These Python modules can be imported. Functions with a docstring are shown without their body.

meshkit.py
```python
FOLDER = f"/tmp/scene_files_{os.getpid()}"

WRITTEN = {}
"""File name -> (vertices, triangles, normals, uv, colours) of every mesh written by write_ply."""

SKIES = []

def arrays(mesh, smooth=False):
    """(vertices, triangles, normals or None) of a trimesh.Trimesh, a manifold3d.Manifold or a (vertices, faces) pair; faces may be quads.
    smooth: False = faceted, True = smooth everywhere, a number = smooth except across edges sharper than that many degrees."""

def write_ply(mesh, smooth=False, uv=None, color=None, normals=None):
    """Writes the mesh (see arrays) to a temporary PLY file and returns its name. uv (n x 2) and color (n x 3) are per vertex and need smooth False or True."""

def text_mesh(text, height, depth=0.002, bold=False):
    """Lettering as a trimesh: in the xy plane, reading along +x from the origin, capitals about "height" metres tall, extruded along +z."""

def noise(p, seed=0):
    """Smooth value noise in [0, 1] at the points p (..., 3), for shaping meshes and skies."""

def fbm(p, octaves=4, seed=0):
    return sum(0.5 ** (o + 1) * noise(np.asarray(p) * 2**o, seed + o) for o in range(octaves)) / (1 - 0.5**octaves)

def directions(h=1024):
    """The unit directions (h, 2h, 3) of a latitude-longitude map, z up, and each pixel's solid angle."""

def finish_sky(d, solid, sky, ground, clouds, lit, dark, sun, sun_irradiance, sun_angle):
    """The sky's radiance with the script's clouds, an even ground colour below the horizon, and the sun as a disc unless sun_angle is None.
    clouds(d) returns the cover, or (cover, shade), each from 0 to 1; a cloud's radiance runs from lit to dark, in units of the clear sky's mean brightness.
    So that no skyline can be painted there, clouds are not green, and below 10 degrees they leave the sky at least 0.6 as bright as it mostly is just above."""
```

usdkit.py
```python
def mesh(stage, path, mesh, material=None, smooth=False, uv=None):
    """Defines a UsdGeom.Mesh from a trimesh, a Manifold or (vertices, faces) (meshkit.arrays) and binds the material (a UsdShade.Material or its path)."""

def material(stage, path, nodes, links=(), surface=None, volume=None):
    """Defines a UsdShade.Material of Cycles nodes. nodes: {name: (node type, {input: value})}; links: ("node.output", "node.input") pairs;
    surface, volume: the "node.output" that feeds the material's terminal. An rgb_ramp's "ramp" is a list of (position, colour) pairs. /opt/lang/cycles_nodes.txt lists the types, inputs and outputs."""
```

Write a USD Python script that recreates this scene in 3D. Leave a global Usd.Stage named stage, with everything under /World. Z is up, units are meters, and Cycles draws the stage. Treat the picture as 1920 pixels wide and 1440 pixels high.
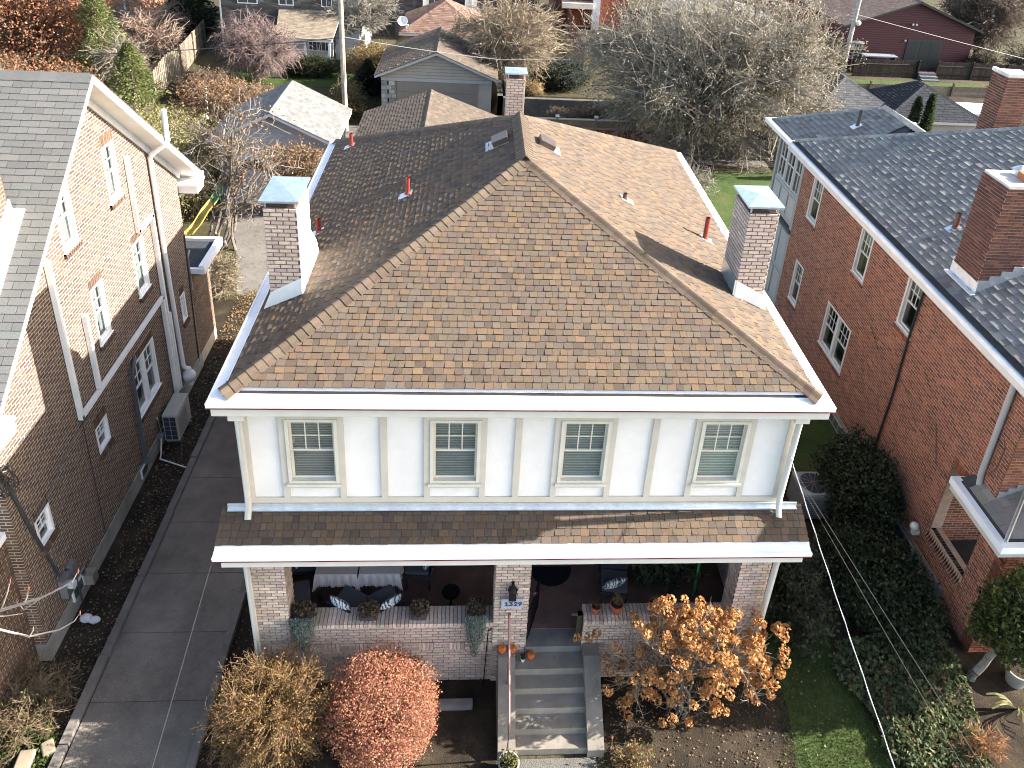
import math, random
import numpy as np, trimesh
from shapely.geometry import Polygon, LineString, box as sbox, Point
from shapely.ops import unary_union
from pxr import Usd, UsdGeom, UsdLux, UsdShade, Sdf, Gf, Vt
import usdkit, meshkit

stage = Usd.Stage.CreateInMemory()
UsdGeom.SetStageUpAxis(stage, UsdGeom.Tokens.z)
UsdGeom.SetStageMetersPerUnit(stage, 1.0)
world = UsdGeom.Xform.Define(stage, '/World'); stage.SetDefaultPrim(world.GetPrim())
UsdGeom.Scope.Define(stage, '/World/Looks')

# ---------------------------------------------------------------- camera
CAM = np.array([-1.0021, -10.1156, 14.2266]); YAW, PIT, ROL = .0885, .4274, .0654
FPX, PPX, PPY = 1490.435, 1002.19, 357.97
fwd = np.array([math.sin(YAW)*math.cos(PIT), math.cos(YAW)*math.cos(PIT), -math.sin(PIT)])
r0 = np.array([math.cos(YAW), -math.sin(YAW), 0]); u0 = np.cross(r0, fwd)
rt = math.cos(ROL)*r0+math.sin(ROL)*u0; up = -math.sin(ROL)*r0+math.cos(ROL)*u0
cam = UsdGeom.Camera.Define(stage, '/World/camera')
cam.CreateHorizontalApertureAttr(36.0); cam.CreateVerticalApertureAttr(27.0)
cam.CreateFocalLengthAttr(FPX/1920*36)
cam.CreateHorizontalApertureOffsetAttr(-(PPX-960)/1920*36)
cam.CreateVerticalApertureOffsetAttr((PPY-720)/1440*27)
cam.CreateClippingRangeAttr(Gf.Vec2f(.1, 2000))
M4 = Gf.Matrix4d(*[float(x) for x in (*rt, 0, *up, 0, *(-fwd), 0, *CAM, 1)])
UsdGeom.Xformable(cam).AddTransformOp().Set(M4)
cam.CreateExposureAttr(2.4)

# ---------------------------------------------------------------- sky and sun
SUN_EL, SUN_ROT = math.radians(28.0), math.radians(87.8)
sky = UsdLux.DomeLight.Define(stage, '/World/sky')
sky.GetPrim().SetCustomDataByKey('kind', 'structure')
skym = usdkit.material(stage, '/World/Looks/sky_look', {
    's': ('sky_texture', {'sky_type': 'single_scattering', 'sun_disc': False, 'sun_elevation': SUN_EL, 'sun_rotation': SUN_ROT, 'aerosol_density': 2.5, 'ozone_density': .6}),
    'b': ('background_shader', {'strength': 0.076})}, [('s.color', 'b.color')], surface='b.background')
UsdShade.MaterialBindingAPI.Apply(sky.GetPrim()).Bind(skym)
sun = UsdLux.DistantLight.Define(stage, '/World/sun')
sun.CreateNormalizeAttr(True); sun.CreateIntensityAttr(1.08); sun.CreateAngleAttr(0.5); sun.CreateColorAttr(Gf.Vec3f(1, .94, .85))
sd = np.array([math.sin(SUN_ROT)*math.cos(SUN_EL), math.cos(SUN_ROT)*math.cos(SUN_EL), math.sin(SUN_EL)])
sx = np.cross([0, 0, 1.], sd); sx /= np.linalg.norm(sx); sy = np.cross(sd, sx)
UsdGeom.Xformable(sun).AddTransformOp().Set(Gf.Matrix4d(*[float(v) for v in (*sx, 0, *sy, 0, *sd, 0, 0, 0, 0, 1)]))

# ---------------------------------------------------------------- materials
def colmat(name, rough=.85, nscale=20, namp=.25, bump=.0, bscale=80, spec=.3, metallic=0, stretch=None):
    """base colour from the mesh's own colour, broken up by a fine procedural grain"""
    n = {'a': ('attribute', {'attribute': 'col'}), 'g': ('geometry', {}),
         'n': ('noise_texture', {'scale': nscale, 'detail': 4, 'roughness': .6}),
         'r': ('map_range', {'from_min': .3, 'from_max': .7, 'to_min': 1-namp, 'to_max': 1+namp}),
         'h': ('vector_math', {'math_type': 'scale'}),
         'p': ('principled_bsdf', {'roughness': rough, 'specular_ior_level': spec, 'metallic': metallic})}
    l = [('n.fac', 'r.value'), ('a.vector', 'h.vector1'), ('r.result', 'h.scale'), ('h.vector', 'p.base_color')]
    if stretch:
        n['m'] = ('mapping', {'scale': stretch}); l += [('g.position', 'm.vector'), ('m.vector', 'n.vector')]
    else:
        l += [('g.position', 'n.vector')]
    if bump:
        n['bn'] = ('noise_texture', {'scale': bscale, 'detail': 5, 'roughness': .65}); n['bu'] = ('bump', {'strength': bump, 'distance': .01})
        l += [('g.position', 'bn.vector'), ('bn.fac', 'bu.height'), ('bu.normal', 'p.normal')]
    return usdkit.material(stage, '/World/Looks/'+name, n, l, surface='p.BSDF')

M = {}
M['matte'] = colmat('matte', .9, 6, .18, .25, 60)
M['paint'] = colmat('paint', .55, 3, .07, .05, 120, .4)
M['stucco'] = colmat('stucco', .9, 1.3, .07, .5, 45)
M['brick'] = colmat('brick', .9, 30, .22, .5, 90)
M['shingle'] = colmat('shingle', .92, 140, .30, .5, 160)
M['concrete'] = colmat('concrete', .9, 2.2, .28, .3, 90)
M['bark'] = colmat('bark', .9, 9, .35, .4, 50)
M['twig'] = colmat('twig', .8, 5, .2)
M['metal'] = colmat('metal', .38, 8, .12, .05, 30, .5, .85)
M['plastic'] = colmat('plastic', .4, 5, .08, 0, 60, .5)
M['fabric'] = colmat('fabric', .95, 60, .12, .3, 250, .1)
def leafmat(name, trans=.35, rough=.55):
    n = {'a': ('attribute', {'attribute': 'col'}), 'p': ('principled_bsdf', {'roughness': rough, 'specular_ior_level': .35}),
         't': ('translucent_bsdf', {}), 'm': ('mix_closure', {'fac': trans})}
    return usdkit.material(stage, '/World/Looks/'+name, n, [('a.vector', 'p.base_color'), ('a.vector', 't.color'), ('p.BSDF', 'm.closure1'), ('t.BSDF', 'm.closure2')], surface='m.closure')
M['leaf'] = leafmat('leaf', .35, .7); M['grassblade'] = leafmat('grassblade', .3, .7)
M['glass'] = usdkit.material(stage, '/World/Looks/window_glass', {
    't': ('transparent_bsdf', {'color': (.93, .96, .95)}), 'g': ('glossy_bsdf', {'roughness': .03, 'color': (.95, .97, 1)}),
    'm': ('mix_closure', {'fac': .16})},
    [('t.BSDF', 'm.closure1'), ('g.BSDF', 'm.closure2')], surface='m.closure')
M['screen'] = usdkit.material(stage, '/World/Looks/wire_mesh', {
    't': ('transparent_bsdf', {}), 'd': ('principled_bsdf', {'base_color': (.05, .04, .035), 'roughness': .6, 'metallic': .5}),
    'm': ('mix_closure', {'fac': .6})}, [('t.BSDF', 'm.closure1'), ('d.BSDF', 'm.closure2')], surface='m.closure')
def soilmat(name, c0, c1, c2, s1=3, s2=35, spots=None):
    n = {'g': ('geometry', {}), 'n1': ('noise_texture', {'scale': s1, 'detail': 6, 'roughness': .65}), 'n2': ('noise_texture', {'scale': s2, 'detail': 4, 'roughness': .7}),
         'r1': ('rgb_ramp', {'ramp': [(.3, c0), (.5, c1), (.7, c2)]}), 'r2': ('map_range', {'from_min': .3, 'from_max': .7, 'to_min': .55, 'to_max': 1.4}),
         'h': ('vector_math', {'math_type': 'scale'}), 'bu': ('bump', {'strength': .8, 'distance': .04}), 'p': ('principled_bsdf', {'roughness': .95, 'specular_ior_level': .2})}
    l = [('g.position', 'n1.vector'), ('g.position', 'n2.vector'), ('n1.fac', 'r1.fac'), ('n2.fac', 'r2.value'), ('r1.color', 'h.vector1'), ('r2.result', 'h.scale'),
         ('h.vector', 'p.base_color'), ('n2.fac', 'bu.height'), ('bu.normal', 'p.normal')]
    return usdkit.material(stage, '/World/Looks/'+name, n, l, surface='p.BSDF')
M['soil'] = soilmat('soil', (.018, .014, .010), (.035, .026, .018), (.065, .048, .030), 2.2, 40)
M['earth'] = soilmat('earth', (.030, .027, .015), (.050, .044, .022), (.075, .06, .033), .35, 9)
M['turf'] = soilmat('turf', (.030, .045, .012), (.045, .075, .018), (.075, .085, .03), 1.1, 30)
M['drive'] = soilmat('drive', (.145, .126, .106), (.225, .196, .166), (.31, .272, .23), .9, 85)
M['alley'] = soilmat('alley', (.10, .095, .088), (.15, .14, .125), (.19, .175, .155), .8, 50)

# ---------------------------------------------------------------- scene-tree helpers
class Node:
    def __init__(s, path, base): s.path, s.base, s.n = path, np.asarray(base, float), {}
ROOT = Node('/World', (0, 0, 0))
def numbered(node, name):
    k = node.n.get(name, 0); node.n[name] = k+1
    return name if k == 0 else f'{name}_{k:03d}'
def tag(prim, label=None, cat=None, group=None, kind=None):
    for k, v in (('label', label), ('category', cat), ('group', group), ('kind', kind)):
        if v: prim.SetCustomDataByKey(k, v)
def thing(name, label, cat, base=(0, 0, 0), group=None):
    p = '/World/'+numbered(ROOT, name)
    x = UsdGeom.Xform.Define(stage, p); x.AddTranslateOp().Set(Gf.Vec3d(*map(float, base)))
    tag(x.GetPrim(), label, cat, group)
    return Node(p, base)
def copy_of(node, label, base, rotz=0, group=None, scale=None):
    name = node.path.rsplit('/', 1)[1].rstrip('0123456789').rstrip('_')
    p = '/World/'+numbered(ROOT, name)
    x = UsdGeom.Xform.Define(stage, p)
    x.GetPrim().GetReferences().AddInternalReference(node.path)
    x.ClearXformOpOrder(); x.AddTranslateOp().Set(Gf.Vec3d(*map(float, base))); x.AddRotateZOp().Set(float(rotz))
    if scale: x.AddScaleOp().Set(Gf.Vec3f(*scale))
    prim = x.GetPrim(); tag(prim, label, None, group); prim.SetInstanceable(True)
    return prim
FH = np.array([[4, 5, 6], [4, 6, 7], [0, 1, 5], [0, 5, 4], [1, 2, 6], [1, 6, 5], [2, 3, 7], [2, 7, 6], [3, 0, 4], [3, 4, 7], [0, 3, 2], [0, 2, 1]])
class MB:
    """collects shapes; build() makes them one mesh"""
    def __init__(s): s.v, s.f, s.c, s.k = [], [], [], 0
    def add(s, v, f, col):
        v = np.asarray(v, float).reshape(-1, 3); f = np.asarray(f, int)
        col = np.asarray(col, float)
        if f.shape[1] == 4: f = np.vstack([f[:, [0, 1, 2]], f[:, [0, 2, 3]]])
        s.v.append(v); s.f.append(f+s.k); s.c.append(np.broadcast_to(col, v.shape) if col.ndim == 1 else col); s.k += len(v); return s
    def hexes(s, V, cols, closed=False):
        V = np.asarray(V, float).reshape(-1, 8, 3); n = len(V)
        if n == 0: return s
        F = FH if closed else FH[:10]
        f = (F[None]+8*np.arange(n)[:, None, None]).reshape(-1, 3)
        cols = np.asarray(cols, float); cols = np.broadcast_to(cols, (n, 3)) if cols.ndim == 1 else cols
        return s.add(V.reshape(-1, 3), f, np.repeat(cols, 8, 0))
    def box(s, x0, x1, y0, y1, z0, z1, col):
        return s.hexes([[(x0, y0, z0), (x1, y0, z0), (x1, y1, z0), (x0, y1, z0), (x0, y0, z1), (x1, y0, z1), (x1, y1, z1), (x0, y1, z1)]], col, True)
    def obox(s, c, ax, ay, az, col):
        c, ax, ay, az = (np.asarray(q, float) for q in (c, ax, ay, az))
        return s.hexes([[c-ax-ay-az, c+ax-ay-az, c+ax+ay-az, c-ax+ay-az, c-ax-ay+az, c+ax-ay+az, c+ax+ay+az, c-ax+ay+az]], col, True)
    def tm(s, m, col, T=None):
        if T is not None: m = m.copy(); m.apply_transform(T)
        return s.add(m.vertices, m.faces, col)
    def tube(s, pts, r, col, k=6, caps=True):
        pts = np.asarray(pts, float); n = len(pts); r = np.broadcast_to(r, n)
        t = np.gradient(pts, axis=0); t /= np.linalg.norm(t, axis=1, keepdims=True)+1e-12
        ref = np.array([0, 0, 1.]) if abs(t[0][2]) < .9 else np.array([1., 0, 0])
        V = []
        for i in range(n):
            a = np.cross(t[i], ref); na = np.linalg.norm(a)
            if na < 1e-3: a = np.cross(t[i], [0, 1., 0]); na = np.linalg.norm(a)
            a /= na; b = np.cross(t[i], a); ref = np.cross(a, t[i]) if False else ref
            th = np.arange(k)*2*math.pi/k
            V.append(pts[i]+r[i]*(np.cos(th)[:, None]*a+np.sin(th)[:, None]*b))
        F = [[i*k+j, i*k+(j+1) % k, (i+1)*k+(j+1) % k, (i+1)*k+j] for i in range(n-1) for j in range(k)]
        F = np.array(F); F = np.vstack([F[:, [0, 1, 2]], F[:, [0, 2, 3]]])
        V = np.vstack(V)
        if caps:
            V = np.vstack([V, pts[:1], pts[-1:]]); a, b = n*k, n*k+1
            F = np.vstack([F, [[a, (j+1) % k, j] for j in range(k)], [[b, (n-1)*k+j, (n-1)*k+(j+1) % k] for j in range(k)]])
        return s.add(V, F, col)
    def lathe(s, prof, col, base=(0, 0, 0), k=20):
        prof = np.asarray(prof, float); th = np.arange(k)*2*math.pi/k; n = len(prof)
        V = np.stack([np.outer(prof[:, 0], np.cos(th)), np.outer(prof[:, 0], np.sin(th)), np.repeat(prof[:, 1:2], k, 1)], -1).reshape(-1, 3)+np.asarray(base, float)
        F = np.array([[i*k+j, i*k+(j+1) % k, (i+1)*k+(j+1) % k, (i+1)*k+j] for i in range(n-1) for j in range(k)])
        return s.add(V, F, col)
    def arrays(s): return np.vstack(s.v), np.vstack(s.f), np.vstack(s.c)
def rawmesh(path, v, f, c, mat, base, smooth=False):
    v = v-base; nrm = None
    if smooth:
        c0 = c
        v2, f2, nrm = meshkit.arrays(trimesh.Trimesh(v, f, process=False), smooth)
        if len(v2) != len(v): c0 = np.broadcast_to(c[0], v2.shape)
        v, f, c = v2, f2, c0
    m = UsdGeom.Mesh.Define(stage, path)
    m.CreatePointsAttr(Vt.Vec3fArray.FromNumpy(np.ascontiguousarray(v, np.float32)))
    m.CreateFaceVertexCountsAttr(Vt.IntArray.FromNumpy(np.full(len(f), 3, np.int32)))
    m.CreateFaceVertexIndicesAttr(Vt.IntArray.FromNumpy(np.ascontiguousarray(f, np.int32).ravel()))
    m.CreateSubdivisionSchemeAttr('none')
    if nrm is not None:
        m.CreateNormalsAttr(Vt.Vec3fArray.FromNumpy(nrm.astype(np.float32))); m.SetNormalsInterpolation('vertex')
    UsdGeom.PrimvarsAPI(m).CreatePrimvar('col', Sdf.ValueTypeNames.Color3fArray, 'vertex').Set(Vt.Vec3fArray.FromNumpy(np.ascontiguousarray(c, np.float32)))
    UsdShade.MaterialBindingAPI.Apply(m.GetPrim()).Bind(M[mat])
    return m.GetPrim()
def part(parent, name, mb, mat, smooth=False, label=None, kind=None):
    p = parent.path+'/'+numbered(parent, name)
    prim = rawmesh(p, *mb.arrays(), mat, parent.base, smooth); tag(prim, label, None, None, kind)
    return Node(p, parent.base)
def single(name, mb, mat, label=None, cat=None, group=None, kind=None, smooth=False, base=None):
    p = '/World/'+numbered(ROOT, name)
    v, f, c = mb.arrays(); b = np.zeros(3) if base is None else np.asarray(base, float)
    prim = rawmesh(p, v, f, c, mat, b, smooth)
    if base is not None: UsdGeom.Xformable(prim).AddTranslateOp().Set(Gf.Vec3d(*map(float, b)))
    tag(prim, label, cat, group, kind); return Node(p, b)
def pieces(items, name, mat, n, stuffname, face=None):
    """items: list of (parent Node, V(n,8,3), cols). The n nearest the camera become parts of their own, the rest of each parent one stuff part."""
    D = np.concatenate([np.linalg.norm(V.mean(1)-CAM, axis=1)+(0 if vis else 1e3) for _, V, _, vis in items])
    cut = np.sort(D)[min(n, len(D)-1)] if n > 0 else -1
    for par, V, C, vis in items:
        d = np.linalg.norm(V.mean(1)-CAM, axis=1)+(0 if vis else 1e3); near = d < cut
        for i in np.nonzero(near)[0]: part(par, name, MB().hexes(V[i:i+1], C[i:i+1]), mat)
        if (~near).any(): part(par, stuffname, MB().hexes(V[~near], C[~near]), mat, kind='stuff')
def nrmz(a): a = np.asarray(a, float); return a/np.linalg.norm(a)
def rot_to(O, U, V, N):
    T = np.eye(4); T[:3, 0], T[:3, 1], T[:3, 2], T[:3, 3] = U, V, N, O; return T

# ---------------------------------------------------------------- brick, shingle and window builders
def palette(rng, n, cols, jit=.12, w=None):
    cols = np.asarray(cols, float); c = cols[rng.choice(len(cols), n, p=w)]
    return np.clip(c*(1+rng.normal(0, jit, (n, 1)))*(1+rng.normal(0, jit*.25, (n, 3))), .004, .95)
def bricks(rng, O, U, V, N, region, L, H, J, cols, proud=.008, jit=.14, minl=.03, w=None, off=0.0, bond=None):
    """running-bond bricks over a region of the wall plane O + u U + v V"""
    O, U, V, N = (np.asarray(q, float) for q in (O, U, V, N))
    x0, y0, x1, y1 = region.bounds; out = []
    nrow = int((y1-y0)/(H+J))+1
    for r in range(nrow):
        v0 = y0+r*(H+J)+J*.5; v1 = min(v0+H, y1-.002)
        if v1-v0 < H*.3: continue
        g = region.intersection(LineString([(x0-1, (v0+v1)/2), (x1+1, (v0+v1)/2)]))
        for seg in getattr(g, 'geoms', [g]):
            if seg.is_empty or seg.geom_type != 'LineString': continue
            a, b = sorted((seg.coords[0][0], seg.coords[-1][0]))
            ph = off+(L+J)*.5*(r % 2); k = math.floor((a-x0-ph)/(L+J))
            u = x0+ph+k*(L+J)
            while u < b:
                p, q = max(u+J*.5, a), min(u+L+J*.5, b)
                if q-p > minl: out.append((p, q, v0, v1))
                u += L+J
    if not out: return np.zeros((0, 8, 3)), np.zeros((0, 3))
    a = np.array(out); n = len(a); d = proud+rng.uniform(-.002, .002, n)
    return uvhex(O, U, V, N, a[:, 0], a[:, 1], a[:, 0], a[:, 1], a[:, 2], a[:, 3], d, d), palette(rng, n, cols, jit, w)
def uvhex(O, U, V, N, ua0, ua1, ub0, ub1, v0, v1, d0, d1, dB=-.012):
    O, U, V, N = (np.asarray(q, float) for q in (O, U, V, N))
    def P(u, v, d): return O+np.multiply.outer(np.asarray(u), U)+np.multiply.outer(np.asarray(v), V)+np.multiply.outer(np.broadcast_to(d, np.shape(u)), N)
    return np.stack([P(ua0, v0, dB), P(ua1, v0, dB), P(ub1, v1, dB), P(ub0, v1, dB), P(ua0, v0, d0), P(ua1, v0, d0), P(ub1, v1, d1), P(ub0, v1, d1)], 1)
def soldiers(rng, O, U, V, N, u0, u1, v0, v1, wd, J, cols, proud=.012, tilt=0):
    n = max(1, int(round((u1-u0)/(wd+J)))); st = (u1-u0)/n; a = u0+np.arange(n)*st+J/2; b = a+st-J
    d = proud+rng.uniform(-.002, .002, n)
    z = np.zeros(n)
    return uvhex(O, U, V, N, a, b, a, b, z+v0, z+v1, d+tilt, d), palette(rng, n, cols, .14)
def shingles(rng, O, U, W, N, lim, S, expo, wmin, wmax, cols, th=.015, w=None, jit=.13, tone=None, uniform=False):
    """lim(s) -> (u0,u1) of the roof slope at distance s up from the eave"""
    A = []; row = 0; s = 0.0
    while s < S-.01:
        s1 = min(s+expo, S); a0, a1 = lim(s); b0, b1 = lim(s1)
        m0, m1 = min(a0, b0), max(a1, b1)
        u = m0-rng.uniform(0, wmax) if not uniform else m0-(wmax*.5*(row % 2))
        k = rng.integers(0, 2)
        while u < m1:
            wd = rng.uniform(wmin, wmax) if not uniform else wmax
            gp_ = .012 if uniform else .005; c0, c1 = np.clip([u, u+wd-gp_], a0, a1); e0, e1 = np.clip([u, u+wd-gp_], b0, b1)
            if max(c1-c0, e1-e0) > .006: A.append((c0, c1, e0, e1, s, s1, k % 2, row))
            u += wd; k += 1
        s = s1; row += 1
    A = np.array(A); n = len(A)
    t = th*(.75+.5*A[:, 6])+rng.uniform(-.002, .003, n) if not uniform else th+rng.uniform(-.001, .001, n)
    jv = rng.uniform(-.004, .004, n)
    V = uvhex(O, U, W, N, A[:, 0], A[:, 1], A[:, 2], A[:, 3], A[:, 4]+jv, A[:, 5]+.006, t, np.full(n, .002), dB=-.01)
    C = palette(rng, n, cols, jit, w)
    return V, C
def caps(rng, p0, p1, nl, nr, half, expo, cols, th=.02, roll=.018):
    """overlapping ridge or hip caps from p0 (low) to p1 (high); nl, nr: directions of the two wings, downhill and sideways"""
    p0, p1 = np.asarray(p0, float), np.asarray(p1, float); d = p1-p0; L = np.linalg.norm(d); d /= L
    nl, nr = nrmz(nl), nrmz(nr); upv = nrmz(-(nl+nr)); n = int(L/expo); out = []
    for i in range(n):
        a = p0+d*(i*expo); b = p0+d*min((i+1.35)*expo, L)
        c = palette(rng, 1, cols, .1)[0]; h = half*rng.uniform(.95, 1.05)
        prof = [nl*h, nl*h*.55+upv*.006, nl*h*.2+upv*roll*.8, upv*roll*.9+0*nl, nr*h*.2+upv*roll*.8, nr*h*.55+upv*.006, nr*h]
        lift = th+rng.uniform(-.003, .004)
        lo = np.array([a+q+upv*lift for q in prof]); hi = np.array([b+q*.93+upv*.008 for q in prof]); und = np.array([a+q*1.0-upv*.012 for q in prof])
        V = np.vstack([lo, hi, und]); F = []
        for j in range(6): F += [[j, j+1, 7+j+1, 7+j], [14+j, 14+j+1, j+1, j]]
        F += [[0, 7, 14, 14], [6, 13, 20, 20]]
        out.append((V, np.array(F), c))
    return out
def slab(poly, h, O, U, V, N):
    """polygon (in u, v) extruded by h along N, as trimesh in the world"""
    m = trimesh.util.concatenate([trimesh.creation.extrude_polygon(g, h, engine='earcut') for g in getattr(poly, 'geoms', [poly])])
    m.apply_transform(rot_to(O, U, V, N)); return m
WHITE = (.78, .78, .75); CREAM = (.56, .52, .43); DARK = (.02, .02, .022)
def window(parent, O, U, V, N, u0, u1, v0, v1, col=WHITE, muntin=(3, 2), recess=.05, fr=.07, shade=None, shadecol=(.55, .56, .52), double=False, slats=False, lower_m=None, sill=True, trimout=.02, back=True, glasscol=None):
    """double-hung window: frame part with sash, pane, muntin, sill and blind sub-parts"""
    O, U, V, N = (np.asarray(q, float) for q in (O, U, V, N))
    def B(mb, a, b, c, d, n0, n1, cl): return mb.hexes(uvhex(O, U, V, N, *[np.array([q]) for q in (a, b, a, b, c, d)], n1, n1, dB=n0), cl, True)
    f = MB()
    B(f, u0, u0+fr, v0, v1, -recess-.05, trimout, col); B(f, u1-fr, u1, v0, v1, -recess-.05, trimout, col)
    B(f, u0+fr, u1-fr, v1-fr, v1, -recess-.05, trimout-.003, col); B(f, u0+fr, u1-fr, v0, v0+fr*.8, -recess-.05, trimout-.003, col)
    w = part(parent, 'window', f, 'paint')
    spans = [(u0+fr, u1-fr)]
    if double:
        mid = (u0+u1)/2; B2 = MB(); B(B2, mid-.06, mid+.06, v0+fr*.8, v1-fr, -recess-.05, trimout-.006, col); part(w, 'mullion', B2, 'paint')
        spans = [(u0+fr, mid-.06), (mid+.06, u1-fr)]
    a0, a1 = v0+fr*.8, v1-fr; mv = a0+(a1-a0)*.5; st = .035
    for (p, q) in spans:
        for k, (c, d, dep) in enumerate(((mv-.02, a1, -recess+.012), (a0, mv+.02, -recess-.012))):
            s = MB()
            B(s, p, p+st, c, d, dep-.02, dep, col); B(s, q-st, q, c, d, dep-.02, dep, col)
            B(s, p+st, q-st, d-st, d, dep-.02, dep-.001, col); B(s, p+st, q-st, c, c+st, dep-.02, dep-.001, col)
            mm = muntin if k == 0 else lower_m
            if mm:
                for i in range(1, mm[0]): x = p+st+(q-p-2*st)*i/mm[0]; B(s, x-.009, x+.009, c+st, d-st, dep-.016, dep-.004, col)
                for i in range(1, mm[1]): y = c+st+(d-c-2*st)*i/mm[1]; B(s, p+st, q-st, y-.009, y+.009, dep-.0165, dep-.0045, col)
            part(w, 'sash', s, 'paint')
            g = MB().add([O+U*a_+V*b_+N*(dep-.012) for a_, b_ in ((p+st, c+st), (q-st, c+st), (q-st, d-st), (p+st, d-st))], [[0, 1, 2, 3]], (.5, .5, .5)); part(w, 'pane', g, 'glass')
        if shade:
            if slats:
                b = MB(); y = a1-.02
                while y > a1-(a1-a0)*shade+.02:
                    ce = O+U*(p+q)/2+V*y-N*(recess+.055)
                    b.obox(ce, U*(q-p-.03)/2, V*.019+N*.006, nrmz(np.cross(U, V*.019+N*.006))*.0012, shadecol); y -= .036
                part(w, 'blind', b, 'plastic')
            else:
                b = MB(); B(b, p+.01, q-.01, a1-(a1-a0)*shade, a1, -recess-.075, -recess-.07, shadecol); part(w, 'blind', b, 'fabric')
    if back:
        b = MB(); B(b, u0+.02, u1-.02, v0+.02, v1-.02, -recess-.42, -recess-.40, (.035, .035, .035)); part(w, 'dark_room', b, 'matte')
    if sill:
        s = MB(); B(s, u0-.03, u1+.03, v0-.05, v0-.001, -recess, trimout+.035, col); part(w, 'sill', s, 'paint')
    return w
X, Y, Z = np.eye(3)
GZ = -.35

# ================================================================ MAIN HOUSE
rng = np.random.default_rng(7)
BUFF = [(.50, .395, .32), (.47, .37, .305), (.53, .42, .34), (.46, .36, .30), (.50, .39, .33)]
MORT = (.17, .122, .10)
SHB = [(.122, .085, .057), (.103, .080, .061), (.085, .063, .048), (.108, .079, .057), (.132, .089, .055), (.100, .076, .059)]
house = thing('white_stucco_house', 'white stucco and buff brick house with brown hipped shingle roof in the middle', 'house', (0, 0, GZ))
EX0, EX1, EY0, EY1, EZ, RZ, RY0, RY1, RX = -4.86, 4.90, -.39, 10.50, 6.11, 8.513, 3.875, 6.302, .02
def hip_planes(ex0, ex1, ey0, ey1, ez, rz, ry0, ry1, rx):
    """the four slopes of a hip roof as (O, U, W, N, S, lim)"""
    out = {}
    def mk(O, U, run, rise, L, i0, i1):
        W = nrmz(run*np.asarray(RUN)+rise*Z); N = np.cross(U, W); S = math.hypot(run, rise)
        return (np.asarray(O, float), np.asarray(U, float), W, N, S, lambda s: (i0*s/S, L-i1*s/S))
    h = rz-ez
    RUN = Y; out['front'] = mk((ex0, ey0, ez), X, ry0-ey0, h, ex1-ex0, rx-ex0, ex1-rx)
    RUN = -X; out['right'] = mk((ex1, ey0, ez), Y, ex1-rx, h, ey1-ey0, ry0-ey0, ey1-ry1)
    RUN = X; out['left'] = mk((ex0, ey1, ez), -Y, rx-ex0, h, ey1-ey0, ey1-ry1, ry0-ey0)
    RUN = -Y; out['back'] = mk((ex1, ey1, ez), -X, ey1-ry1, h, ex1-ex0, ex1-rx, rx-ex0)
    return out
HP = hip_planes(EX0, EX1, EY0, EY1, EZ, RZ, RY0, RY1, RX)
roofcore = MB()
cs = np.array([(EX0+.2, EY0+.2, EZ+.06), (EX1-.2, EY0+.2, EZ+.06), (EX1-.2, EY1-.2, EZ+.06), (EX0+.2, EY1-.2, EZ+.06), (RX, RY0, RZ-.035), (RX, RY1, RZ-.035)])
roofcore.add(cs, [[0, 1, 4], [1, 2, 5], [1, 5, 4], [2, 3, 5], [3, 0, 4], [3, 4, 5]], (.03, .024, .02))
roof = part(house, 'roof', roofcore, 'matte')
sh_items = []
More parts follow.
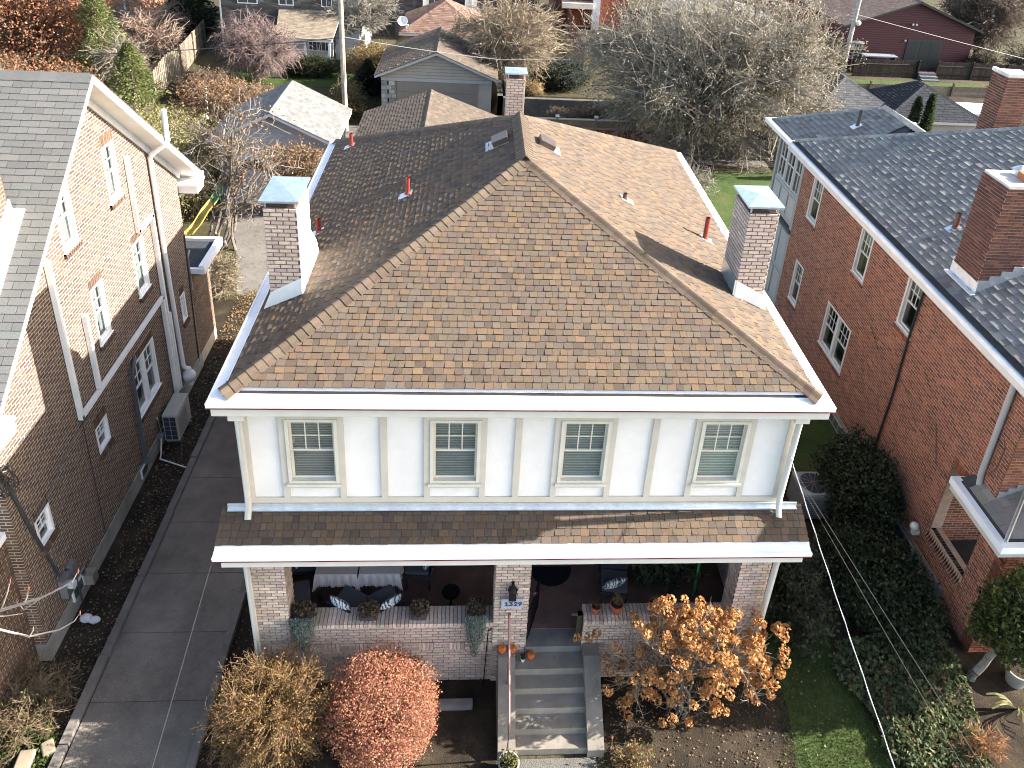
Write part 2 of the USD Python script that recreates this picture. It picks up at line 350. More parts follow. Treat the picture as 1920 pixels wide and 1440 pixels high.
for k, (O, U, W, N, S, lim) in HP.items():
    s0 = .285
    V, C = shingles(rng, O+W*s0, U, W, N, lambda s, lim=lim, s0=s0: lim(s+s0), S-s0, .116, .10, .185, SHB, jit=.08, w=[.24, .22, .13, .2, .12, .09])
    sh_items.append((roof, V, C, k == 'front'))
capm = []
def hipcaps(HPd, corner, ridge, ka, kb, half, expo, cols, rg, th=.02, start=.28, roll=.03):
    a, b = np.asarray(corner, float), np.asarray(ridge, float); d = nrmz(b-a)
    wa = np.cross(d, HPd[ka][3]); wb = np.cross(d, HPd[kb][3])
    if wa[2] > 0: wa = -wa
    if wb[2] > 0: wb = -wb
    return caps(rg, a+d*start, b, wa, wb, half, expo, cols, th, roll)
CAPC = [(.105, .078, .056), (.094, .069, .050), (.115, .085, .061)]
rf, rb = (RX, RY0, RZ), (RX, RY1, RZ)
for cn, rr, a, b in (((EX0, EY0, EZ), rf, 'front', 'left'), ((EX1, EY0, EZ), rf, 'front', 'right'), ((EX0, EY1, EZ), rb, 'back', 'left'), ((EX1, EY1, EZ), rb, 'back', 'right')):
    capm += hipcaps(HP, cn, rr, a, b, .17, .15, CAPC, rng)
capm += caps(rng, (RX, RY0-.1, RZ+.015), (RX, RY1+.1, RZ+.015), HP['left'][2]*-1, HP['right'][2]*-1, .20, .125, CAPC, .022, .07)
for V, F, c in capm:
    part(roof, 'ridge_cap', MB().add(V, F, c), 'shingle')
# white coated gutter round the eaves, drip edge, fascia and soffit
def ring(prof, x0, x1, y0, y1, col, sides=(0, 1, 2, 3)):
    """profile of (inset, z) swept round a rectangle with mitred corners, one MB per side"""
    res = []
    for k in sides:
        mb = MB(); P = []
        for i, z in prof:
            c = [(x0+i, y0+i, z), (x1-i, y0+i, z), (x1-i, y1-i, z), (x0+i, y1-i, z)]
            P.append((c[k], c[(k+1) % 4]))
        V = np.array(P).reshape(-1, 3)
        mb.add(V, [[2*j, 2*j+1, 2*j+3, 2*j+2] for j in range(len(prof)-1)], col); res.append(mb)
    return res
COAT = (.86, .86, .86)
for mb in ring([(.03, 6.02), (.0, 6.05), (-.004, 6.125), (.02, 6.137), (.05, 6.130), (.18, 6.150), (.25, 6.20), (.30, 6.245)], EX0, EX1, EY0, EY1, COAT): part(house, 'coated_gutter', mb, 'paint')
for mb in ring([(.012, 6.028), (-.008, 6.031), (-.009, 6.042), (.008, 6.045)], EX0, EX1, EY0, EY1, (.15, .02, .022)): part(house, 'drip_edge', mb, 'paint')
for mb in ring([(.05, 6.03), (.05, 5.86), (.07, 5.84), (.40, 5.84)], EX0, EX1, EY0, EY1, (.60, .58, .52)): part(house, 'fascia', mb, 'paint')
# --- upper front wall: stucco panels between flat trim boards
WIN = [(-3.42, 'W'), (-1.125, 'W'), (1.00, 'W'), (3.33, 'W')]
pol = sbox(-4.5, 3.66, 4.5, 5.9)
for xc, _ in WIN: pol = pol.difference(sbox(xc-.41, 4.22, xc+.41, 5.54))
w = MB(); w.tm(slab(pol, .2, (0, .2, 0), X, Z, -Y), (.77, .735, .69))
part(house, 'stucco_wall', w, 'stucco')
TRIM = (.53, .49, .41)
def trimbox(x0, x1, z0, z1, d=.028): return MB().box(x0, x1, -d, .01, z0, z1, TRIM)
for a, b, c, d, dd in [(-4.5, 4.5, 5.60, 5.84, .024), (-4.5, 4.5, 3.77, 3.885, .026), (-4.5, -4.40, 3.885, 5.6, .03), (4.40, 4.5, 3.885, 5.6, .03)]:
    part(house, 'trim_board', trimbox(a, b, c, d, dd), 'paint')
for xc, _ in WIN:
    for s in (-1, 1):
        part(house, 'trim_board', trimbox(xc+.41 if s > 0 else xc-.51, xc+.51 if s > 0 else xc-.41, 3.885, 5.60, .031), 'paint')
    part(house, 'trim_board', trimbox(xc-.41, xc+.41, 4.10, 4.20, .028), 'paint')
    part(house, 'trim_board', trimbox(xc-.41, xc+.41, 5.54, 5.60, .027), 'paint')
for xc in (-2.28, -.10, 2.16): part(house, 'trim_board', trimbox(xc-.055, xc+.055, 3.885, 5.60, .03), 'paint')
for i, (xc, _) in enumerate(WIN):
    window(house, (0, 0, 0), X, Z, -Y, xc-.41, xc+.41, 4.22, 5.54, col=(.60, .57, .48), muntin=(3, 2), recess=.03, fr=.055, shade=(.98, .98, .98, .98)[i], shadecol=[(.30, .31, .29), (.26, .30, .29), (.30, .35, .33), (.46, .48, .46)][i], slats=True, trimout=.045)
# --- side and rear walls of buff brick
core = MB()
core.box(-4.5, -4.3, .2, 10.1, -.6, 5.9, MORT); core.box(4.3, 4.5, .2, 10.1, -.6, 5.9, MORT); core.box(-4.3, 4.3, 9.9, 10.1, -.6, 5.9, MORT)
core.box(-4.5, -4.3, -.06, .2, -.6, 3.5, MORT); core.box(4.3, 4.5, -.06, .2, -.6, 3.5, MORT)
core.box(-4.3, 4.3, .2, 9.9, 3.30, 3.42, (.3, .28, .25)); core.box(-4.3, 4.3, 2.3, 2.5, -.6, 3.3, MORT); core.box(-4.3, 4.3, .2, 9.9, 5.70, 5.8, (.3, .28, .25))
wall = part(house, 'wall', core, 'matte')
bk = []
RL, RH, RJ = .187, .058, .013
for O, U, N, L, h in (((-4.5, 10.1, -.35), -Y, -X, 9.9, 6.2), ((4.5, .2, -.35), Y, X, 9.9, 6.2)):
    V, C = bricks(rng, O, U, Z, N, sbox(0, 0, L, h), RL, RH, RJ, BUFF, jit=.07); bk.append((wall, V, C, False))
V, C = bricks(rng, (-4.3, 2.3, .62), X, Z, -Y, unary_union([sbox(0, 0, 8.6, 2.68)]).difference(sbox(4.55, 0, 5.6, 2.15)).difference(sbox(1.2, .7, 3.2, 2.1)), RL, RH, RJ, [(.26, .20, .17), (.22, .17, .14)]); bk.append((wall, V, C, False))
# --- porch pillars and parapets
def pillar(x0, x1, y0, y1, z0, z1, mats=BUFF):
    mb = MB().box(x0+.006, x1-.006, y0+.006, y1-.006, z0, z1, MORT); p = part(house, 'porch_pillar', mb, 'matte')
    for O, U, N, L, vis in (((x0, y0, z0), X, -Y, x1-x0, True), ((x0, y1, z0), -Y, -X, y1-y0, False), ((x1, y0, z0), Y, X, y1-y0, False)):
        V, C = bricks(rng, O, U, Z, N, sbox(0, 0, L, z1-z0), RL, RH, RJ, mats, proud=.006); bk.append((p, V, C, vis))
pillar(-4.5, -3.95, -.38, .05, -.35, 3.0); pillar(-.37, .235, -.38, .10, -.35, 3.0); pillar(3.95, 4.5, -.38, .05, -.35, 3.0)
def parapet(x0, x1, vent=None):
    mb = MB().box(x0, x1, -.34, -.10, -.5, 1.17, MORT); p = part(house, 'parapet', mb, 'matte')
    reg = sbox(0, 0, x1-x0, 1.50)
    band = sbox(0, .84, x1-x0, 1.045); reg = reg.difference(band)
    if vent: reg = reg.difference(sbox(vent[0]-x0, .13, vent[1]-x0, .48))
    V, C = bricks(rng, (x0, -.346, -.35), X, Z, -Y, reg, RL, RH, RJ, BUFF, jit=.07, proud=.012); bk.append((p, V, C, True))
    V, C = bricks(rng, (x1, -.095, .62), -X, Z, Y, sbox(0, 0, x1-x0, .5), RL, RH, RJ, BUFF, jit=.07, proud=.008); bk.append((p, V, C, False))
    u = x0; k = 0
    while u < x1-.05:
        e = min(u+.28, x1)
        if k % 2 == 0: V, C = soldiers(rng, (0, -.346, -.35), X, Z, -Y, u, e, .848, 1.04, .058, .011, BUFF)
        else: V, C = bricks(rng, (u, -.346, -.35+.845), X, Z, -Y, sbox(0, 0, e-u, .2), .29, RH, RJ, BUFF, proud=.012)
        bk.append((p, V, C, True)); u = e; k += 1
    V, C = soldiers(rng, (0, -.40, 1.17), X, Y, Z, x0, x1, 0, .36, .062, .010, BUFF, proud=.085); V[:, :4, 2] = 1.165
    bk.append((p, V, C, True))
    if vent:
        v = MB()
        for i in range(3):
            for j in range(3):
                v.box(vent[0]+.02+i*.33, vent[0]+.30+i*.33, -.36, -.30, -.20+j*.11, -.12+j*.11, (.16, .05, .04))
        part(p, 'vent_brick', v, 'brick')
parapet(-3.95, -.37); parapet(1.27, 3.95, (2.25, 3.25))
for s, x in ((-1, -4.5), (1, 4.5)):
    p = part(house, 'porch_side_wall', MB().box(min(x, x-s*.2)+.006, max(x, x-s*.2)-.006, .05, 2.3, -.5, 3.3, MORT), 'matte')
    V, C = bricks(rng, (x, .05 if s > 0 else 2.3, -.35), Y*s, Z, X*s, sbox(0, 0, 2.25, 3.6), RL, RH, RJ, BUFF, jit=.07, proud=.006); bk.append((p, V, C, False))
    V, C = bricks(rng, (x-s*.2, 2.3 if s > 0 else .05, .62), -Y*s, Z, -X*s, sbox(0, 0, 2.25, 2.6), RL, RH, RJ, BUFF, jit=.07, proud=.006); bk.append((p, V, C, False))
part(house, 'porch_floor', MB().box(-4.3, 4.3, -.05, 2.3, .50, .62, (.17, .105, .088)), 'concrete')
part(house, 'porch_floor', MB().box(.235, 1.27, -.40, -.05, .44, .605, (.17, .16, .15)), 'concrete')
part(house, 'porch_beam', MB().box(-4.48, 4.48, -.30, .0, 3.0, 3.22, (.55, .53, .47)), 'paint')
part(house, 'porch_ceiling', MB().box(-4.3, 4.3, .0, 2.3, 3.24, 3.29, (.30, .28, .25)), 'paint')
d = MB().box(.28, 1.28, 2.24, 2.30, .62, 2.75, (.30, .29, .27)); fd = part(house, 'front_door', d, 'paint')
part(fd, 'door_glass', MB().box(.45, 1.11, 2.225, 2.24, 1.2, 2.5, (.05, .06, .06)), 'plastic'); part(fd, 'door_step', MB().box(.2, 1.36, 2.02, 2.30, .625, .74, (.36, .35, .33)), 'concrete')
window(house, (0, 2.3, 0), X, Z, -Y, -3.1, -1.1, 1.32, 2.7, muntin=(4, 2), recess=.02, back=False)
# --- porch (pent) roof
PX0, PX1, PY0, PZ0, PZ1 = -4.955, 4.965, -.73, 3.29, 3.675
Wp = nrmz((0, -PY0, PZ1-PZ0)); Np = np.cross(X, Wp); Sp = math.hypot(PY0, PZ1-PZ0)
pr = MB(); vv = []
for x in (PX0+.02, PX1-.02): vv += [(x, PY0+.04, PZ0-.03), (x, 0, PZ1-.012), (x, 0, PZ0-.05), (x, PY0+.04, PZ0-.10)]
pr.add(vv, [[0, 1, 5, 4], [3, 2, 1, 0], [4, 5, 6, 7], [3, 7, 6, 2]], (.10, .08, .065))
porch_roof = part(house, 'porch_roof', pr, 'matte')
V, C = shingles(rng, np.array((PX0, PY0, PZ0))+Wp*.205, X, Wp, Np, lambda s: (0, PX1-PX0), Sp-.205, .116, .10, .185, SHB, jit=.08, w=[.24, .22, .13, .2, .12, .09])
sh_items.append((porch_roof, V, C, True))
g = MB(); prof = [(-.72, 3.235), (-.745, 3.25), (-.75, 3.305), (-.73, 3.318), (-.68, 3.310), (-.60, 3.335), (-.55, 3.375), (-.50, 3.41)]
vv = [(x, y, z) for x in (PX0, PX1) for y, z in prof]; n = len(prof)
g.add(vv, [[j, n+j, n+j+1, j+1] for j in range(n-1)], COAT)
part(house, 'coated_gutter', g, 'paint')
part(house, 'drip_edge', MB().box(PX0-.005, PX1+.005, -.742, -.715, 3.222, 3.236, (.17, .02, .025)), 'paint')
part(house, 'fascia', MB().box(PX0+.12, PX1-.12, -.70, -.665, 3.07, 3.212, (.62, .60, .54)), 'paint')
part(house, 'porch_soffit', MB().box(PX0+.12, PX1-.12, -.665, -.02, 3.22, 3.232, (.5, .48, .43)), 'paint')
part(house, 'wall_flashing', MB().box(-4.86, 4.86, -.055, -.03, 3.665, 3.765, (.80, .83, .84)), 'metal')
part(house, 'wall_flashing', MB().box(-4.86, 4.86, -.10, -.055, 3.655, 3.672, (.80, .83, .84)), 'metal')
# --- downspouts
def downspout(parent, pts, r=.048, col=(.62, .60, .54)):
    part(parent, 'downspout', MB().tube(pts, r, col, 8), 'paint', smooth=50)
for s in (-1, 1):
    part(house, 'scupper_box', MB().box(min(s*4.38, s*4.62), max(s*4.38, s*4.62), -.22, -.06, 5.66, 5.83, (.62, .60, .53)), 'paint')
    downspout(house, [(s*4.50, -.14, 5.70), (s*4.50, -.13, 5.5), (s*4.50, -.09, 3.95), (s*4.50, -.13, 3.75), (s*4.49, -.25, 3.63)], .055)
    part(house, 'scupper_box', MB().box(min(s*4.42, s*4.62), max(s*4.42, s*4.62), -.60, -.44, 2.98, 3.10, (.62, .60, .53)), 'paint')
    downspout(house, [(s*4.52, -.52, 3.0), (s*4.515, -.5, 2.8), (s*4.51, -.45, .4), (s*4.5, -.44, -.3)], .055)
# --- chimneys with metal caps
def chimney(parent, x0, x1, y0, y1, z0, z1, cols, mort, capcol=None, white_right=False, L=.188, H=.058, J=.018, vis=True, store=None):
    c = MB().box(x0+.008, x1-.008, y0+.008, y1-.008, z0, z1-.004, mort); p = part(parent, 'chimney', c, 'matte')
    for O, U, N, LL in (((x0, y0, z0), X, -Y, x1-x0), ((x0, y1, z0), -Y, -X, y1-y0), ((x1, y0, z0), Y, X, y1-y0), ((x1, y1, z0), -X, Y, x1-x0)):
        if white_right and N[0] > 0: continue
        V, C = bricks(rng, O, U, Z, N, sbox(0, 0, LL, z1-z0), L, H, J, cols, proud=.006, jit=.08); store.append((p, V, C, False))
    return p
def chimney_cap(p, x0, x1, y0, y1, z):
    e = .055; xc, yc = (x0+x1)/2, (y0+y1)/2; zz = z+.16
    V = [(x0-e, y0-e, zz), (x1+e, y0-e, zz), (x1+e, y1+e, zz), (x0-e, y1+e, zz), (xc, yc, zz+.045), (x0-e, y0-e, zz-.035), (x1+e, y0-e, zz-.035), (x1+e, y1+e, zz-.035), (x0-e, y1+e, zz-.035)]
    mb = MB().add(V, [[0, 1, 4], [1, 2, 4], [2, 3, 4], [3, 0, 4], [5, 6, 1], [5, 1, 0], [6, 7, 2], [6, 2, 1], [7, 8, 3], [7, 3, 2], [8, 5, 0], [8, 0, 3]], (.50, .60, .70))
    part(p, 'metal_cap', mb, 'metal')
    sc = MB(); i = .05
    for a, b in (((x0+i, y0+i), (x1-i, y0+i)), ((x1-i, y0+i), (x1-i, y1-i)), ((x1-i, y1-i), (x0+i, y1-i)), ((x0+i, y1-i), (x0+i, y0+i))):
        sc.add([(*a, z), (*b, z), (*b, zz-.02), (*a, zz-.02)], [[0, 1, 2, 3]], (.03, .03, .03))
    part(p, 'spark_screen', sc, 'screen')
    for a, b in ((x0+.03, y0+.03), (x1-.03, y0+.03), (x1-.03, y1-.03), (x0+.03, y1-.03)):
        part(p, 'cap_post', MB().box(a-.012, a+.012, b-.012, b+.012, z-.02, zz-.01, (.6, .62, .64)), 'metal')
    part(p, 'crown', MB().box(x0+.015, x1-.015, y0+.015, y1-.015, z-.02, z+.012, (.14, .08, .065)), 'concrete')
FLASH = (.70, .70, .67)
def flash_front(parent, pts, y, th=.012, col=FLASH):
    m = slab(Polygon(pts), th, (0, y, 0), X, Z, -Y); part(parent, 'flashing', MB().tm(m, col), 'paint')
zs = lambda x: EZ+(RZ-EZ)/4.88*(x-EX0); zr = lambda x: EZ+(RZ-EZ)/4.88*(EX1-x)
c1 = chimney(house, -4.41, -3.87, 1.95, 2.86, 5.9, 8.25, BUFF, MORT, white_right=True, store=bk)
chimney_cap(c1, -4.41, -3.87, 1.95, 2.86, 8.25)
flash_front(c1, [(-4.55, zs(-4.55)+.03), (-3.87, zs(-3.87)+.02), (-3.87, zs(-3.87)+.34), (-4.41, zs(-4.41)+.30)], 1.945)
wp = Polygon([(1.945, zs(-3.87)), (2.865, zs(-3.87)), (2.865, 8.18), (1.945, 8.18)]).union(Polygon([(1.945, zs(-3.87)), (3.45, zs(-3.87)+.02), (3.30, zs(-3.87)+.35), (2.86, zs(-3.87)+.8)]))
part(c1, 'white_coating', MB().tm(slab(wp, .014, (-3.87, 0, 0), Y, Z, X), (.84, .84, .82)), 'stucco', label='side of the chimney coated white')
c2 = chimney(house, 3.90, 4.44, 2.14, 2.96, 5.9, 8.30, BUFF, MORT, store=bk)
chimney_cap(c2, 3.90, 4.44, 2.14, 2.96, 8.30)
flash_front(c2, [(3.86, zr(3.86)+.02), (4.56, zr(4.56)+.03), (4.44, zr(4.44)+.30), (3.86, zr(3.86)+.34)], 2.135)
part(c2, 'flashing', MB().tm(slab(Polygon([(-3.0, zr(3.9)+.01), (-2.12, zr(3.9)+.01), (-2.12, zr(3.9)+.36), (-3.0, zr(3.9)+.36)]), .012, (3.90, 0, 0), -Y, Z, -X), FLASH), 'metal')
part(c2, 'flashing', MB().hexes(uvhex((0, 0, 0), Y, nrmz((-4.88, 0, 2.403)), nrmz((2.403, 0, 4.88)), *[np.array([q]) for q in (2.10, 3.02, 2.10, 3.02, -.2, 0)], .016, .016, 0)+np.array((3.89, 0, zr(3.89))), FLASH, True), 'metal')
c3 = chimney(house, -.12, .36, 10.12, 10.62, -.35, 8.20, BUFF, MORT, store=bk)
chimney_cap(c3, -.12, .36, 10.12, 10.62, 8.20)
# --- plumbing vents and box vents
def roof_pipe(parent, x, y, zf, h, col, r=.05, fl=-1):
    z = zf(x); part(parent, 'vent_pipe', MB().tube([(x, y, z-.05), (x, y, z+h)], r, col, 12, caps=False).lathe([(r*1.35, z-.03-(z), ), (r*1.3, .04), (r, .05)], (.25, .25, .25), (x, y, z), 12), 'plastic', smooth=40)
    sl = (zf(x+.1)-zf(x))/.1; U = nrmz((1, 0, sl))
    part(parent, 'pipe_flashing', MB().hexes(uvhex(np.array((x, y, z)), U, Y, nrmz(np.cross(U, Y)), *[np.array([q]) for q in (-.20 if fl < 0 else -.10, .10 if fl < 0 else .20, -.20 if fl < 0 else -.10, .10 if fl < 0 else .20, -.12, .12)], .016, .016, .0), (.66, .70, .74), True), 'metal')
RED = (.24, .035, .025)
roof_pipe(house, -4.04, 4.44, zs, .30, RED); roof_pipe(house, -2.25, 4.49, zs, .36, RED, .04); roof_pipe(house, -4.1, 9.3, zs, .34, RED, .05)
roof_pipe(house, 3.95, 4.43, zr, .50, RED, fl=1); roof_pipe(house, 2.14, 4.39, zr, .13, (.09, .05, .04), .045, fl=1)
for x, s, zf in ((-.42, -1, zs), (.55, 1, zr)):
    U = nrmz((1, 0, (zf(x+.1)-zf(x))/.1)); N = nrmz(np.cross(U, Y)); c = np.array((x, 5.22, zf(x)))
    down = -U if s < 0 else U
    down = U*s
    p = part(house, 'box_vent', MB().obox(c+N*.06+down*-.03, down*.17, Y*.20, N*.065, (.16, .12, .10)), 'metal')
    part(p, 'vent_lip', MB().obox(c+N*.012+down*.06, down*.26, Y*.24, N*.006, (.42, .40, .40)), 'metal')
# --- steps
st = MB(); ys = [-.40, -.70, -.95, -1.20, -1.46, -1.72]; zz = [.45, .29, .13, -.03, -.19]
CON = (.20, .178, .148)
for i in range(5):
    part(house, 'step', MB().box(.045, 1.29, ys[i+1]-.02*(i < 4), -.405+i*.001, -.5, zz[i], CON), 'concrete')
for x0, x1 in ((-.26, .043), (1.292, 1.58)):
    pl = Polygon([(-.385, -.5), (-1.78, -.5), (-1.78, -.16), (-.62, .64), (-.385, .64)])
    part(house, 'cheek_wall', MB().tm(slab(pl, x1-x0, (x0, 0, 0), Y, Z, X), CON), 'concrete')
h = MB().tube([(-.10, -.39, 1.50), (-.10, -.5, 1.48), (-.10, -1.74, .62), (-.10, -1.78, .55), (-.10, -1.78, -.1)], .022, (.33, .20, .18), 8)
h.tube([(-.10, -.95, 1.15), (-.10, -.95, .40)], .018, (.33, .20, .18), 8)
part(house, 'handrail', h, 'metal', smooth=50)
# --- house number and lamp
sg = part(house, 'number_sign', MB().box(-.25, .13, -.425, -.392, 1.66, 1.90, (.34, .36, .42)), 'concrete')
t = meshkit.text_mesh('1329', .09, .006, bold=True); t.apply_transform(rot_to((-.20, -.426, 1.73), X, Z, -Y)); part(sg, 'house_number', MB().tm(t, (.03, .035, .06)), 'paint')
lm = part(house, 'wall_lamp', MB().box(-.13, .0, -.50, -.40, 1.93, 2.16, (.02, .025, .03)).box(-.09, -.04, -.47, -.39, 2.16, 2.30, (.02, .02, .02)), 'metal')
part(lm, 'lamp_top', MB().lathe([(.09, 0), (.05, .06), (.02, .12), (0, .13)], (.02, .02, .02), (-.065, -.45, 2.16), 8), 'metal')
pieces(bk, 'brick', 'brick', 300, 'brick_field'); pieces(sh_items, 'shingle', 'shingle', 300, 'shingle_field')

# ================================================================ LEFT HOUSE
rng = np.random.default_rng(11)
LX = -8.52
LBR = [(.108, .066, .044), (.086, .053, .038), (.124, .079, .053), (.096, .059, .041)]
LMO = (.40, .335, .265)
lh = thing('brown_brick_house', 'brown brick house on the left with grey shingle gable roof and white pipes', 'house', (-12, 4, GZ))
lb = []
GB = Polygon([(.2, .08), (9.05, .08), (9.05, 5.74), (4.63, 9.41), (.2, 5.74)])
LW = [(5.42, 6.0, 6.52, 7.78, 0), (3.38, 3.95, 6.5, 7.74, 0), (6.0, 6.62, 3.86, 5.2, 0), (3.96, 4.52, 3.99, 5.3, 0), (5.03, 6.30, 1.2, 2.6, 1), (3.14, 3.66, 1.84, 2.5, 2), (.71, 1.20, 1.88, 2.54, 2), (8.19, 8.51, 1.68, 2.5, 2)]
hole = unary_union([sbox(a, c, b, d) for a, b, c, d, _ in LW])
core = MB(); core.tm(slab(GB.difference(hole), .25, (LX-.25, 0, 0), Y, Z, X), LMO)
core.box(-17, LX-.25, .2, .4, .08, 5.6, LMO); core.box(-17, LX-.25, 8.85, 9.05, .08, 5.6, LMO); core.box(-17, -16.8, .4, 8.85, .08, 5.6, LMO); core.box(-16.8, LX-.25, .4, 8.85, 5.35, 5.42, (.2, .2, .2)); core.box(-16.8, LX-.25, .4, 8.85, 2.75, 2.85, (.2, .2, .2))
lwall = part(lh, 'wall', core, 'matte')
reg = GB
for a, b, c, d, _ in LW: reg = reg.difference(sbox(a-.005, c-.12, b+.005, d+.21))
V, C = bricks(rng, (LX, 0, 0), Y, Z, X, reg, .188, .049, .0215, LBR, proud=.004); lb.append((lwall, V, C, True))
for a, b, c, d, _ in LW:
    V, C = soldiers(rng, (LX, 0, 0), Y, Z, X, a-.005, b+.005, d+.005, d+.205, .050, .020, LBR, proud=.009); lb.append((lwall, V, C, False))
    V, C = soldiers(rng, (LX, 0, 0), Y, Z, X, a-.04, b+.04, c-.115, c-.01, .050, .020, LBR, proud=.05, tilt=.012); lb.append((lwall, V, C, False))
V, C = bricks(rng, (-17, .2, .08), X, Z, -Y, sbox(0, 0, 8.48, 5.4), .188, .049, .0215, LBR, proud=.004); lb.append((lwall, V, C, False))
for a, b, c, d, t in LW:
    window(lh, (LX, 0, 0), Y, Z, X, a, b, c, d, col=(.82, .82, .80), muntin=(2, 2), recess=.045, fr=.055 if t < 2 else .05, double=(t == 1), shade=.97 if t == 0 else (.4 if t == 1 else None), shadecol=(.16, .18, .175), sill=(t != 2), trimout=.012)
part(lh, 'foundation', MB().box(-17, LX+.03, .17, 9.08, -.6, .08, (.26, .25, .225)), 'concrete')
bv = part(lh, 'basement_window', MB().box(LX+.02, LX+.06, 4.52, 4.9, -.20, .06, (.7, .7, .68)), 'paint'); part(bv, 'pane', MB().box(LX+.055, LX+.07, 4.56, 4.86, -.17, .03, (.05, .06, .06)), 'plastic')
bv = part(lh, 'basement_window', MB().box(LX+.02, LX+.06, 1.15, 1.55, -.05, .25, (.7, .7, .68)), 'paint'); part(bv, 'pane', MB().box(LX+.055, LX+.07, 1.19, 1.51, -.02, .22, (.05, .06, .06)), 'plastic')
# roof
SLP = .83; RYC, RZC, RXR, RXL = 4.63, 9.60, -8.08, -17.4
GREY = [(.132, .132, .128), (.138, .138, .133), (.126, .126, .122)]
rp = Polygon([(-.25, RZC-SLP*(RYC+.25)), (RYC, RZC), (2*RYC+.25, RZC-SLP*(RYC+.25)), (2*RYC+.25, RZC-SLP*(RYC+.25)-.16), (RYC, RZC-.16), (-.25, RZC-SLP*(RYC+.25)-.16)])
lroof = part(lh, 'roof', MB().tm(slab(rp, RXR-RXL, (RXL, 0, -.012), Y, Z, X), (.70, .68, .62)), 'paint')
Wl = nrmz((0, 1, SLP)); Sl = (RYC+.27)*math.hypot(1, SLP); O = np.array((RXL, -.27, RZC-SLP*(RYC+.27)))
V, C = shingles(rng, O, X, Wl, np.cross(X, Wl), lambda s: (0, RXR-RXL+.047), Sl, .137, .335, .335, GREY, th=.012, jit=.05, uniform=True)
ls = [(lroof, V, C, True)]
Wl2 = nrmz((0, -1, SLP)); O2 = np.array((RXR+.047, 2*RYC+.27, RZC-SLP*(RYC+.27)))
V, C = shingles(rng, O2, -X, Wl2, np.cross(-X, Wl2), lambda s: (0, RXR-RXL+.047), Sl, .137, .335, .335, GREY, th=.012, jit=.05, uniform=True)
ls.append((lroof, V, C, False))
for i in range(32):
    a = RXR+.012-i*.29; part(lroof, 'ridge_cap', MB().add([(a, RYC-.16, RZC-.11), (a, RYC, RZC+.028), (a, RYC+.16, RZC-.11), (a-.31, RYC-.16, RZC-.118), (a-.31, RYC, RZC+.014), (a-.31, RYC+.16, RZC-.118)], [[0, 1, 4, 3], [1, 2, 5, 4]], palette(rng, 1, GREY, .06)[0]), 'shingle')
for s in (-1, 1):
    L = (RYC+.27); a = (RYC+s*L, RZC-SLP*L); d = np.array((0, -s, SLP)); d = d/np.linalg.norm(d); n2 = np.array((0, s*SLP, 1.)); n2 /= np.linalg.norm(n2)
    ln = L*math.hypot(1, SLP)
    c0 = np.array((RXR, a[0], a[1]))
    part(lh, 'rake_trim', MB().obox(c0+d*(ln/2-.02*(s > 0))+X*(.012+.003*s)-n2*.072, X*.022, d*(ln/2-.02*(s > 0)), n2*.062, (.84, .84, .82)), 'paint')
    part(lh, 'frieze_board', MB().obox((LX+.03, RYC+s*(L-.35)/2, RZC-SLP*(L-.35)/2-.27), X*.02, d*(L-.35)/2*math.hypot(1, SLP), n2*.07, (.72, .73, .72)), 'paint')
    yc = RYC+s*4.66
    part(lh, 'eave_return', MB().box(LX-.6, RXR+.04, min(yc-s*.22, yc+s*.28), max(yc-s*.22, yc+s*.28), 5.10, 5.30, (.82, .82, .80)).box(LX-.6, RXR+.06, min(yc-s*.26, yc+s*.33), max(yc-s*.26, yc+s*.33), 5.30, 5.36, (.84, .84, .82)), 'paint')
    part(lh, 'gutter', MB().box(RXL, RXR+.05, min(yc+s*.24, yc+s*.36), max(yc+s*.24, yc+s*.36), 5.36, 5.50, (.84, .84, .82)), 'paint')
# chimney through the front slope
cz = MB().box(-9.75, -8.74, 1.2, 2.42, 6.0, 10.4, LMO); lc = part(lh, 'chimney', cz, 'matte')
for O, U, N, LL in (((-8.734, 1.2, 6.2), Y, X, 1.22), ((-9.75, 1.194, 6.2), X, -Y, 1.0), ((-8.74, 2.426, 6.2), -X, Y, 1.0)):
    V, C = bricks(rng, O, U, Z, N, sbox(0, 0, LL, 4.2), .188, .049, .0215, LBR, proud=.004); lb.append((lc, V, C, False))
zl = lambda y: RZC-SLP*(RYC-y)
part(lc, 'flashing', MB().tm(slab(Polygon([(1.1, zl(1.1)-.05), (2.5, zl(2.5)-.05), (2.46, zl(2.46)+.25), (1.1, zl(1.1)+.30)]), .02, (-8.73, 0, 0), Y, Z, X), (.84, .84, .83)).obox((-8.62, 1.8, zl(1.8)+.03), X*.11, Wl*.9, np.cross(X, Wl)*.01, (.84, .84, .83)), 'paint')
# wall pipes
def lineset(pts, w=.04, col=(.80, .79, .75)):
    for a, b in zip(pts[:-1], pts[1:]):
        a, b = np.array((LX+.06, *a)), np.array((LX+.06, *b)); d = nrmz(b-a); s = np.cross(d, X)
        part(lh, 'pipe_cover', MB().obox((a+b)/2, X*.045, d*(np.linalg.norm(b-a)/2+w*.9), s*w, col), 'paint')
lineset([(2.68, 6.7), (2.68, 3.22), (7.02, 3.22), (7.02, .35)]); lineset([(3.51, 5.0), (3.51, 3.31)]); lineset([(6.36, 7.2), (6.36, 5.41), (7.15, 5.41), (7.15, .35)]); lineset([(7.28, 2.6), (7.28, .3)], .03)
r = part(lh, 'vent_pipe', MB().tube([(LX+.08, 7.60, .75), (LX+.08, 7.52, 3.5), (LX+.08, 7.50, 6.72), (LX+.12, 7.5, 6.82), (-8.02, 7.46, 7.12), (-7.97, 7.46, 7.2), (-7.97, 7.46, 7.95)], .055, (.80, .81, .80), 10), 'paint', smooth=50)
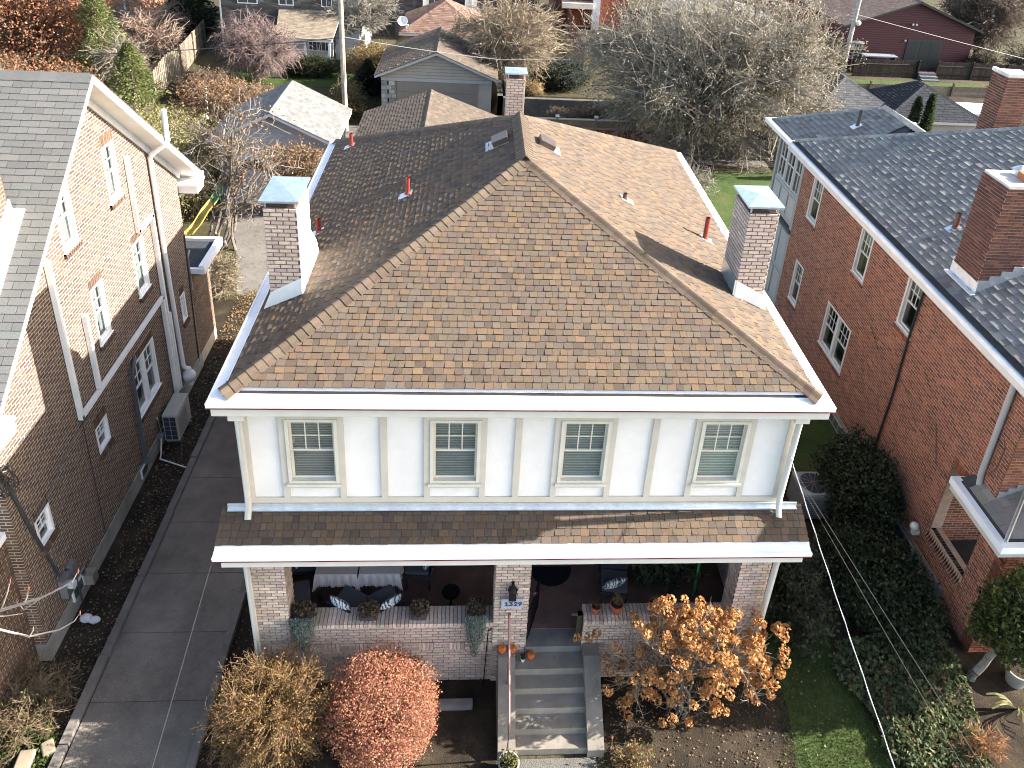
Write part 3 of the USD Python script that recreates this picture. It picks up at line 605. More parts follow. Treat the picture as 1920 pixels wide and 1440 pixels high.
fan = MB().lathe([(.0, -.30), (.06, -.30), (.07, -.24), (.06, -.2), (.15, -.08), (.17, 0), (.15, .09), (.08, .16), (.07, .25), (0, .26)], (.78, .79, .78), (LX+.19, 7.62, .42), 16)
part(lh, 'radon_fan', fan, 'plastic', smooth=50)
part(lh, 'fan_elbow', MB().tube([(LX+.08, 7.6, .78), (LX+.10, 7.61, .70), (LX+.19, 7.62, .62)], .055, (.78, .79, .78), 10), 'plastic', smooth=50)
part(lh, 'conduit', MB().tube([(LX+.02, 5.22, 2.80), (LX+.08, 5.12, 2.80), (LX+.1, 4.95, 2.72), (LX+.08, 4.87, 2.5), (LX+.06, 4.82, .12)], .04, (.10, .11, .13), 8).box(LX+.02, LX+.12, 4.76, 4.88, .02, .16, (.35, .36, .36)), 'plastic', smooth=50)
part(lh, 'cable', MB().tube([(LX+.02, 9.0, 3.9), (LX+.02, 8.92, 2.2), (LX+.02, 8.83, -.05)], .018, (.05, .05, .05), 6), 'plastic')
part(lh, 'cable', MB().tube([(LX+.03, .30, 3.9), (LX+.03, .55, 2.6), (LX+.03, .95, .95)], .03, (.05, .055, .06), 6), 'plastic')
part(lh, 'cable', MB().tube([(LX+.025, 3.05, 3.0), (LX+.02, 2.2, 2.95), (LX+.02, 1.5, 2.75), (LX+.02, .8, 2.6), (LX+.02, .45, 2.75)], .012, (.12, .12, .12), 5), 'plastic')
part(lh, 'cable', MB().tube([(LX+.02, 2.75, 3.2), (LX+.015, 2.72, 1.2), (LX+.015, 2.7, .1)], .009, (.03, .03, .03), 5), 'plastic')
mt = part(lh, 'electric_meter', MB().box(LX+.02, LX+.16, .86, 1.12, .42, .86, (.42, .44, .45)), 'metal')
part(mt, 'meter_dial', MB().tm(trimesh.creation.cylinder(.08, .1, sections=16), (.62, .64, .63), rot_to((LX+.2, .99, .66), Y, Z, X)), 'plastic', smooth=40)
part(lh, 'utility_box', MB().box(LX+.02, LX+.13, 1.20, 1.38, .62, .88, (.45, .47, .48)), 'metal')
part(lh, 'gas_meter', MB().box(LX+.05, LX+.25, 1.55, 1.75, -.05, .2, (.55, .53, .45)).tube([(LX+.1, 1.6, .2), (LX+.1, 1.6, .4), (LX+.1, 1.3, .42), (LX+.1, 1.3, -.2)], .02, (.2, .2, .2), 6), 'metal')
part(lh, 'wire_bundle', MB().tube([(LX+.12+.10*math.sin(t*2.1), .15+.16*math.sin(t*1.7), 4.05+.22*math.cos(t*2.6)) for t in np.linspace(0, 16, 90)], .011, (.035, .03, .028), 5).tube([(LX+.1, .25, 4.0), (LX+.1, .45, 3.6), (LX+.06, .6, 3.5), (LX+.1, .72, 3.65)], .009, (.05, .05, .05), 5), 'plastic')
# rear flat-roofed wing
part(lh, 'rear_wing', MB().box(-12.5, LX-.004, 9.09, 10.48, -.5, 2.62, LMO), 'matte')
for O, U, N, LL, vis in (((LX, 9.09, .05), Y, X, 1.39, False), ((LX, 10.484, .05), -X, Y, 3.9, False)):
    V, C = bricks(rng, O, U, Z, N, sbox(0, 0, LL, 2.6), .188, .049, .0215, LBR, proud=.004); lb.append((lwall, V, C, vis))
part(lh, 'flat_roof', MB().box(-12.5, -8.28, 9.1, 10.7, 2.62, 2.80, (.035, .038, .045)), 'matte')
part(lh, 'gutter', MB().box(-8.29, -8.15, 9.12, 10.82, 2.66, 2.90, (.80, .82, .84)).box(-12.5, -8.29, 10.7, 10.82, 2.66, 2.90, (.82, .82, .8)).box(-8.55, -8.12, 9.07, 9.16, 2.68, 2.84, (.8, .82, .84)), 'paint')
part(lh, 'conduit', MB().tube([(LX+.03, 9.02, 2.2), (LX+.03, 9.02, 3.25), (LX+.06, 9.12, 3.4)], .02, (.45, .46, .47), 6), 'metal')
# front porch stub
pb = part(lh, 'porch_pier', MB().box(-9.6, -8.72, -.95, .19, -.6, 2.75, LMO), 'matte')
for O, U, N, LL in (((-8.714, -.95, -.35), Y, X, 1.14), ((-9.6, -.956, -.35), X, -Y, .88)):
    V, C = bricks(rng, O, U, Z, N, sbox(0, 0, LL, 3.1), .188, .049, .0215, LBR, proud=.004); lb.append((pb, V, C, False))
part(lh, 'porch_roof', MB().box(-12, -8.75, -1.2, .19, 2.75, 2.9, (.3, .3, .3)), 'matte'); part(lh, 'gutter', MB().box(-8.76, -8.60, -1.25, .1, 2.86, 3.0, (.78, .80, .82)), 'paint')
pieces(lb, 'brick', 'brick', 300, 'brick_field'); pieces(ls, 'shingle', 'shingle', 300, 'shingle_field')

# ================================================================ RIGHT HOUSE
rng = np.random.default_rng(13)
RX0 = 9.25
RBR = [(.235, .082, .043), (.19, .066, .039), (.27, .098, .052), (.215, .074, .043), (.15, .056, .038)]
RMO = (.38, .275, .21)
rh = thing('red_brick_house', 'red brick house on the right with slate grey hipped roof', 'house', (14, 6, GZ))
rbk = []
HOLE = [(10.38, 11.08, 3.96, 5.34, 0), (7.12, 7.80, 3.97, 5.33, 0), (4.62, 5.30, 4.01, 5.40, 0), (10.45, 11.08, 1.08, 2.46, 0), (7.05, 8.58, 1.13, 2.52, 1)]
wallp = Polygon([(1.15, .05), (11.9, .05), (11.9, 5.75), (.75, 5.75), (.75, 2.76), (1.15, 2.76)]).union(sbox(.0, -.35, 1.15, 2.75))
opening = sbox(.78, .83, 2.05, 2.6)
wp = wallp.difference(opening)
for a, b, c, d, _ in HOLE: wp = wp.difference(sbox(a, c, b, d))
core = MB().tm(slab(Polygon([(-x, z) for x, z in wp.exterior.coords], [[(-x, z) for x, z in r.coords] for r in wp.interiors]), .25, (RX0+.25, 0, 0), -Y, Z, -X), RMO)
core.box(RX0+.25, 18.6, 11.7, 11.9, -.4, 5.75, RMO); core.box(18.4, 18.6, 1.15, 11.7, -.4, 5.75, RMO); core.box(RX0+.25, 18.6, .75, .95, 2.9, 5.75, RMO)
core.box(RX0+.25, 18.4, 2.05, 2.25, -.4, 2.75, RMO); core.box(RX0+.25, 18.4, 1.35, 11.7, 2.75, 2.85, (.2, .2, .2)); core.box(RX0+.25, 18.4, 1.35, 11.7, 5.5, 5.58, (.2, .2, .2))
rwall = part(rh, 'wall', core, 'matte')
reg = wallp.difference(sbox(.78, .83-.28, 2.05, 2.6+.21))
for a, b, c, d, _ in HOLE: reg = reg.difference(sbox(a-.005, c-.12, b+.005, d+.005))
rreg = Polygon([(-x, z) for x, z in reg.exterior.coords], [[(-x, z) for x, z in r.coords] for r in reg.interiors])
V, C = bricks(rng, (RX0, 0, 0), -Y, Z, -X, rreg, .197, .052, .018, RBR, proud=.003, jit=.16); rbk.append((rwall, V, C, True))
for a, b, c, d, _ in HOLE:
    V, C = soldiers(rng, (RX0, 0, 0), -Y, Z, -X, -b-.03, -a+.03, c-.115, c-.01, .057, .013, RBR, proud=.045, tilt=.01); rbk.append((rwall, V, C, False))
V, C = soldiers(rng, (RX0, 0, 0), -Y, Z, -X, -2.05, -.78, 2.605, 2.81, .057, .013, RBR, proud=.008); rbk.append((rwall, V, C, False))
V, C = soldiers(rng, (RX0, 0, 0), -Y, Z, -X, -2.05, -.78, .56, .83, .057, .013, [(.20, .12, .085), (.17, .09, .06)], proud=-.12, tilt=.19); rbk.append((rwall, V, C, False))
# inner porch wall, front wall of second storey, porch front parapet
for O, U, N, rg2, vis in (((RX0+.25, 2.05, -.35), X, -Y, sbox(0, 0, 8.8, 3.0), False), ((RX0, .744, 2.9), X, -Y, sbox(0, 0, 9.3, 2.8), False), ((RX0, -.006, -.35), X, -Y, sbox(0, 0, .62, 3.05).union(sbox(.62, 0, 8, 1.35)), False)):
    V, C = bricks(rng, O, U, Z, N, rg2, .197, .052, .018, RBR, proud=.003, jit=.16); rbk.append((rwall, V, C, vis))
pp = part(rh, 'porch_parapet', MB().box(RX0+.25, 17, .0, .25, -.5, 1.0, RMO).box(RX0, RX0+.62, .0, .25, -.5, 2.75, RMO), 'matte')
part(rh, 'parapet_cap', MB().box(RX0+.62, 17, -.05, .30, 1.0, 1.08, (.36, .35, .33)), 'concrete')
part(rh, 'porch_floor', MB().box(RX0+.2, 18.4, .2, 2.05, .3, .45, (.05, .05, .05)), 'concrete')
for a, b, c, d, t in HOLE:
    window(rh, (RX0, 0, 0), -Y, Z, -X, -b, -a, c, d, col=(.60, .60, .56), muntin=(3, 2), recess=.05, fr=.06, double=(t == 1), shade=.35 if c > 3 else None, shadecol=(.25, .27, .27), trimout=.008, sill=True)
part(rh, 'foundation', MB().box(RX0-.05, 18.65, 1.1, 11.95, -.7, .05, (.20, .185, .155)), 'concrete')
for a, b in ((6.05, 6.95), (2.2, 3.4)):
    bw = part(rh, 'basement_window', MB().box(RX0-.075, RX0-.04, a, b, -.3, .0, (.30, .31, .26)), 'paint')
    for k in range(3): part(bw, 'pane', MB().box(RX0-.085, RX0-.07, a+.05+k*(b-a-.05)/3, a+(k+1)*(b-a-.05)/3, -.25, -.04, (.06, .07, .06)), 'plastic')
# roof
SLATE = [(.190, .187, .180), (.165, .164, .160), (.212, .207, .197), (.182, .178, .172), (.222, .214, .198)]
RH = hip_planes(8.75, 19.1, -.60, 12.42, 5.90, 8.5, 4.45, 7.25, 13.92)  # front eave drawn forward, out of view, to shade the stucco house porch roof
rc = np.array([(8.85, -.62, 5.92), (19.0, -.62, 5.92), (19.0, 12.3, 5.92), (8.85, 12.3, 5.92), (13.92, 4.45, 8.46), (13.92, 7.25, 8.46)])
rroof = part(rh, 'roof', MB().add(rc, [[0, 1, 4], [1, 2, 5], [1, 5, 4], [2, 3, 5], [3, 0, 4], [3, 4, 5]], (.04, .042, .045)), 'matte')
rs = []
for k, (O, U, W, N, S, lim) in RH.items():
    V, C = shingles(rng, O+W*.22, U, W, N, lambda s, lim=lim: lim(s+.22), S-.22,   .150, .16, .30, SLATE, th=.019, jit=.10); rs.append((rroof, V, C, k == 'left'))
capm = []
for cn, rr, a, b in (((8.75, -.60, 5.9), (13.92, 4.45, 8.5), 'front', 'left'), ((8.75, 12.42, 5.9), (13.92, 7.25, 8.5), 'back', 'left'), ((19.1, 12.42, 5.9), (13.92, 7.25, 8.5), 'back', 'right')):
    capm += hipcaps(RH, cn, rr, a, b, .15, .15, SLATE, rng, .014, roll=.015)
capm += caps(rng, (13.92, 4.35, 8.51), (13.92, 7.35, 8.51), -RH['left'][2], -RH['right'][2], .15, .15, SLATE, .014, .02)
for V, F, c in capm: part(rroof, 'ridge_cap', MB().add(V, F, c), 'shingle')
for mb in ring([(.03, 5.80), (.0, 5.83), (-.004, 5.905), (.02, 5.915), (.06, 5.90), (.13, 5.90), (.17, 5.93), (.27, 6.03)], 8.75, 19.1, -.60, 12.42, (.80, .80, .78), (0, 2, 3)): part(rh, 'gutter', mb, 'paint')
for mb in ring([(.04, 5.82), (.04, 5.66), (.06, 5.64), (.5, 5.64)], 8.75, 19.1, -.60, 12.42, (.62, .60, .55), (0, 2, 3)): part(rh, 'fascia', mb, 'paint')
# chimneys
def rchim(x0, x1, y0, y1, z0, z1, capz=True):
    p = part(rh, 'chimney', MB().box(x0+.008, x1-.008, y0+.008, y1-.008, z0, z1-.005, RMO), 'matte')
    for O, U, N, LL in (((x0, y0, z0), X, -Y, x1-x0), ((x0, y1, z0), -Y, -X, y1-y0), ((x1, y0, z0), Y, X, y1-y0)):
        V, C = bricks(rng, O, U, Z, N, sbox(0, 0, LL, z1-z0), .195, .054, .018, [(.115, .044, .032), (.092, .036, .028), (.14, .054, .036)], proud=.006); rbk.append((p, V, C, False))
    part(p, 'crown', MB().box(x0+.02, x1-.02, y0+.02, y1-.02, z1-.005, z1+.05, (.55, .53, .48)), 'concrete')
    return p
cr = rchim(9.28, 10.12, 3.15, 4.02, 5.9, 8.48)
part(cr, 'flue_tile', MB().box(9.72, 9.98, 3.35, 3.62, 8.5, 8.68, (.42, .15, .07)), 'brick')
part(cr, 'flue_cap', MB().lathe([(.09, 0), (.09, .1), (.15, .12), (.15, .16), (.02, .24), (0, .24)], (.55, .57, .58), (9.86, 3.75, 8.5), 14), 'metal', smooth=40)
part(cr, 'flashing', MB().box(9.16, 9.275, 3.05, 4.1, 6.14, 6.17, (.66, .68, .70)).box(9.262, 9.28, 3.1, 4.05, 6.1, 6.42, (.66, .67, .67)), 'metal')
for i in range(4): part(cr, 'flashing', MB().box(9.27+i*.22, 9.27+(i+1)*.22, 3.128-.002*i, 3.145, 6.10+i*.11, 6.46+i*.11, (.62, .63, .63)), 'metal')
c2 = rchim(13.15, 13.9, 9.5, 10.2, 6.5, 8.97)
part(c2, 'crown_rim', MB().box(13.12, 13.93, 9.47, 9.57, 8.97, 9.06, (.62, .6, .55)).box(13.12, 13.22, 9.57, 10.22, 8.97, 9.06, (.62, .6, .55)), 'concrete')
zlr = lambda x: 5.90+(8.5-5.9)/5.17*(x-8.75)
roof_pipe(rh, 10.02, 5.35, zlr, .36, (.10, .04, .03), .06)
# rear sun porch wing
SW = hip_planes(8.95, 14.0, 8.0, 14.62, 5.84, 7.2, 10.5, 12.1, 11.47)
swr = part(rh, 'wing_roof', MB().add([(9.0, 8.0, 5.85), (13.95, 8, 5.85), (13.95, 14.55, 5.85), (9.0, 14.55, 5.85), (11.47, 10.5, 7.16), (11.47, 12.1, 7.16)], [[2, 3, 5], [3, 0, 4], [3, 4, 5], [1, 2, 5], [1, 5, 4]], (.04, .042, .045)), 'matte')
for k in ('left', 'back', 'right'):
    O, U, W, N, S, lim = SW[k]
    V, C = shingles(rng, O+W*.06, U, W, N, (lambda s, lim=lim: (lim(s+.06)[0], min(lim(s+.06)[1], 4.0))) if k == 'left' else (lambda s, lim=lim: lim(s+.06)), S-.06, .150, .16, .30, SLATE, th=.019, jit=.10); rs.append((swr, V, C, k == 'left'))
for cn, a, b in (((8.95, 14.62, 5.84), 'back', 'left'), ((14.0, 14.62, 5.84), 'back', 'right')):
    for V, F, c in hipcaps(SW, cn, (11.47, 12.1, 7.2), a, b, .14, .15, SLATE, rng, .014, roll=.015): part(swr, 'ridge_cap', MB().add(V, F, c), 'shingle')
for V, F, c in caps(rng, (11.47, 12.2, 7.21), (11.47, 9.7, 7.21), -SW['left'][2], -SW['right'][2], .14, .15, [(.3, .27, .22)], .014, .02): part(swr, 'ridge_cap', MB().add(V, F, c), 'shingle')  # cream caps paint in the sunlit side of this ridge
roof_pipe(rh, 10.35, 11.4, lambda x: 5.84+.54*(x-8.95)+.22, .46, (.025, .025, .025), .05)
part(rh, 'gutter', MB().box(8.83, 8.97, 12.45, 14.70, 5.72, 5.86, (.72, .72, .68)).box(8.97, 14.1, 14.58, 14.70, 5.72, 5.86, (.72, .72, .68)), 'paint')
PG = (.34, .335, .31)
swall = part(rh, 'sun_porch', MB().box(9.34, 13.6, 11.92, 14.3, -.4, 2.9, PG).box(9.34, 13.6, 11.92, 14.3, 2.98, 4.05, PG).box(9.34, 13.6, 11.92, 14.3, 5.55, 5.8, PG).box(13.2, 13.6, 11.92, 14.3, 4.05, 5.55, PG), 'paint')
part(rh, 'porch_cornice', MB().box(9.22, 13.7, 11.93, 14.42, 2.86, 2.99, (.05, .055, .06)), 'paint')
for i in range(3):
    a = 12.0+.15+i*.68
    part(swall, 'post', MB().box(9.325, 9.46, a-.14, a-.03, 4.05, 5.55, (.40, .39, .36)), 'paint')
    window(swall, (9.34, 0, 0), -Y, Z, -X, -a-.52, -a, 4.08, 5.52, col=(.52, .52, .48), muntin=(2, 2), recess=.03, fr=.05, lower_m=(2, 1), trimout=.01, back=False, sill=False) if False else None
    f = MB()
    y0, y1 = a-.01, a+.55
    for q in (y0, (y0+y1)/2-.012, y1-.04): f.box(9.335, 9.37, q, q+(.04 if q != (y0+y1)/2-.012 else .024), 4.08, 5.54, (.56, .56, .52))
    for q in (4.08, 4.75, 5.49): f.box(9.336, 9.368, y0+.04, y1-.04, q, q+.045, (.56, .56, .52))
    wn = part(swall, 'window', f, 'paint'); part(wn, 'pane', MB().add([(9.353, y1, 4.1), (9.353, y0, 4.1), (9.353, y0, 5.5), (9.353, y1, 5.5)], [[0, 1, 2, 3]], (.5, .5, .5)), 'glass'); part(wn, 'curtain', MB().box(9.48, 9.49, y0, y1, 4.1, 5.5, (.10, .10, .085)), 'fabric')
    part(swall, 'panel', MB().box(9.31, 9.335, a-.01, a+.53, 3.2, 3.92, (.40, .395, .37)), 'paint')
    part(swall, 'panel', MB().box(9.31, 9.335, a-.01, a+.53, .2, 1.25, (.40, .395, .37)), 'paint')
    part(swall, 'panel', MB().box(9.312, 9.337, a-.01, a+.53, 1.4, 2.7, (.36, .37, .37)), 'paint')
part(swall, 'post', MB().box(9.26, 9.34, 11.90, 12.1, -.4, 5.6, (.31, .305, .28)), 'paint'); part(swall, 'post', MB().box(9.30, 9.46, 14.18, 14.32, -.4, 5.6, (.31, .305, .28)), 'paint')
# porch roof at the front
PR = hip_planes(8.86, 19, -.22, 3.5, 2.82, 3.65, 1.16, 2.0, 13)
def pslope(O, U, W, S, lim, vis):
    N = np.cross(U, W); V, C = shingles(rng, O+W*.16, U, W, N, lim, S-.16, .150, .16, .34, [(c[0]*1.15, c[1]*1.1, c[2]*1.05) for c in SLATE], th=.012, jit=.12); return (prf, V, C, vis)
prf = part(rh, 'porch_roof', MB().add([(8.9, -.18, 2.80), (17, -.18, 2.80), (17, 1.15, 3.52), (10.2, 1.15, 3.52), (8.9, 1.5, 2.80), (10.2, 1.15, 3.50)], [[0, 1, 2], [0, 2, 3], [0, 3, 4]], (.05, .05, .05)), 'matte')
h = .74
Wf = nrmz((0, 1.37, h)); rs.append(pslope(np.array((8.86, -.22, 2.82)), X, Wf, math.hypot(1.37, h), lambda s: ((s+.16)/1.557*1.37, 8.2), True))
Wl3 = nrmz((1.37, 0, h)); rs.append(pslope(np.array((8.86, 1.15, 2.82)), -Y, Wl3, math.hypot(1.37, h), lambda s: (0, 1.37-(s+.16)/1.557*1.37), True))
part(rh, 'gutter', MB().box(8.82, 8.95, -.26, 1.5, 2.70, 2.86, (.78, .80, .82)).box(8.95, 17, -.26, -.13, 2.70, 2.86, (.80, .80, .78)).box(8.95, 9.25, 1.38, 1.5, 2.70, 2.86, (.78, .8, .82)), 'paint')
part(rh, 'fascia', MB().box(8.86, 8.95, -.2, 1.48, 2.55, 2.70, (.55, .53, .47)).box(8.95, 17, -.2, -.1, 2.55, 2.70, (.55, .53, .47)), 'paint')
for i in range(5): part(rh, 'flashing', MB().box(9.26+i*.16, 9.26+(i+1)*.16, 0.718+.001*i, 0.738, 2.95+i*.085, 3.22+i*.085, (.66, .67, .67)), 'metal')
part(rh, 'hip_flashing', MB().tube([(8.92, -.16, 2.90), (10.18, 1.13, 3.62)], .035, (.55, .58, .57), 6), 'metal')
part(rh, 'downspout', MB().tube([(RX0-.08, 1.22, 5.66), (RX0-.08, 1.22, 5.4), (RX0-.06, 1.22, 3.2), (RX0-.06, 1.16, 2.92)], .06, (.40, .39, .38), 10), 'paint', smooth=50)
part(rh, 'cable', MB().tube([(RX0-.05, 4.56, 5.5), (RX0-.04, 4.62, 4.2), (RX0-.04, 4.58, 2.4), (RX0-.04, 4.66, .2), (RX0-.05, 4.66, -.3)], .028, (.02, .02, .022), 6), 'plastic')
part(rh, 'cable', MB().tube([(RX0-.02, 6.2, 3.25), (RX0-.02, 5.6, 2.9), (RX0-.02, 4.9, 2.95), (RX0-.02, 3.8, 2.85), (RX0-.02, 2.9, 3.0), (RX0-.02, 2.5, 2.2), (RX0-.02, 1.9, 2.3), (RX0-.02, 1.4, 2.6)], .008, (.03, .03, .03), 5), 'plastic')
part(rh, 'cable', MB().tube([(RX0-.1, .95, 4.3), (RX0-.15, .8, 4.2), (RX0-.12, .85, 3.7), (RX0-.06, 1.05, 3.3)], .01, (.03, .03, .03), 5), 'plastic')
part(rh, 'porch_lamp', MB().tm(trimesh.creation.icosphere(2, .10), (.72, .72, .66), trimesh.transformations.translation_matrix((RX0-.14, 2.35, .55))).box(RX0-.16, RX0, 2.3, 2.4, .33, .45, (.05, .05, .05)), 'plastic', smooth=60)
pieces(rbk, 'brick', 'brick', 300, 'brick_field'); pieces(rs, 'shingle', 'shingle', 300, 'shingle_field')

# ================================================================ GROUND, DRIVE, YARDS
rng = np.random.default_rng(17)
def terrain(x, y):
    """the lots behind the alley stand on a higher terrace"""
    x, y = np.asarray(x, float), np.asarray(y, float)
    e = np.where(x > .6, 32.05, np.where(x > -6.4, 36.0, 31.5)); w = np.where(x > .6, .25, 2.0)
    t = np.clip((y-e)/w, 0, 1); return GZ+np.where(x > -6.4, .95, .5)*t*t*(3-2*t)+np.clip(y-60, 0, None)*.02
gx = np.unique(np.concatenate([np.linspace(-260, -40, 12), np.arange(-40, 60.1, .8), np.linspace(62, 260, 12)])); gy = np.unique(np.concatenate([np.linspace(-160, -12, 8), np.arange(-12, 80.1, .5), np.linspace(84, 420, 16)]))
GXX, GYY = np.meshgrid(gx, gy); GZZ = terrain(GXX, GYY)
nx, ny = len(gx), len(gy); idx = np.arange(nx*ny).reshape(ny, nx)
single('ground', MB().add(np.stack([GXX, GYY, GZZ], -1).reshape(-1, 3), np.stack([idx[:-1, :-1], idx[:-1, 1:], idx[1:, 1:], idx[1:, :-1]], -1).reshape(-1, 4), (.1, .1, .1)), 'earth', kind='structure', smooth=False)
def sheet(name, poly, z, mat, kind='structure', col=(.1, .1, .1), label=None):
    m = trimesh.util.concatenate([trimesh.creation.triangulate_polygon(g, engine='earcut')[1] is not None and trimesh.Trimesh(np.c_[trimesh.creation.triangulate_polygon(g, engine='earcut')[0], np.zeros(len(trimesh.creation.triangulate_polygon(g, engine='earcut')[0]))], trimesh.creation.triangulate_polygon(g, engine='earcut')[1], process=False) for g in getattr(poly, 'geoms', [poly])])
    m.apply_translation((0, 0, z)); return single(name, MB().tm(m, col), mat, kind=kind)
sheet('planting_bed', Polygon([(-9.2, -6), (-7.62, -6), (-7.62, 11.5), (-8.2, 12.5), (-12.5, 12.5), (-12.5, 10.6), (-8.5, 10.6), (-8.5, -.9), (-9.2, -.9)]), GZ+.004, 'soil')
sheet('planting_bed', Polygon([(-5.32, -6), (-.28, -6), (-.28, -.35), (-4.48, -.35), (-4.48, 10.1), (-5.32, 10.1)]), GZ+.004, 'soil')
sheet('planting_bed', Polygon([(1.6, -6), (4.3, -6), (4.95, -2.2), (5.15, -1.0), (5.2, 6), (4.52, 6), (4.52, -.35), (1.6, -.35)]), GZ+.004, 'soil')
sheet('planting_bed', Polygon([(7.3, -6), (17, -6), (17, -.02), (9.2, -.02), (9.2, 4.9), (6.6, 4.9), (6.5, -.3)]), GZ+.004, 'soil')
sheet('lawn', Polygon([(4.3, -6), (7.3, -6), (6.5, -.3), (6.6, 4.9), (9.2, 4.9), (9.2, 13), (5.2, 13), (5.2, 6), (5.15, -1), (4.95, -2.2)]), GZ+.004, 'turf')
sheet('walkway', Polygon([(.0, -8), (1.45, -8), (1.45, -1.79), (.0, -1.79)]), GZ+.014, 'alley')
# driveway: concrete slabs with joints, low kerbs each side
for i in range(14):
    y0 = -6.0+i*1.34; y1 = y0+1.325
    xl, xr = -7.45-.008*(y0+6)*.3, -5.45-.03*max(0, y0-2)*1.0
    dz = rng.uniform(-.006, .006)
    V = [(xl, y0, GZ-.1), (xr, y0, GZ-.1), (xr-.03*(y0 > 2), y1, GZ-.1), (xl, y1, GZ-.1)]; V += [(a, b, GZ+.03+dz) for a, b, _ in V]
    single('driveway_slab', MB().hexes([V], (.1, .1, .1), True), 'drive', kind='structure')
def kerb(x0, x1, ys, mid):
    for y0, y1 in zip(ys[:-1], ys[1:]):
        j = rng.uniform(-.02, .02)
        single('kerb', MB().box(x0+j, x1+j, y0+.01, y1-.01, GZ-.1, GZ+.12+rng.uniform(-.015, .015), (.15, .135, .12)), 'concrete', kind='structure')
kerb(-7.62, -7.47, [-6, -4.1, -2.2, -1.4, .2, 1.9, 3.6, 5.3, 7.0, 8.7, 10.4, 11.8], None); kerb(-5.43, -5.30, [-6, -4, -2.1, -.2, 1.7, 3.6], None)
sheet('back_driveway', Polygon([(-8.6, 12.86), (-5.6, 12.86), (-4.5, 11.4), (1.5, 11.4), (1.5, 18.8), (-6.0, 18.8), (-6.2, 19.6), (-11.3, 19.6), (-9.6, 16.5)]), GZ+.006, 'alley')
sheet('alley', Polygon([(-40, 25.4), (60, 25.4), (60, 29.2), (-40, 29.2)]), GZ+.006, 'alley')
sheet('rear_lawn', Polygon([(2.2, 11.4), (9.2, 11.6), (9.2, 14.6), (14, 14.8), (14, 24.5), (2.2, 24.5)]), GZ+.006, 'turf')
sheet('side_lawn', Polygon([(-16, 34.0), (-6.6, 34.0), (-6.6, 37.0), (-16, 37.0)]), .17, 'turf')
sheet('far_shade_ground', Polygon([(16.5, 29.4), (42, 29.4), (42, 31.6), (16.5, 31.6)]), GZ+.008, 'soil'); sheet('far_shade_ground', Polygon([(16.5, 32.5), (42, 32.5), (42, 37.4), (16.5, 37.4)]), .61, 'soil')  # dark sheets added to darken this ground where shade lies
sheet('far_lit_lawn', Polygon([(21, 37.6), (32, 37.6), (32, 38.5), (21, 38.5)]), .62, 'turf')  # turf cut down to the sunlit strip; shaded lawn is dark soil

# ================================================================ VEGETATION HELPERS
def segs(P0, P1, R0, R1, col, k=3):
    """many tapered segments at once"""
    P0, P1 = np.asarray(P0, float), np.asarray(P1, float); n = len(P0); R0 = np.broadcast_to(R0, n); R1 = np.broadcast_to(R1, n)
    d = P1-P0; L = np.linalg.norm(d, axis=1, keepdims=True); d = d/np.maximum(L, 1e-9)
    ref = np.where(np.abs(d[:, 2:3]) < .8, np.array([[0, 0, 1.]]), np.array([[1., 0, 0]])); a = np.cross(d, ref); a /= np.linalg.norm(a, axis=1, keepdims=True); b = np.cross(d, a)
    th = np.arange(k)*2*math.pi/k; ring = np.cos(th)[None, :, None]*a[:, None]+np.sin(th)[None, :, None]*b[:, None]
    V = np.concatenate([P0[:, None]+R0[:, None, None]*ring, P1[:, None]+R1[:, None, None]*ring], 1)
    j = np.arange(k); q = np.stack([j, (j+1) % k, (j+1) % k+k, j+k], 1); F = np.vstack([q[:, [0, 1, 2]], q[:, [0, 2, 3]]])
    F = (F[None]+2*k*np.arange(n)[:, None, None]).reshape(-1, 3)
    col = np.asarray(col, float); C = np.repeat(np.broadcast_to(col, (n, 3)) if col.ndim == 1 else col, 2*k, 0)
    return V.reshape(-1, 3), F, C
def unit(rg, n): v = rg.normal(size=(n, 3)); return v/np.linalg.norm(v, axis=1, keepdims=True)
def leaves(rg, P, size, cols, elong=1.7, w=None, jit=.18, up=.0, dirs=None):
    """rhombic leaves at the points P"""
    P = np.asarray(P, float); n = len(P); size = np.broadcast_to(size, n)*rg.uniform(.7, 1.3, n)
    d = unit(rg, n) if dirs is None else dirs+unit(rg, n)*.6; d[:, 2] += up; d /= np.linalg.norm(d, axis=1, keepdims=True)
    s = np.cross(d, unit(rg, n)); s /= np.linalg.norm(s, axis=1, keepdims=True)+1e-9; nn = np.cross(d, s)
    L = size[:, None]*elong; W = size[:, None]
    V = np.stack([P-d*L*.5, P+s*W*.5+nn*W*.15, P+d*L*.5, P-s*W*.5+nn*W*.15], 1).reshape(-1, 3)
    F = (np.array([[0, 1, 2], [0, 2, 3]])[None]+4*np.arange(n)[:, None, None]).reshape(-1, 3)
    return V, F, np.repeat(palette(rg, n, cols, jit, w), 4, 0)
def ellipsoid(rg, n, c, r, shell=.45, noise=.25, seed=0, zmin=None):
    """points in a lumpy ellipsoid"""
    out = []; c, r = np.asarray(c, float), np.asarray(r, float); tot = 0
    while tot < n:
        u = unit(rg, n*2); rad = rg.uniform(0, 1, n*2)**shell
        lump = 1-noise+2*noise*meshkit.noise(u*2.3+50, seed); p = u*(rad*lump)[:, None]
        q = c+p*r
        if zmin is not None: q = q[q[:, 2] > zmin]
        out.append(q); tot += len(q)
    return np.vstack(out)[:n]
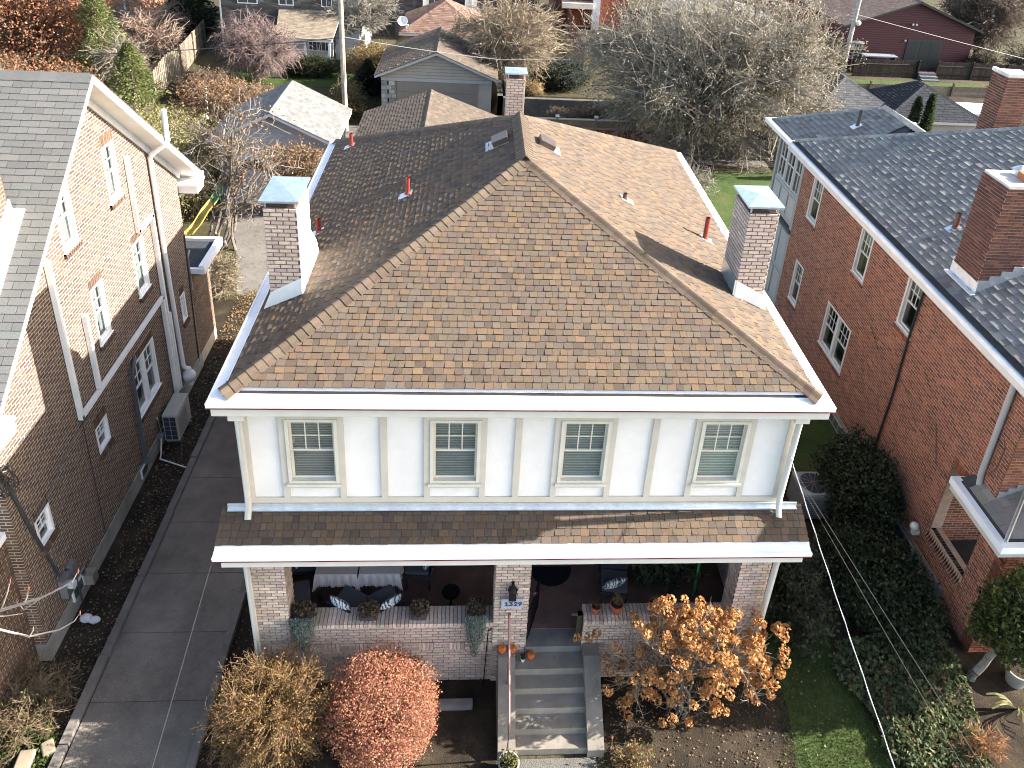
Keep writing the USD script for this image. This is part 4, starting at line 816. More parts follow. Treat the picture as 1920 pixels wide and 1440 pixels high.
def bez(A, B, dirA, m, rg, wob):
    """n quadratic curves from A to B leaving along dirA, m segments: (n, m+1, 3)"""
    L = np.linalg.norm(B-A, axis=1, keepdims=True); Cc = A+dirA*L*.45+unit(rg, len(A))*L*wob
    t = np.linspace(0, 1, m+1)[None, :, None]; P = (1-t)**2*A[:, None]+2*t*(1-t)*Cc[:, None]+t**2*B[:, None]
    P[:, 1:-1] += rg.normal(size=P[:, 1:-1].shape)*L[:, None]*wob*.25
    return P
def addcurves(mb, P, r0, r1, col, k):
    n, m1, _ = P.shape; m = m1-1; r0 = np.broadcast_to(r0, n); r1 = np.broadcast_to(r1, n); f = np.linspace(0, 1, m+1)
    R = r0[:, None]*(1-f)+r1[:, None]*f
    c = np.asarray(col, float); c = np.repeat(np.broadcast_to(c, (n, 3)) if c.ndim == 1 else c, m, 0)
    mb.add(*segs(P[:, :-1].reshape(-1, 3), P[:, 1:].reshape(-1, 3), R[:, :-1].ravel(), R[:, 1:].ravel(), c, k))
def plant(seed, name, label, cat, base, cen, rad, fork=.3, limbs=8, mids=60, tips=700, tr=.12, twig=.006, twigs=6, tlen=.35, bark=(.12, .10, .08), tcol=None, multi=False, droop=0., group=None,
          leaf=None, mat='leaf', shell=.4, noise=.25, upt=.35, trunkname='trunk', crownname='crown', zmin=None, lean=None, wob=.22, leafname='foliage'):
    """a woody plant whose crown fills a lumpy ellipsoid: trunk and limbs, crown of twigs, foliage"""
    rg = np.random.default_rng(seed); base, cen, rad = np.asarray(base, float), np.asarray(cen, float), np.asarray(rad, float)
    t = thing(name, label, cat, base, group); tcols = tcol if tcol is not None else bark
    tipP = ellipsoid(rg, tips, cen, rad, shell, noise, seed, zmin)
    mp = ellipsoid(rg, mids, cen, rad*.74, .5, noise, seed, zmin); lp = ellipsoid(rg, limbs, cen-np.array([0, 0, rad[2]*.1]), rad*.45, .7, .1, seed, zmin)
    tm_, lm_ = MB(), MB()
    fk = base+(cen-base)*fork+(0 if lean is None else np.asarray(lean, float))
    if multi:
        A = base+np.c_[rg.normal(size=(limbs, 2))*tr*1.8, np.zeros(limbs)]; d0 = np.tile([0, 0, 1.], (limbs, 1))+rg.normal(size=(limbs, 3))*.25; ra = tr*.5
    else:
        addcurves(tm_, bez(base[None]-[[0, 0, .1]], fk[None], np.array([[0, 0, 1.]]), 5, rg, .08), tr*1.25, tr*.9, bark, 8)
        A = np.tile(fk, (limbs, 1)); d0 = nrm2((cen-fk)[None]*.4+np.array([[0, 0, upt]])+0*A); ra = tr*.62
    PL = bez(A, lp, d0, 6, rg, wob*.7); addcurves(tm_, PL, ra, tr*.26, bark, 6)
    dl = nrm2(PL[:, -1]-PL[:, -2])
    D = np.linalg.norm(mp[:, None]-lp[None], axis=2); pi_ = D.argmin(1); at = rg.integers(3, 7, mids)
    PM = bez(PL[pi_, at], mp, nrm2(PL[pi_, at]-PL[pi_, at-1]), 5, rg, wob); addcurves(tm_, PM, tr*.24, tr*.09, bark, 5)
    D = np.linalg.norm(tipP[:, None]-mp[None], axis=2); pt = D.argmin(1); at = rg.integers(2, 6, tips)
    PT = bez(PM[pt, at], tipP, nrm2(PM[pt, at]-PM[pt, at-1]+np.array([0, 0, -droop*.3])), 4, rg, wob)
    tc = palette(rg, tips, [tcols] if np.ndim(tcols) == 1 else tcols, .18)
    addcurves(lm_, PT, max(tr*.075, twig*1.3), twig, tc, 4)
    if twigs:
        n = tips*twigs; i = rg.integers(0, tips, n); s = rg.integers(1, 5, n); f = rg.uniform(0, 1, (n, 1)); A2 = PT[i, s-1]*(1-f)+PT[i, s]*f
        d = nrm2(nrm2(PT[i, s]-PT[i, s-1])*.8+unit(rg, n)*.8+np.array([0, 0, upt*.6-droop])); B2 = A2+d*rg.uniform(.4, 1.2, (n, 1))*tlen
        P2 = bez(A2, B2, nrm2(d+unit(rg, n)*.4+np.array([0, 0, droop*.6])), 2, rg, .12); addcurves(lm_, P2, twig*.95, twig*.5, palette(rg, n, [tcols] if np.ndim(tcols) == 1 else tcols, .2), 3)
    part(t, trunkname, tm_, 'bark'); part(t, crownname, lm_, 'twig')
    if leaf:
        num, size, cols, el = leaf['n'], leaf['size'], leaf['cols'], leaf.get('el', 1.7)
        src = np.vstack([P2[:, -1], P2[:, 1], PT[:, -1]]) if twigs else PT[:, 1:].reshape(-1, 3)
        if leaf.get('fill'): src = np.vstack([src, ellipsoid(rg, leaf['fill'], cen, rad, leaf.get('shell', .3), noise, seed, zmin)])
        i = rg.integers(0, len(src), num); P = src[i]+rg.normal(size=(num, 3))*leaf.get('sp', .05)
        fm = MB(); fm.add(*leaves(rg, P, size, cols, el, leaf.get('w'), leaf.get('jit', .2), leaf.get('up', 0)))
        part(t, leafname, fm, mat)
    return t
def nrm2(a): a = np.asarray(a, float); return a/(np.linalg.norm(a, axis=-1, keepdims=True)+1e-9)
GREYT = [(.20, .18, .145), (.26, .235, .19), (.15, .135, .11), (.32, .285, .225)]

# ---- front garden
plant(21, 'golden_shrub', 'rounded golden brown shrub, nearly bare, beside the driveway', 'shrub', (-4.05, -1.55, GZ), (-4.05, -1.45, .55), (1.12, .95, .95), multi=True, limbs=20, mids=220, tips=1900, tr=.04, twig=.0032, twigs=6, tlen=.17, upt=1.0, wob=.12,
      bark=(.16, .11, .06), tcol=[(.17, .105, .055), (.22, .14, .075), (.12, .08, .045)], zmin=GZ+.05, leaf=dict(n=22000, size=.021, cols=[(.28, .14, .045), (.20, .10, .035), (.30, .18, .055), (.15, .10, .03), (.12, .10, .03)], sp=.03), noise=.22, shell=.36)
plant(22, 'red_shrub', 'round burning red and salmon pink leafy shrub in front of the porch', 'shrub', (-2.25, -1.5, GZ), (-2.25, -1.45, .58), (.98, .88, .88), multi=True, limbs=14, mids=110, tips=700, tr=.05, twig=.004, twigs=4, tlen=.12,
      bark=(.13, .09, .06), tcol=(.16, .10, .06), zmin=GZ+.05, leaf=dict(n=40000, size=.020, cols=[(.50, .18, .125), (.46, .20, .125), (.46, .25, .145), (.38, .11, .08), (.38, .22, .12), (.28, .14, .08)], sp=.04, fill=9000, shell=.22), noise=.17, shell=.27)
hyd = plant(23, 'hydrangea_bush', 'tall bare-branched hydrangea with dried orange brown flower heads right of the steps', 'shrub', (3.05, -1.0, GZ), (3.05, -.97, .75), (1.95, .55, 1.8), multi=True, limbs=12, mids=60, tips=230, tr=.055, twig=.005, twigs=3, tlen=.22,
      bark=(.17, .14, .11), tcol=[(.22, .18, .14), (.15, .12, .09)], zmin=-.25, noise=.22, shell=.42)
rg = np.random.default_rng(230)
hp_ = ellipsoid(np.random.default_rng(231), 460, (3.05, -.98, .70), (1.98, .58, 1.9), .30, .22, 23, 0.0)
wgt = np.clip((hp_[:, 0]-1.5)/1.3, .25, 1); hp_ = hp_[rg.uniform(0, 1, len(hp_)) < wgt]; hp_ = hp_[hp_[:, 2] > GZ+.15]
for i, c in enumerate(hp_[:296]):
    n = 40; u = unit(rg, n); r = rg.uniform(.06, .10); P = c+u*np.array([r, r, r*.85])
    V, F, C = leaves(rg, P, .047, [(.48, .24, .085), (.54, .29, .11), (.40, .19, .065), (.58, .34, .15)], 1.3, dirs=np.cross(u, unit(rg, n)))
    part(hyd, 'flower_head', MB().add(V, F, C), 'leaf')
# stalks joining the heads to the nearest stems
plant(24, 'bramble', 'tangle of brown bare stems at the left edge beside the driveway', 'shrub', (-8.4, -.9, GZ), (-8.5, -.9, .05), (.95, .9, .55), multi=True, limbs=14, mids=70, tips=420, tr=.03, twig=.004, twigs=4, tlen=.2, bark=(.12, .08, .05), tcol=[(.17, .12, .075), (.11, .075, .05)], zmin=GZ+.03,
      leaf=dict(n=1500, size=.03, cols=[(.16, .10, .04), (.10, .075, .03), (.10, .13, .03)], sp=.08))
plant(25, 'dry_flower_clump', 'low clump of dry stems and orange seed heads right of the bottom step', 'plant', (2.05, -1.95, GZ), (2.05, -1.95, -.15), (.5, .3, .25), multi=True, limbs=10, mids=20, tips=80, tr=.02, twig=.003, twigs=3, tlen=.12, bark=(.18, .11, .06), zmin=GZ+.02,
      leaf=dict(n=420, size=.03, cols=[(.25, .12, .04), (.2, .15, .05), (.06, .09, .02)], sp=.05))
# ---- side yard on the right
EVG = [(.032, .047, .022), (.045, .062, .028), (.025, .037, .018), (.062, .078, .036)]
plant(26, 'evergreen_shrub', 'dark evergreen shrub against the red brick wall behind the air conditioner', 'shrub', (8.35, 3.7, GZ), (8.35, 3.65, .6), (.85, 1.2, 1.0), multi=True, limbs=8, mids=50, tips=260, tr=.06, twig=.006, twigs=3, tlen=.15, bark=(.06, .05, .04), zmin=GZ,
      leaf=dict(n=12000, size=.06, cols=EVG, sp=.06, fill=6000, shell=.25, el=1.5), noise=.2)
plant(27, 'leafy_shrub', 'dark loose-leaved shrub beside the porch downspout', 'shrub', (5.6, 1.2, GZ), (5.75, 1.1, .35), (.85, 1.7, .9), multi=True, limbs=9, mids=50, tips=260, tr=.05, twig=.005, twigs=3, tlen=.2, bark=(.07, .055, .04), zmin=GZ,
      leaf=dict(n=5200, size=.06, cols=EVG+[(.06, .06, .04)], sp=.08, el=1.6), noise=.25)
plant(28, 'dense_shrub', 'broad dark green shrub filling the bed below the brick porch', 'shrub', (7.9, 1.2, GZ), (7.9, 1.3, .1), (1.1, 1.7, .6), multi=True, limbs=9, mids=50, tips=260, tr=.05, twig=.005, twigs=2, tlen=.2, bark=(.07, .055, .04), zmin=GZ,
      leaf=dict(n=11000, size=.06, cols=EVG, sp=.08, fill=6000, shell=.25, el=1.5), noise=.2)
holly = plant(29, 'holly_tree', 'glossy green holly tree growing over the red brick porch corner', 'tree', (9.0, -.55, GZ), (9.35, -.72, 1.65), (.85, .6, 1.05), fork=.5, limbs=7, mids=50, tips=300, tr=.07, twig=.006, twigs=3, tlen=.15, bark=(.20, .18, .15),
      leaf=dict(n=11000, size=.055, cols=[(.06, .08, .02), (.085, .11, .028), (.04, .058, .018), (.16, .16, .04)], sp=.05, fill=6000, shell=.25, el=1.8), noise=.2)
iv = np.random.default_rng(31); n = 15000
P = np.c_[iv.uniform(5.3, 9.2, n), iv.uniform(-4, .2, n)]; k = (P[:, 0] > 6.45+.14*np.sin(P[:, 1]*4)+np.clip(-P[:, 1]-1.0, 0, 3)*.35)*(P[:, 0] < 8.75-np.clip(-P[:, 1]-.6, 0, 2)*.25); P = P[k]
Zi = GZ+.05+.32*meshkit.fbm(np.c_[P*1.6, np.zeros(len(P))], 3, 5)*np.clip((P[:, 0]-6.3)*1.5, .25, 1)
V, F, C = leaves(iv, np.c_[P, Zi+iv.uniform(0, .06, len(P))], .075, [(.085, .11, .045), (.125, .145, .065), (.06, .08, .032), (.18, .18, .095), (.2, .11, .05)], 1.15, [.32, .28, .22, .12, .06], up=.0)
single('ivy_bed', MB().add(V, F, C), 'leaf', 'pale green ivy spreading beside the lawn below the holly', 'ivy', kind='stuff')
plant(32, 'straw_clump', 'orange dry stems beside the ivy at the lower right edge', 'plant', (8.35, -2.0, GZ), (8.3, -1.95, -.1), (.55, .35, .35), multi=True, limbs=16, mids=50, tips=160, tr=.02, twig=.004, twigs=3, tlen=.2, bark=(.30, .15, .07), tcol=[(.34, .17, .07), (.25, .13, .06)], zmin=GZ+.02)
yu = MB(); rg = np.random.default_rng(33)
for i in range(16):
    a = rg.uniform(-2.6, .6); L = rg.uniform(.5, .85); d = np.array((math.cos(a)*-1, math.sin(a)*.7, .25)); pts = [np.array((9.55, -1.15, GZ))+d*L*t+np.array((0, 0, .25*math.sin(t*2.4))) for t in np.linspace(0, 1, 5)]
    for p, q in zip(pts[:-1], pts[1:]): s = nrmz(np.cross(d, Z))*.016; yu.add([p-s, p+s, q+s*.8, q-s*.8], [[0, 1, 2, 3]], palette(rg, 1, [(.16, .15, .05), (.10, .11, .035), (.2, .16, .07)], .15)[0])
single('yucca', yu, 'leaf', 'spiky yellowing plant with strap leaves below the white flower pot', 'plant')
# lawn blades
def blades(rg, P, z, h, cols, w=.006):
    n = len(P); a = rg.uniform(0, 2*math.pi, n); L = h*rg.uniform(.5, 1.3, n); b = np.c_[P, np.full(n, z) if np.ndim(z) == 0 else z]; s = np.c_[np.cos(a), np.sin(a), np.zeros(n)]*w
    tip = b+np.c_[rg.normal(0, .5, (n, 2))*L[:, None], L]
    V = np.stack([b-s, b+s, tip], 1).reshape(-1, 3); F = np.arange(3*n).reshape(-1, 3); return V, F, np.repeat(palette(rg, n, cols, .2), 3, 0)
rg = np.random.default_rng(34); P = np.c_[rg.uniform(4.6, 7.2, 36000), rg.uniform(-3.2, 3.5, 36000)]; P = P[(P[:, 0] > 5.0-.3*np.clip(-P[:, 1]-1, 0, 3)+.05*np.sin(P[:, 1]*7))*(P[:, 0] < 6.6+.2*np.clip(-P[:, 1], 0, 4))]
single('lawn_grass', MB().add(*blades(rg, P, GZ, .055, [(.06, .08, .02), (.08, .10, .026), (.115, .12, .045), (.045, .06, .018)])), 'grassblade', 'mown green lawn strip between the orange shrub and the ivy', 'grass', kind='stuff')
rg = np.random.default_rng(35); P = np.c_[rg.uniform(4.6, 9, 26000), rg.uniform(11.3, 22, 26000)]
single('lawn_grass', MB().add(*blades(rg, P, GZ, .08, [(.04, .065, .014), (.055, .085, .018)], .014)), 'grassblade', 'bright green back lawn under the spreading bare tree', 'grass', kind='stuff')
rg = np.random.default_rng(36); P = np.c_[rg.uniform(-8.7, -7.7, 2600), rg.uniform(-2.6, -.2, 2600)]
P = P[meshkit.fbm(np.c_[P*1.8, np.zeros(len(P))], 3, 4) > .47]
single('weeds', MB().add(*leaves(rg, np.c_[P, np.full(len(P), GZ+.04)+rg.uniform(0, .08, len(P))], .045, [(.07, .10, .02), (.10, .13, .03), (.05, .075, .018)], 1.4)), 'leaf', 'fresh green weeds in the bed at the left of the driveway', 'weeds', kind='stuff')
def litter(seed, n, x0, x1, y0, y1, label, cols, size=.035, keep=None, z=GZ+.015):
    rg = np.random.default_rng(seed); P = np.c_[rg.uniform(x0, x1, n), rg.uniform(y0, y1, n)]
    if keep is not None: P = P[keep(P)]
    V, F, C = leaves(rg, np.c_[P, np.full(len(P), z)+rg.uniform(0, .03, len(P))], size, cols, 1.3)
    V[:, 2] = z+(V[:, 2]-z)*.45; V[:, 2] = np.maximum(V[:, 2], z-.008)
    single('leaf_litter', MB().add(V, F, C), 'leaf', label, 'leaves', kind='stuff')
BRN = [(.16, .10, .05), (.22, .15, .08), (.11, .07, .04), (.27, .20, .12)]
litter(41, 2600, -8.4, -7.6, -2.6, 9.5, 'scattered dead leaves on the bed along the brown brick house', BRN+[(.3, .27, .22)])
litter(42, 2600, -8.5, -5.2, 9.8, 13.2, 'drift of orange fallen leaves at the end of the driveway bed', [(.30, .19, .08), (.22, .13, .06), (.36, .25, .12)], .05)
litter(43, 900, -5.3, -4.5, -2.4, 5, 'dead leaves in the narrow strip between driveway and porch', BRN)
litter(44, 900, 1.7, 4.9, -2.6, -.5, 'dead leaves on the dark bed below the orange shrub', BRN)
litter(45, 260, 5.2, 6.5, -2.6, 3, 'pale fallen leaves on the lawn strip', [(.28, .2, .12), (.35, .3, .22), (.2, .1, .05)])
litter(46, 700, -11, -5, 12.9, 19.5, 'fallen leaves scattered over the back driveway', BRN, .05)
litter(47, 90, -7.4, -5.5, -2.5, 8, 'few small leaves on the driveway slabs', [(.3, .25, .18), (.22, .15, .08)], .03, z=GZ+.045)

# ---- back yards: trees

plant(51, 'bare_yard_tree', 'multi-stemmed bare grey tree in front of the pale grey garage', 'tree', (-9.9, 15.9, GZ), (-9.2, 16.2, 3.2), (2.15, 1.7, 2.5), multi=True, limbs=8, mids=45, tips=170, tr=.12, twig=.008, twigs=5, tlen=.6, bark=(.15, .13, .11), tcol=[(.20, .175, .145), (.14, .12, .10), (.26, .23, .19)], shell=.45, upt=1.1, wob=.13,
      leaf=dict(n=1500, size=.05, cols=[(.26, .13, .05), (.2, .12, .06), (.3, .18, .08)], sp=.1))
plant(52, 'spreading_bare_tree', 'huge spreading leafless tree covering the back yard right of the house', 'tree', (9.2, 24.6, GZ), (10.7, 27.0, 3.9), (7.2, 4.8, 4.8), fork=.25, limbs=20, mids=340, tips=3600, tr=.26, twig=.010, twigs=7, tlen=.45, bark=(.12, .10, .075), tcol=GREYT, shell=.36, noise=.22, upt=.25,
      leaf=dict(n=52000, size=.055, cols=[(.30, .26, .19), (.37, .33, .245), (.24, .205, .15), (.19, .155, .11)], sp=.10, el=2.2, fill=12000, shell=.4))
plant(53, 'pale_bare_tree', 'pale tan bare tree behind the rear chimney beside the beige garage', 'tree', (1.2, 32.6, .2), (.9, 33.2, 3.6), (3.5, 2.3, 2.7), fork=.3, limbs=11, mids=130, tips=1000, tr=.16, twig=.012, twigs=7, tlen=.6, bark=(.17, .14, .10), tcol=[(.27, .21, .14), (.21, .165, .115), (.33, .27, .19)], shell=.38, upt=.4)
plant(54, 'weeping_cherry', 'weeping bare tree with reddish purple twigs in front of the stone house', 'tree', (-13.3, 34.6, .15), (-13.2, 34.6, 2.3), (2.5, 2.0, 1.9), fork=.45, limbs=10, mids=110, tips=750, tr=.13, twig=.011, twigs=6, tlen=.6, bark=(.14, .105, .095), tcol=[(.165, .112, .105), (.13, .098, .09), (.20, .145, .13)], droop=.7, upt=.0, shell=.36)
plant(55, 'grey_bare_tree', 'grey bare tree behind the wooden utility pole', 'tree', (-8.3, 40.0, .15), (-8.5, 40.2, 3.3), (2.9, 2.0, 2.0), fork=.3, limbs=10, mids=100, tips=750, tr=.12, twig=.012, twigs=6, tlen=.55, bark=(.13, .12, .10), tcol=[(.20, .18, .15), (.15, .135, .11), (.25, .22, .18)], shell=.38)
plant(56, 'rust_oak', 'oak with rust red autumn leaves at the top left corner', 'tree', (-23.5, 32.5, GZ), (-23.6, 32.8, 3.5), (3.6, 2.8, 3.3), fork=.3, limbs=10, mids=100, tips=500, tr=.2, twig=.012, twigs=4, tlen=.5, bark=(.08, .065, .055), leaf=dict(n=26000, size=.085, cols=[(.27, .105, .055), (.21, .08, .045), (.33, .15, .075), (.15, .08, .05), (.30, .19, .10)], sp=.15, fill=5000), noise=.25)
plant(57, 'rust_oak', 'low rust-leaved tree just above the grey roof ridge at the left edge', 'tree', (-20.5, 24.5, GZ), (-20.3, 24.5, 2.0), (3.3, 2.2, 2.2), fork=.3, limbs=9, mids=80, tips=400, tr=.14, twig=.011, twigs=4, tlen=.5, bark=(.08, .065, .055), leaf=dict(n=13000, size=.075, cols=[(.26, .10, .05), (.20, .075, .04), (.30, .13, .065), (.13, .12, .05), (.25, .16, .08)], sp=.15, fill=2500), noise=.25)
def conifer(seed, name, label, base, h, r, cols, n=9000, size=.10, cat='tree', elong=3.0, top=.02, group=None):
    rg = np.random.default_rng(seed); base = np.asarray(base, float); t = thing(name, label, cat, base, group)
    part(t, 'trunk', MB().tube([base, base+(0, 0, h*.95)], [r*.09+.03, .01], (.09, .07, .055), 7), 'bark')
    f = rg.uniform(0, 1, n)**1.35; a = rg.uniform(0, 2*math.pi, n); lay = 1-.22*np.abs(np.sin(f*h*5+a*1.0)); rr = r*((1-f)**.75+top)*lay*(.45+1.0*meshkit.noise(np.c_[np.cos(a)*2+9, np.sin(a)*2+9, f*7], seed))*rg.uniform(0, 1, n)**.45
    P = base+np.c_[rr*np.cos(a), rr*np.sin(a), .04*h+f*h*.96-rr*.15]
    V, F, C = leaves(rg, P, size, cols, elong, dirs=np.c_[np.cos(a), np.sin(a), rg.uniform(-.3, .5, n)]); part(t, 'foliage', MB().add(V, F, C), 'leaf'); return t
conifer(61, 'pine_tree', 'tall light green pine beside the rust-leaved oak', (-20.2, 31.5, GZ), 6.6, 2.2, [(.14, .165, .055), (.18, .20, .08), (.09, .11, .04)], 11000, .06)
conifer(62, 'pine_tree', 'smaller light green pine behind the white rake of the left house', (-17.2, 27.6, GZ), 4.4, 2.0, [(.15, .17, .055), (.18, .20, .075), (.10, .115, .04)], 8000, .06)
conifer(63, 'spruce_tree', 'dark grey green spruce at the top edge near the brick gable', (-20.2, 45.0, .15), 6.0, 2.0, [(.04, .05, .03), (.06, .07, .04), (.03, .04, .024)], 8000, .09)
conifer(64, 'spruce_tree', 'yellow green conifer at the top edge left of the stone house', (-21.5, 49, .15), 6.5, 1.9, [(.07, .085, .03), (.10, .11, .04), (.05, .065, .025)], 7000, .09)
for i, (x, y, h) in enumerate(((19.75, 24.2, 4.3), (20.4, 24.2, 4.45))):
    conifer(65+i, 'arborvitae', ['shorter left arborvitae against the dark blue hipped roof', 'taller right arborvitae against the dark blue hipped roof'][i], (x, y, GZ), h, .42, [(.03, .045, .015), (.04, .06, .02), (.055, .07, .025)], 6000, .05, top=.30)
conifer(67, 'shade_yew', 'dark cone-shaped yew standing in for the shade beside the beige garage', (-6.9, 33.6, .3), 1.7, 1.1, [(.018, .022, .011), (.028, .032, .015)], 4500, .08)  # dark foliage stands in for a patch of shade
def bushy(seed, name, label, cen, rad, cols, n=6000, size=.07, twc=(.12, .10, .06), cat='shrub', fill=.4, tips=300, tw=.009, **kw):
    cen = np.asarray(cen, float); b = (cen[0], cen[1], float(terrain(cen[0], cen[1])))
    return plant(seed, name, label, cat, b, cen, rad, multi=True, limbs=10, mids=60, tips=tips, tr=.05, twig=tw, twigs=4, tlen=.3, bark=twc, tcol=twc, zmin=b[2]+.02, leaf=dict(n=n, size=size, cols=cols, sp=.08, fill=int(n*fill)+1), **kw)
bushy(71, 'yellow_green_shrub', 'large yellow green shrub beyond the white rake of the left house', (-14.0, 22.6, .9), (2.9, 2.2, 1.5), [(.27, .25, .08), (.21, .20, .065), (.32, .29, .12), (.16, .155, .06)], 8000, .065, (.16, .13, .08))
bushy(72, 'yellow_green_shrub', 'thin yellow green shrub left of the bare yard tree', (-12.4, 18.8, .6), (1.6, 1.6, 1.2), [(.27, .25, .08), (.21, .2, .065), (.32, .27, .12)], 3500, .055, (.18, .15, .10))
bushy(73, 'orange_shrub', 'shrub with dry orange leaves below the weeping tree', (-13.6, 28.0, .9), (2.3, 1.6, 1.5), [(.30, .15, .07), (.25, .13, .065), (.34, .20, .10), (.17, .10, .06)], 3200, .07, (.18, .13, .09))
bushy(74, 'pinkish_brush', 'pinkish brown leafless brush behind the wooden fence', (-20.6, 38.5, 1.6), (2.6, 3.0, 1.8), [(.22, .15, .11), (.18, .12, .09)], 600, .06, (.24, .17, .13), tips=700, tw=.013)
bushy(75, 'bare_brush', 'brown leafless brush around the small dark tree by the wooden fence', (-19.9, 32.5, 1.1), (2.0, 2.0, 1.5), [(.16, .14, .05), (.2, .1, .06)], 1200, .06, (.17, .13, .10), tips=500, tw=.012)
bushy(76, 'golden_hedge', 'tall golden brown shrub right of the wooden utility pole', (-7.0, 35.3, 1.4), (1.5, 1.8, 1.2), [(.20, .135, .045), (.15, .10, .04), (.23, .17, .07)], 5000, .06, (.16, .11, .06))
bushy(77, 'golden_hedge', 'brown green hedge below the golden shrub beside the pole', (-7.6, 30.8, .5), (1.0, 1.8, 1.0), [(.16, .12, .045), (.11, .085, .035), (.13, .12, .05)], 4500, .06, (.13, .10, .06))
bushy(78, 'clipped_hedge', 'dark clipped hedge in front of the white porch', (-10.6, 36.0, .75), (1.9, .7, .7), [(.022, .030, .012), (.032, .042, .016), (.05, .06, .02)], 9000, .055, (.05, .04, .03))
bushy(79, 'evergreen_mound', 'dark green mound behind the retaining wall by the rear chimney', (3.9, 34.2, 1.3), (1.9, 1.3, 1.0), [(.016, .026, .012), (.024, .036, .016)], 8000, .07, (.05, .04, .03))
bushy(80, 'orange_vine', 'orange brown vine hanging on the front of the pale grey garage', (-7.8, 18.75, 1.9), (1.6, .7, 1.0), [(.32, .16, .07), (.26, .14, .07), (.20, .15, .08)], 2600, .055, (.20, .16, .11))
bushy(81, 'dead_grass_clump', 'clump of tan dry grass on the retaining wall', (2.3, 32.8, .95), (.7, .5, .4), [(.36, .27, .13), (.28, .2, .1)], 1400, .05, (.36, .28, .16))
bushy(82, 'dry_shrub', 'small dry shrub in front of the retaining wall', (3.6, 30.6, .1), (.7, .5, .5), [(.24, .19, .12)], 700, .05, (.2, .16, .11))
plant(83, 'dark_tree', 'dark shaded bare tree at the top right corner', 'tree', (36.0, 45.5, .6), (35.6, 45.3, 3.9), (3.8, 2.6, 3.2), fork=.3, limbs=10, mids=100, tips=800, tr=.2, twig=.015, twigs=5, tlen=.6, bark=(.06, .045, .04), tcol=[(.11, .08, .06), (.08, .06, .045)], leaf=dict(n=2500, size=.10, cols=[(.10, .07, .04), (.06, .06, .03)], sp=.1))
bushy(84, 'leafy_bush', 'green leafy bush beside the leaning pole in front of the maroon house', (22.4, 40.2, 1.5), (1.2, 1.0, 1.3), [(.07, .075, .03), (.12, .10, .05), (.16, .14, .08)], 3000, .08, (.15, .12, .08), tw=.014)
bushy2 = [('pale_brush', 'pale pinkish tan brush at the top between pine and stone house', (-22.0, 42.0, 1.8), (3.2, 3.0, 2.2), [(.20, .15, .11), (.26, .2, .14)], (.24, .18, .14)),
          ('yellow_green_shrub', 'yellow green shrub just left of the pale garage roof', (-13.2, 20.6, 1.2), (2.0, 1.6, 1.5), [(.27, .25, .085), (.22, .21, .07), (.32, .28, .12)], (.19, .16, .10)),
          ('orange_shrub', 'taller orange brown shrub beyond the pale garage', (-11.6, 27.0, 1.2), (1.9, 1.4, 1.6), [(.26, .14, .07), (.22, .12, .06), (.30, .19, .10)], (.18, .13, .09)),
          ('green_brush', 'olive green brush below the plank fence', (-16.9, 25.6, .7), (2.2, 1.8, 1.2), [(.20, .20, .07), (.25, .23, .09), (.15, .155, .06)], (.16, .13, .09)),
          ('bare_brush', 'brown leafless brush at the foot of the weeping tree', (-15.2, 32.2, .6), (1.8, 1.2, .9), [(.2, .13, .08), (.16, .11, .07)], (.18, .13, .10)),
          ('dark_bush', 'dark bush at the right end of the deck fence', (37.5, 41.2, 1.6), (2.6, 1.2, 1.7), [(.05, .05, .025), (.08, .065, .03), (.035, .035, .02)], (.08, .06, .045)),
          ('dark_bush', 'dark shaded bush right of the patio door', (33.6, 41.0, 1.3), (1.2, .7, 1.0), [(.05, .045, .025), (.07, .055, .03)], (.08, .06, .045)),
          ('dry_brush', 'dry brush behind the lattice fence under the big tree', (5.8, 29.6, .4), (2.4, 1.2, .9), [(.18, .15, .09), (.13, .11, .06)], (.16, .13, .10))]
for i_, (nm_, lb_, ce_, ra_, co_, tw_) in enumerate(bushy2): bushy(200+i_, nm_, lb_, ce_, ra_, co_, 3500, .06, tw_, tips=420, tw=.011)
plant(210, 'dark_tree', 'tall dark bare tree filling the corner right of the maroon house', 'tree', (33.5, 43.8, .6), (34.2, 43.0, 4.4), (3.0, 2.2, 3.2), fork=.3, limbs=9, mids=90, tips=700, tr=.2, twig=.015, twigs=5, tlen=.6, bark=(.06, .045, .04), tcol=[(.12, .09, .07), (.09, .07, .055)], leaf=dict(n=3000, size=.09, cols=[(.12, .085, .05), (.08, .065, .04)], sp=.1))
plant(85, 'small_bare_tree', 'small dark bare tree between the pine and the wooden fence', 'tree', (-18.9, 30.2, GZ), (-18.9, 30.3, 2.5), (1.7, 1.5, 1.8), fork=.35, limbs=7, mids=30, tips=160, tr=.09, twig=.012, twigs=4, tlen=.5, bark=(.09, .075, .06), tcol=[(.15, .12, .09), (.22, .19, .15)])
plant(86, 'grey_brush', 'leafless brush with curled tips at the foot of the big bare tree', 'shrub', (8.2, 19.6, GZ), (8.2, 19.8, .9), (1.3, 1.2, 1.2), multi=True, limbs=8, mids=40, tips=220, tr=.05, twig=.009, twigs=6, tlen=.4, bark=(.16, .14, .11), tcol=GREYT)
bushy(87, 'brown_brush', 'brown leafless brush between the driveway and the bare yard tree', (-9.3, 12.8, .35), (1.0, 1.2, .9), [(.2, .13, .06), (.26, .18, .09)], 900, .045, (.17, .14, .10), tips=260)
plant(88, 'overhanging_branch', 'bare twig with red buds reaching in from the left edge over the bed', 'branch', (-8.4, -3.2, GZ), (-6.75, -2.55, 4.45), (.05, .05, .05), multi=True, limbs=1, mids=1, tips=1, tr=.05, twig=.006, twigs=0, bark=(.3, .26, .22)) if False else None

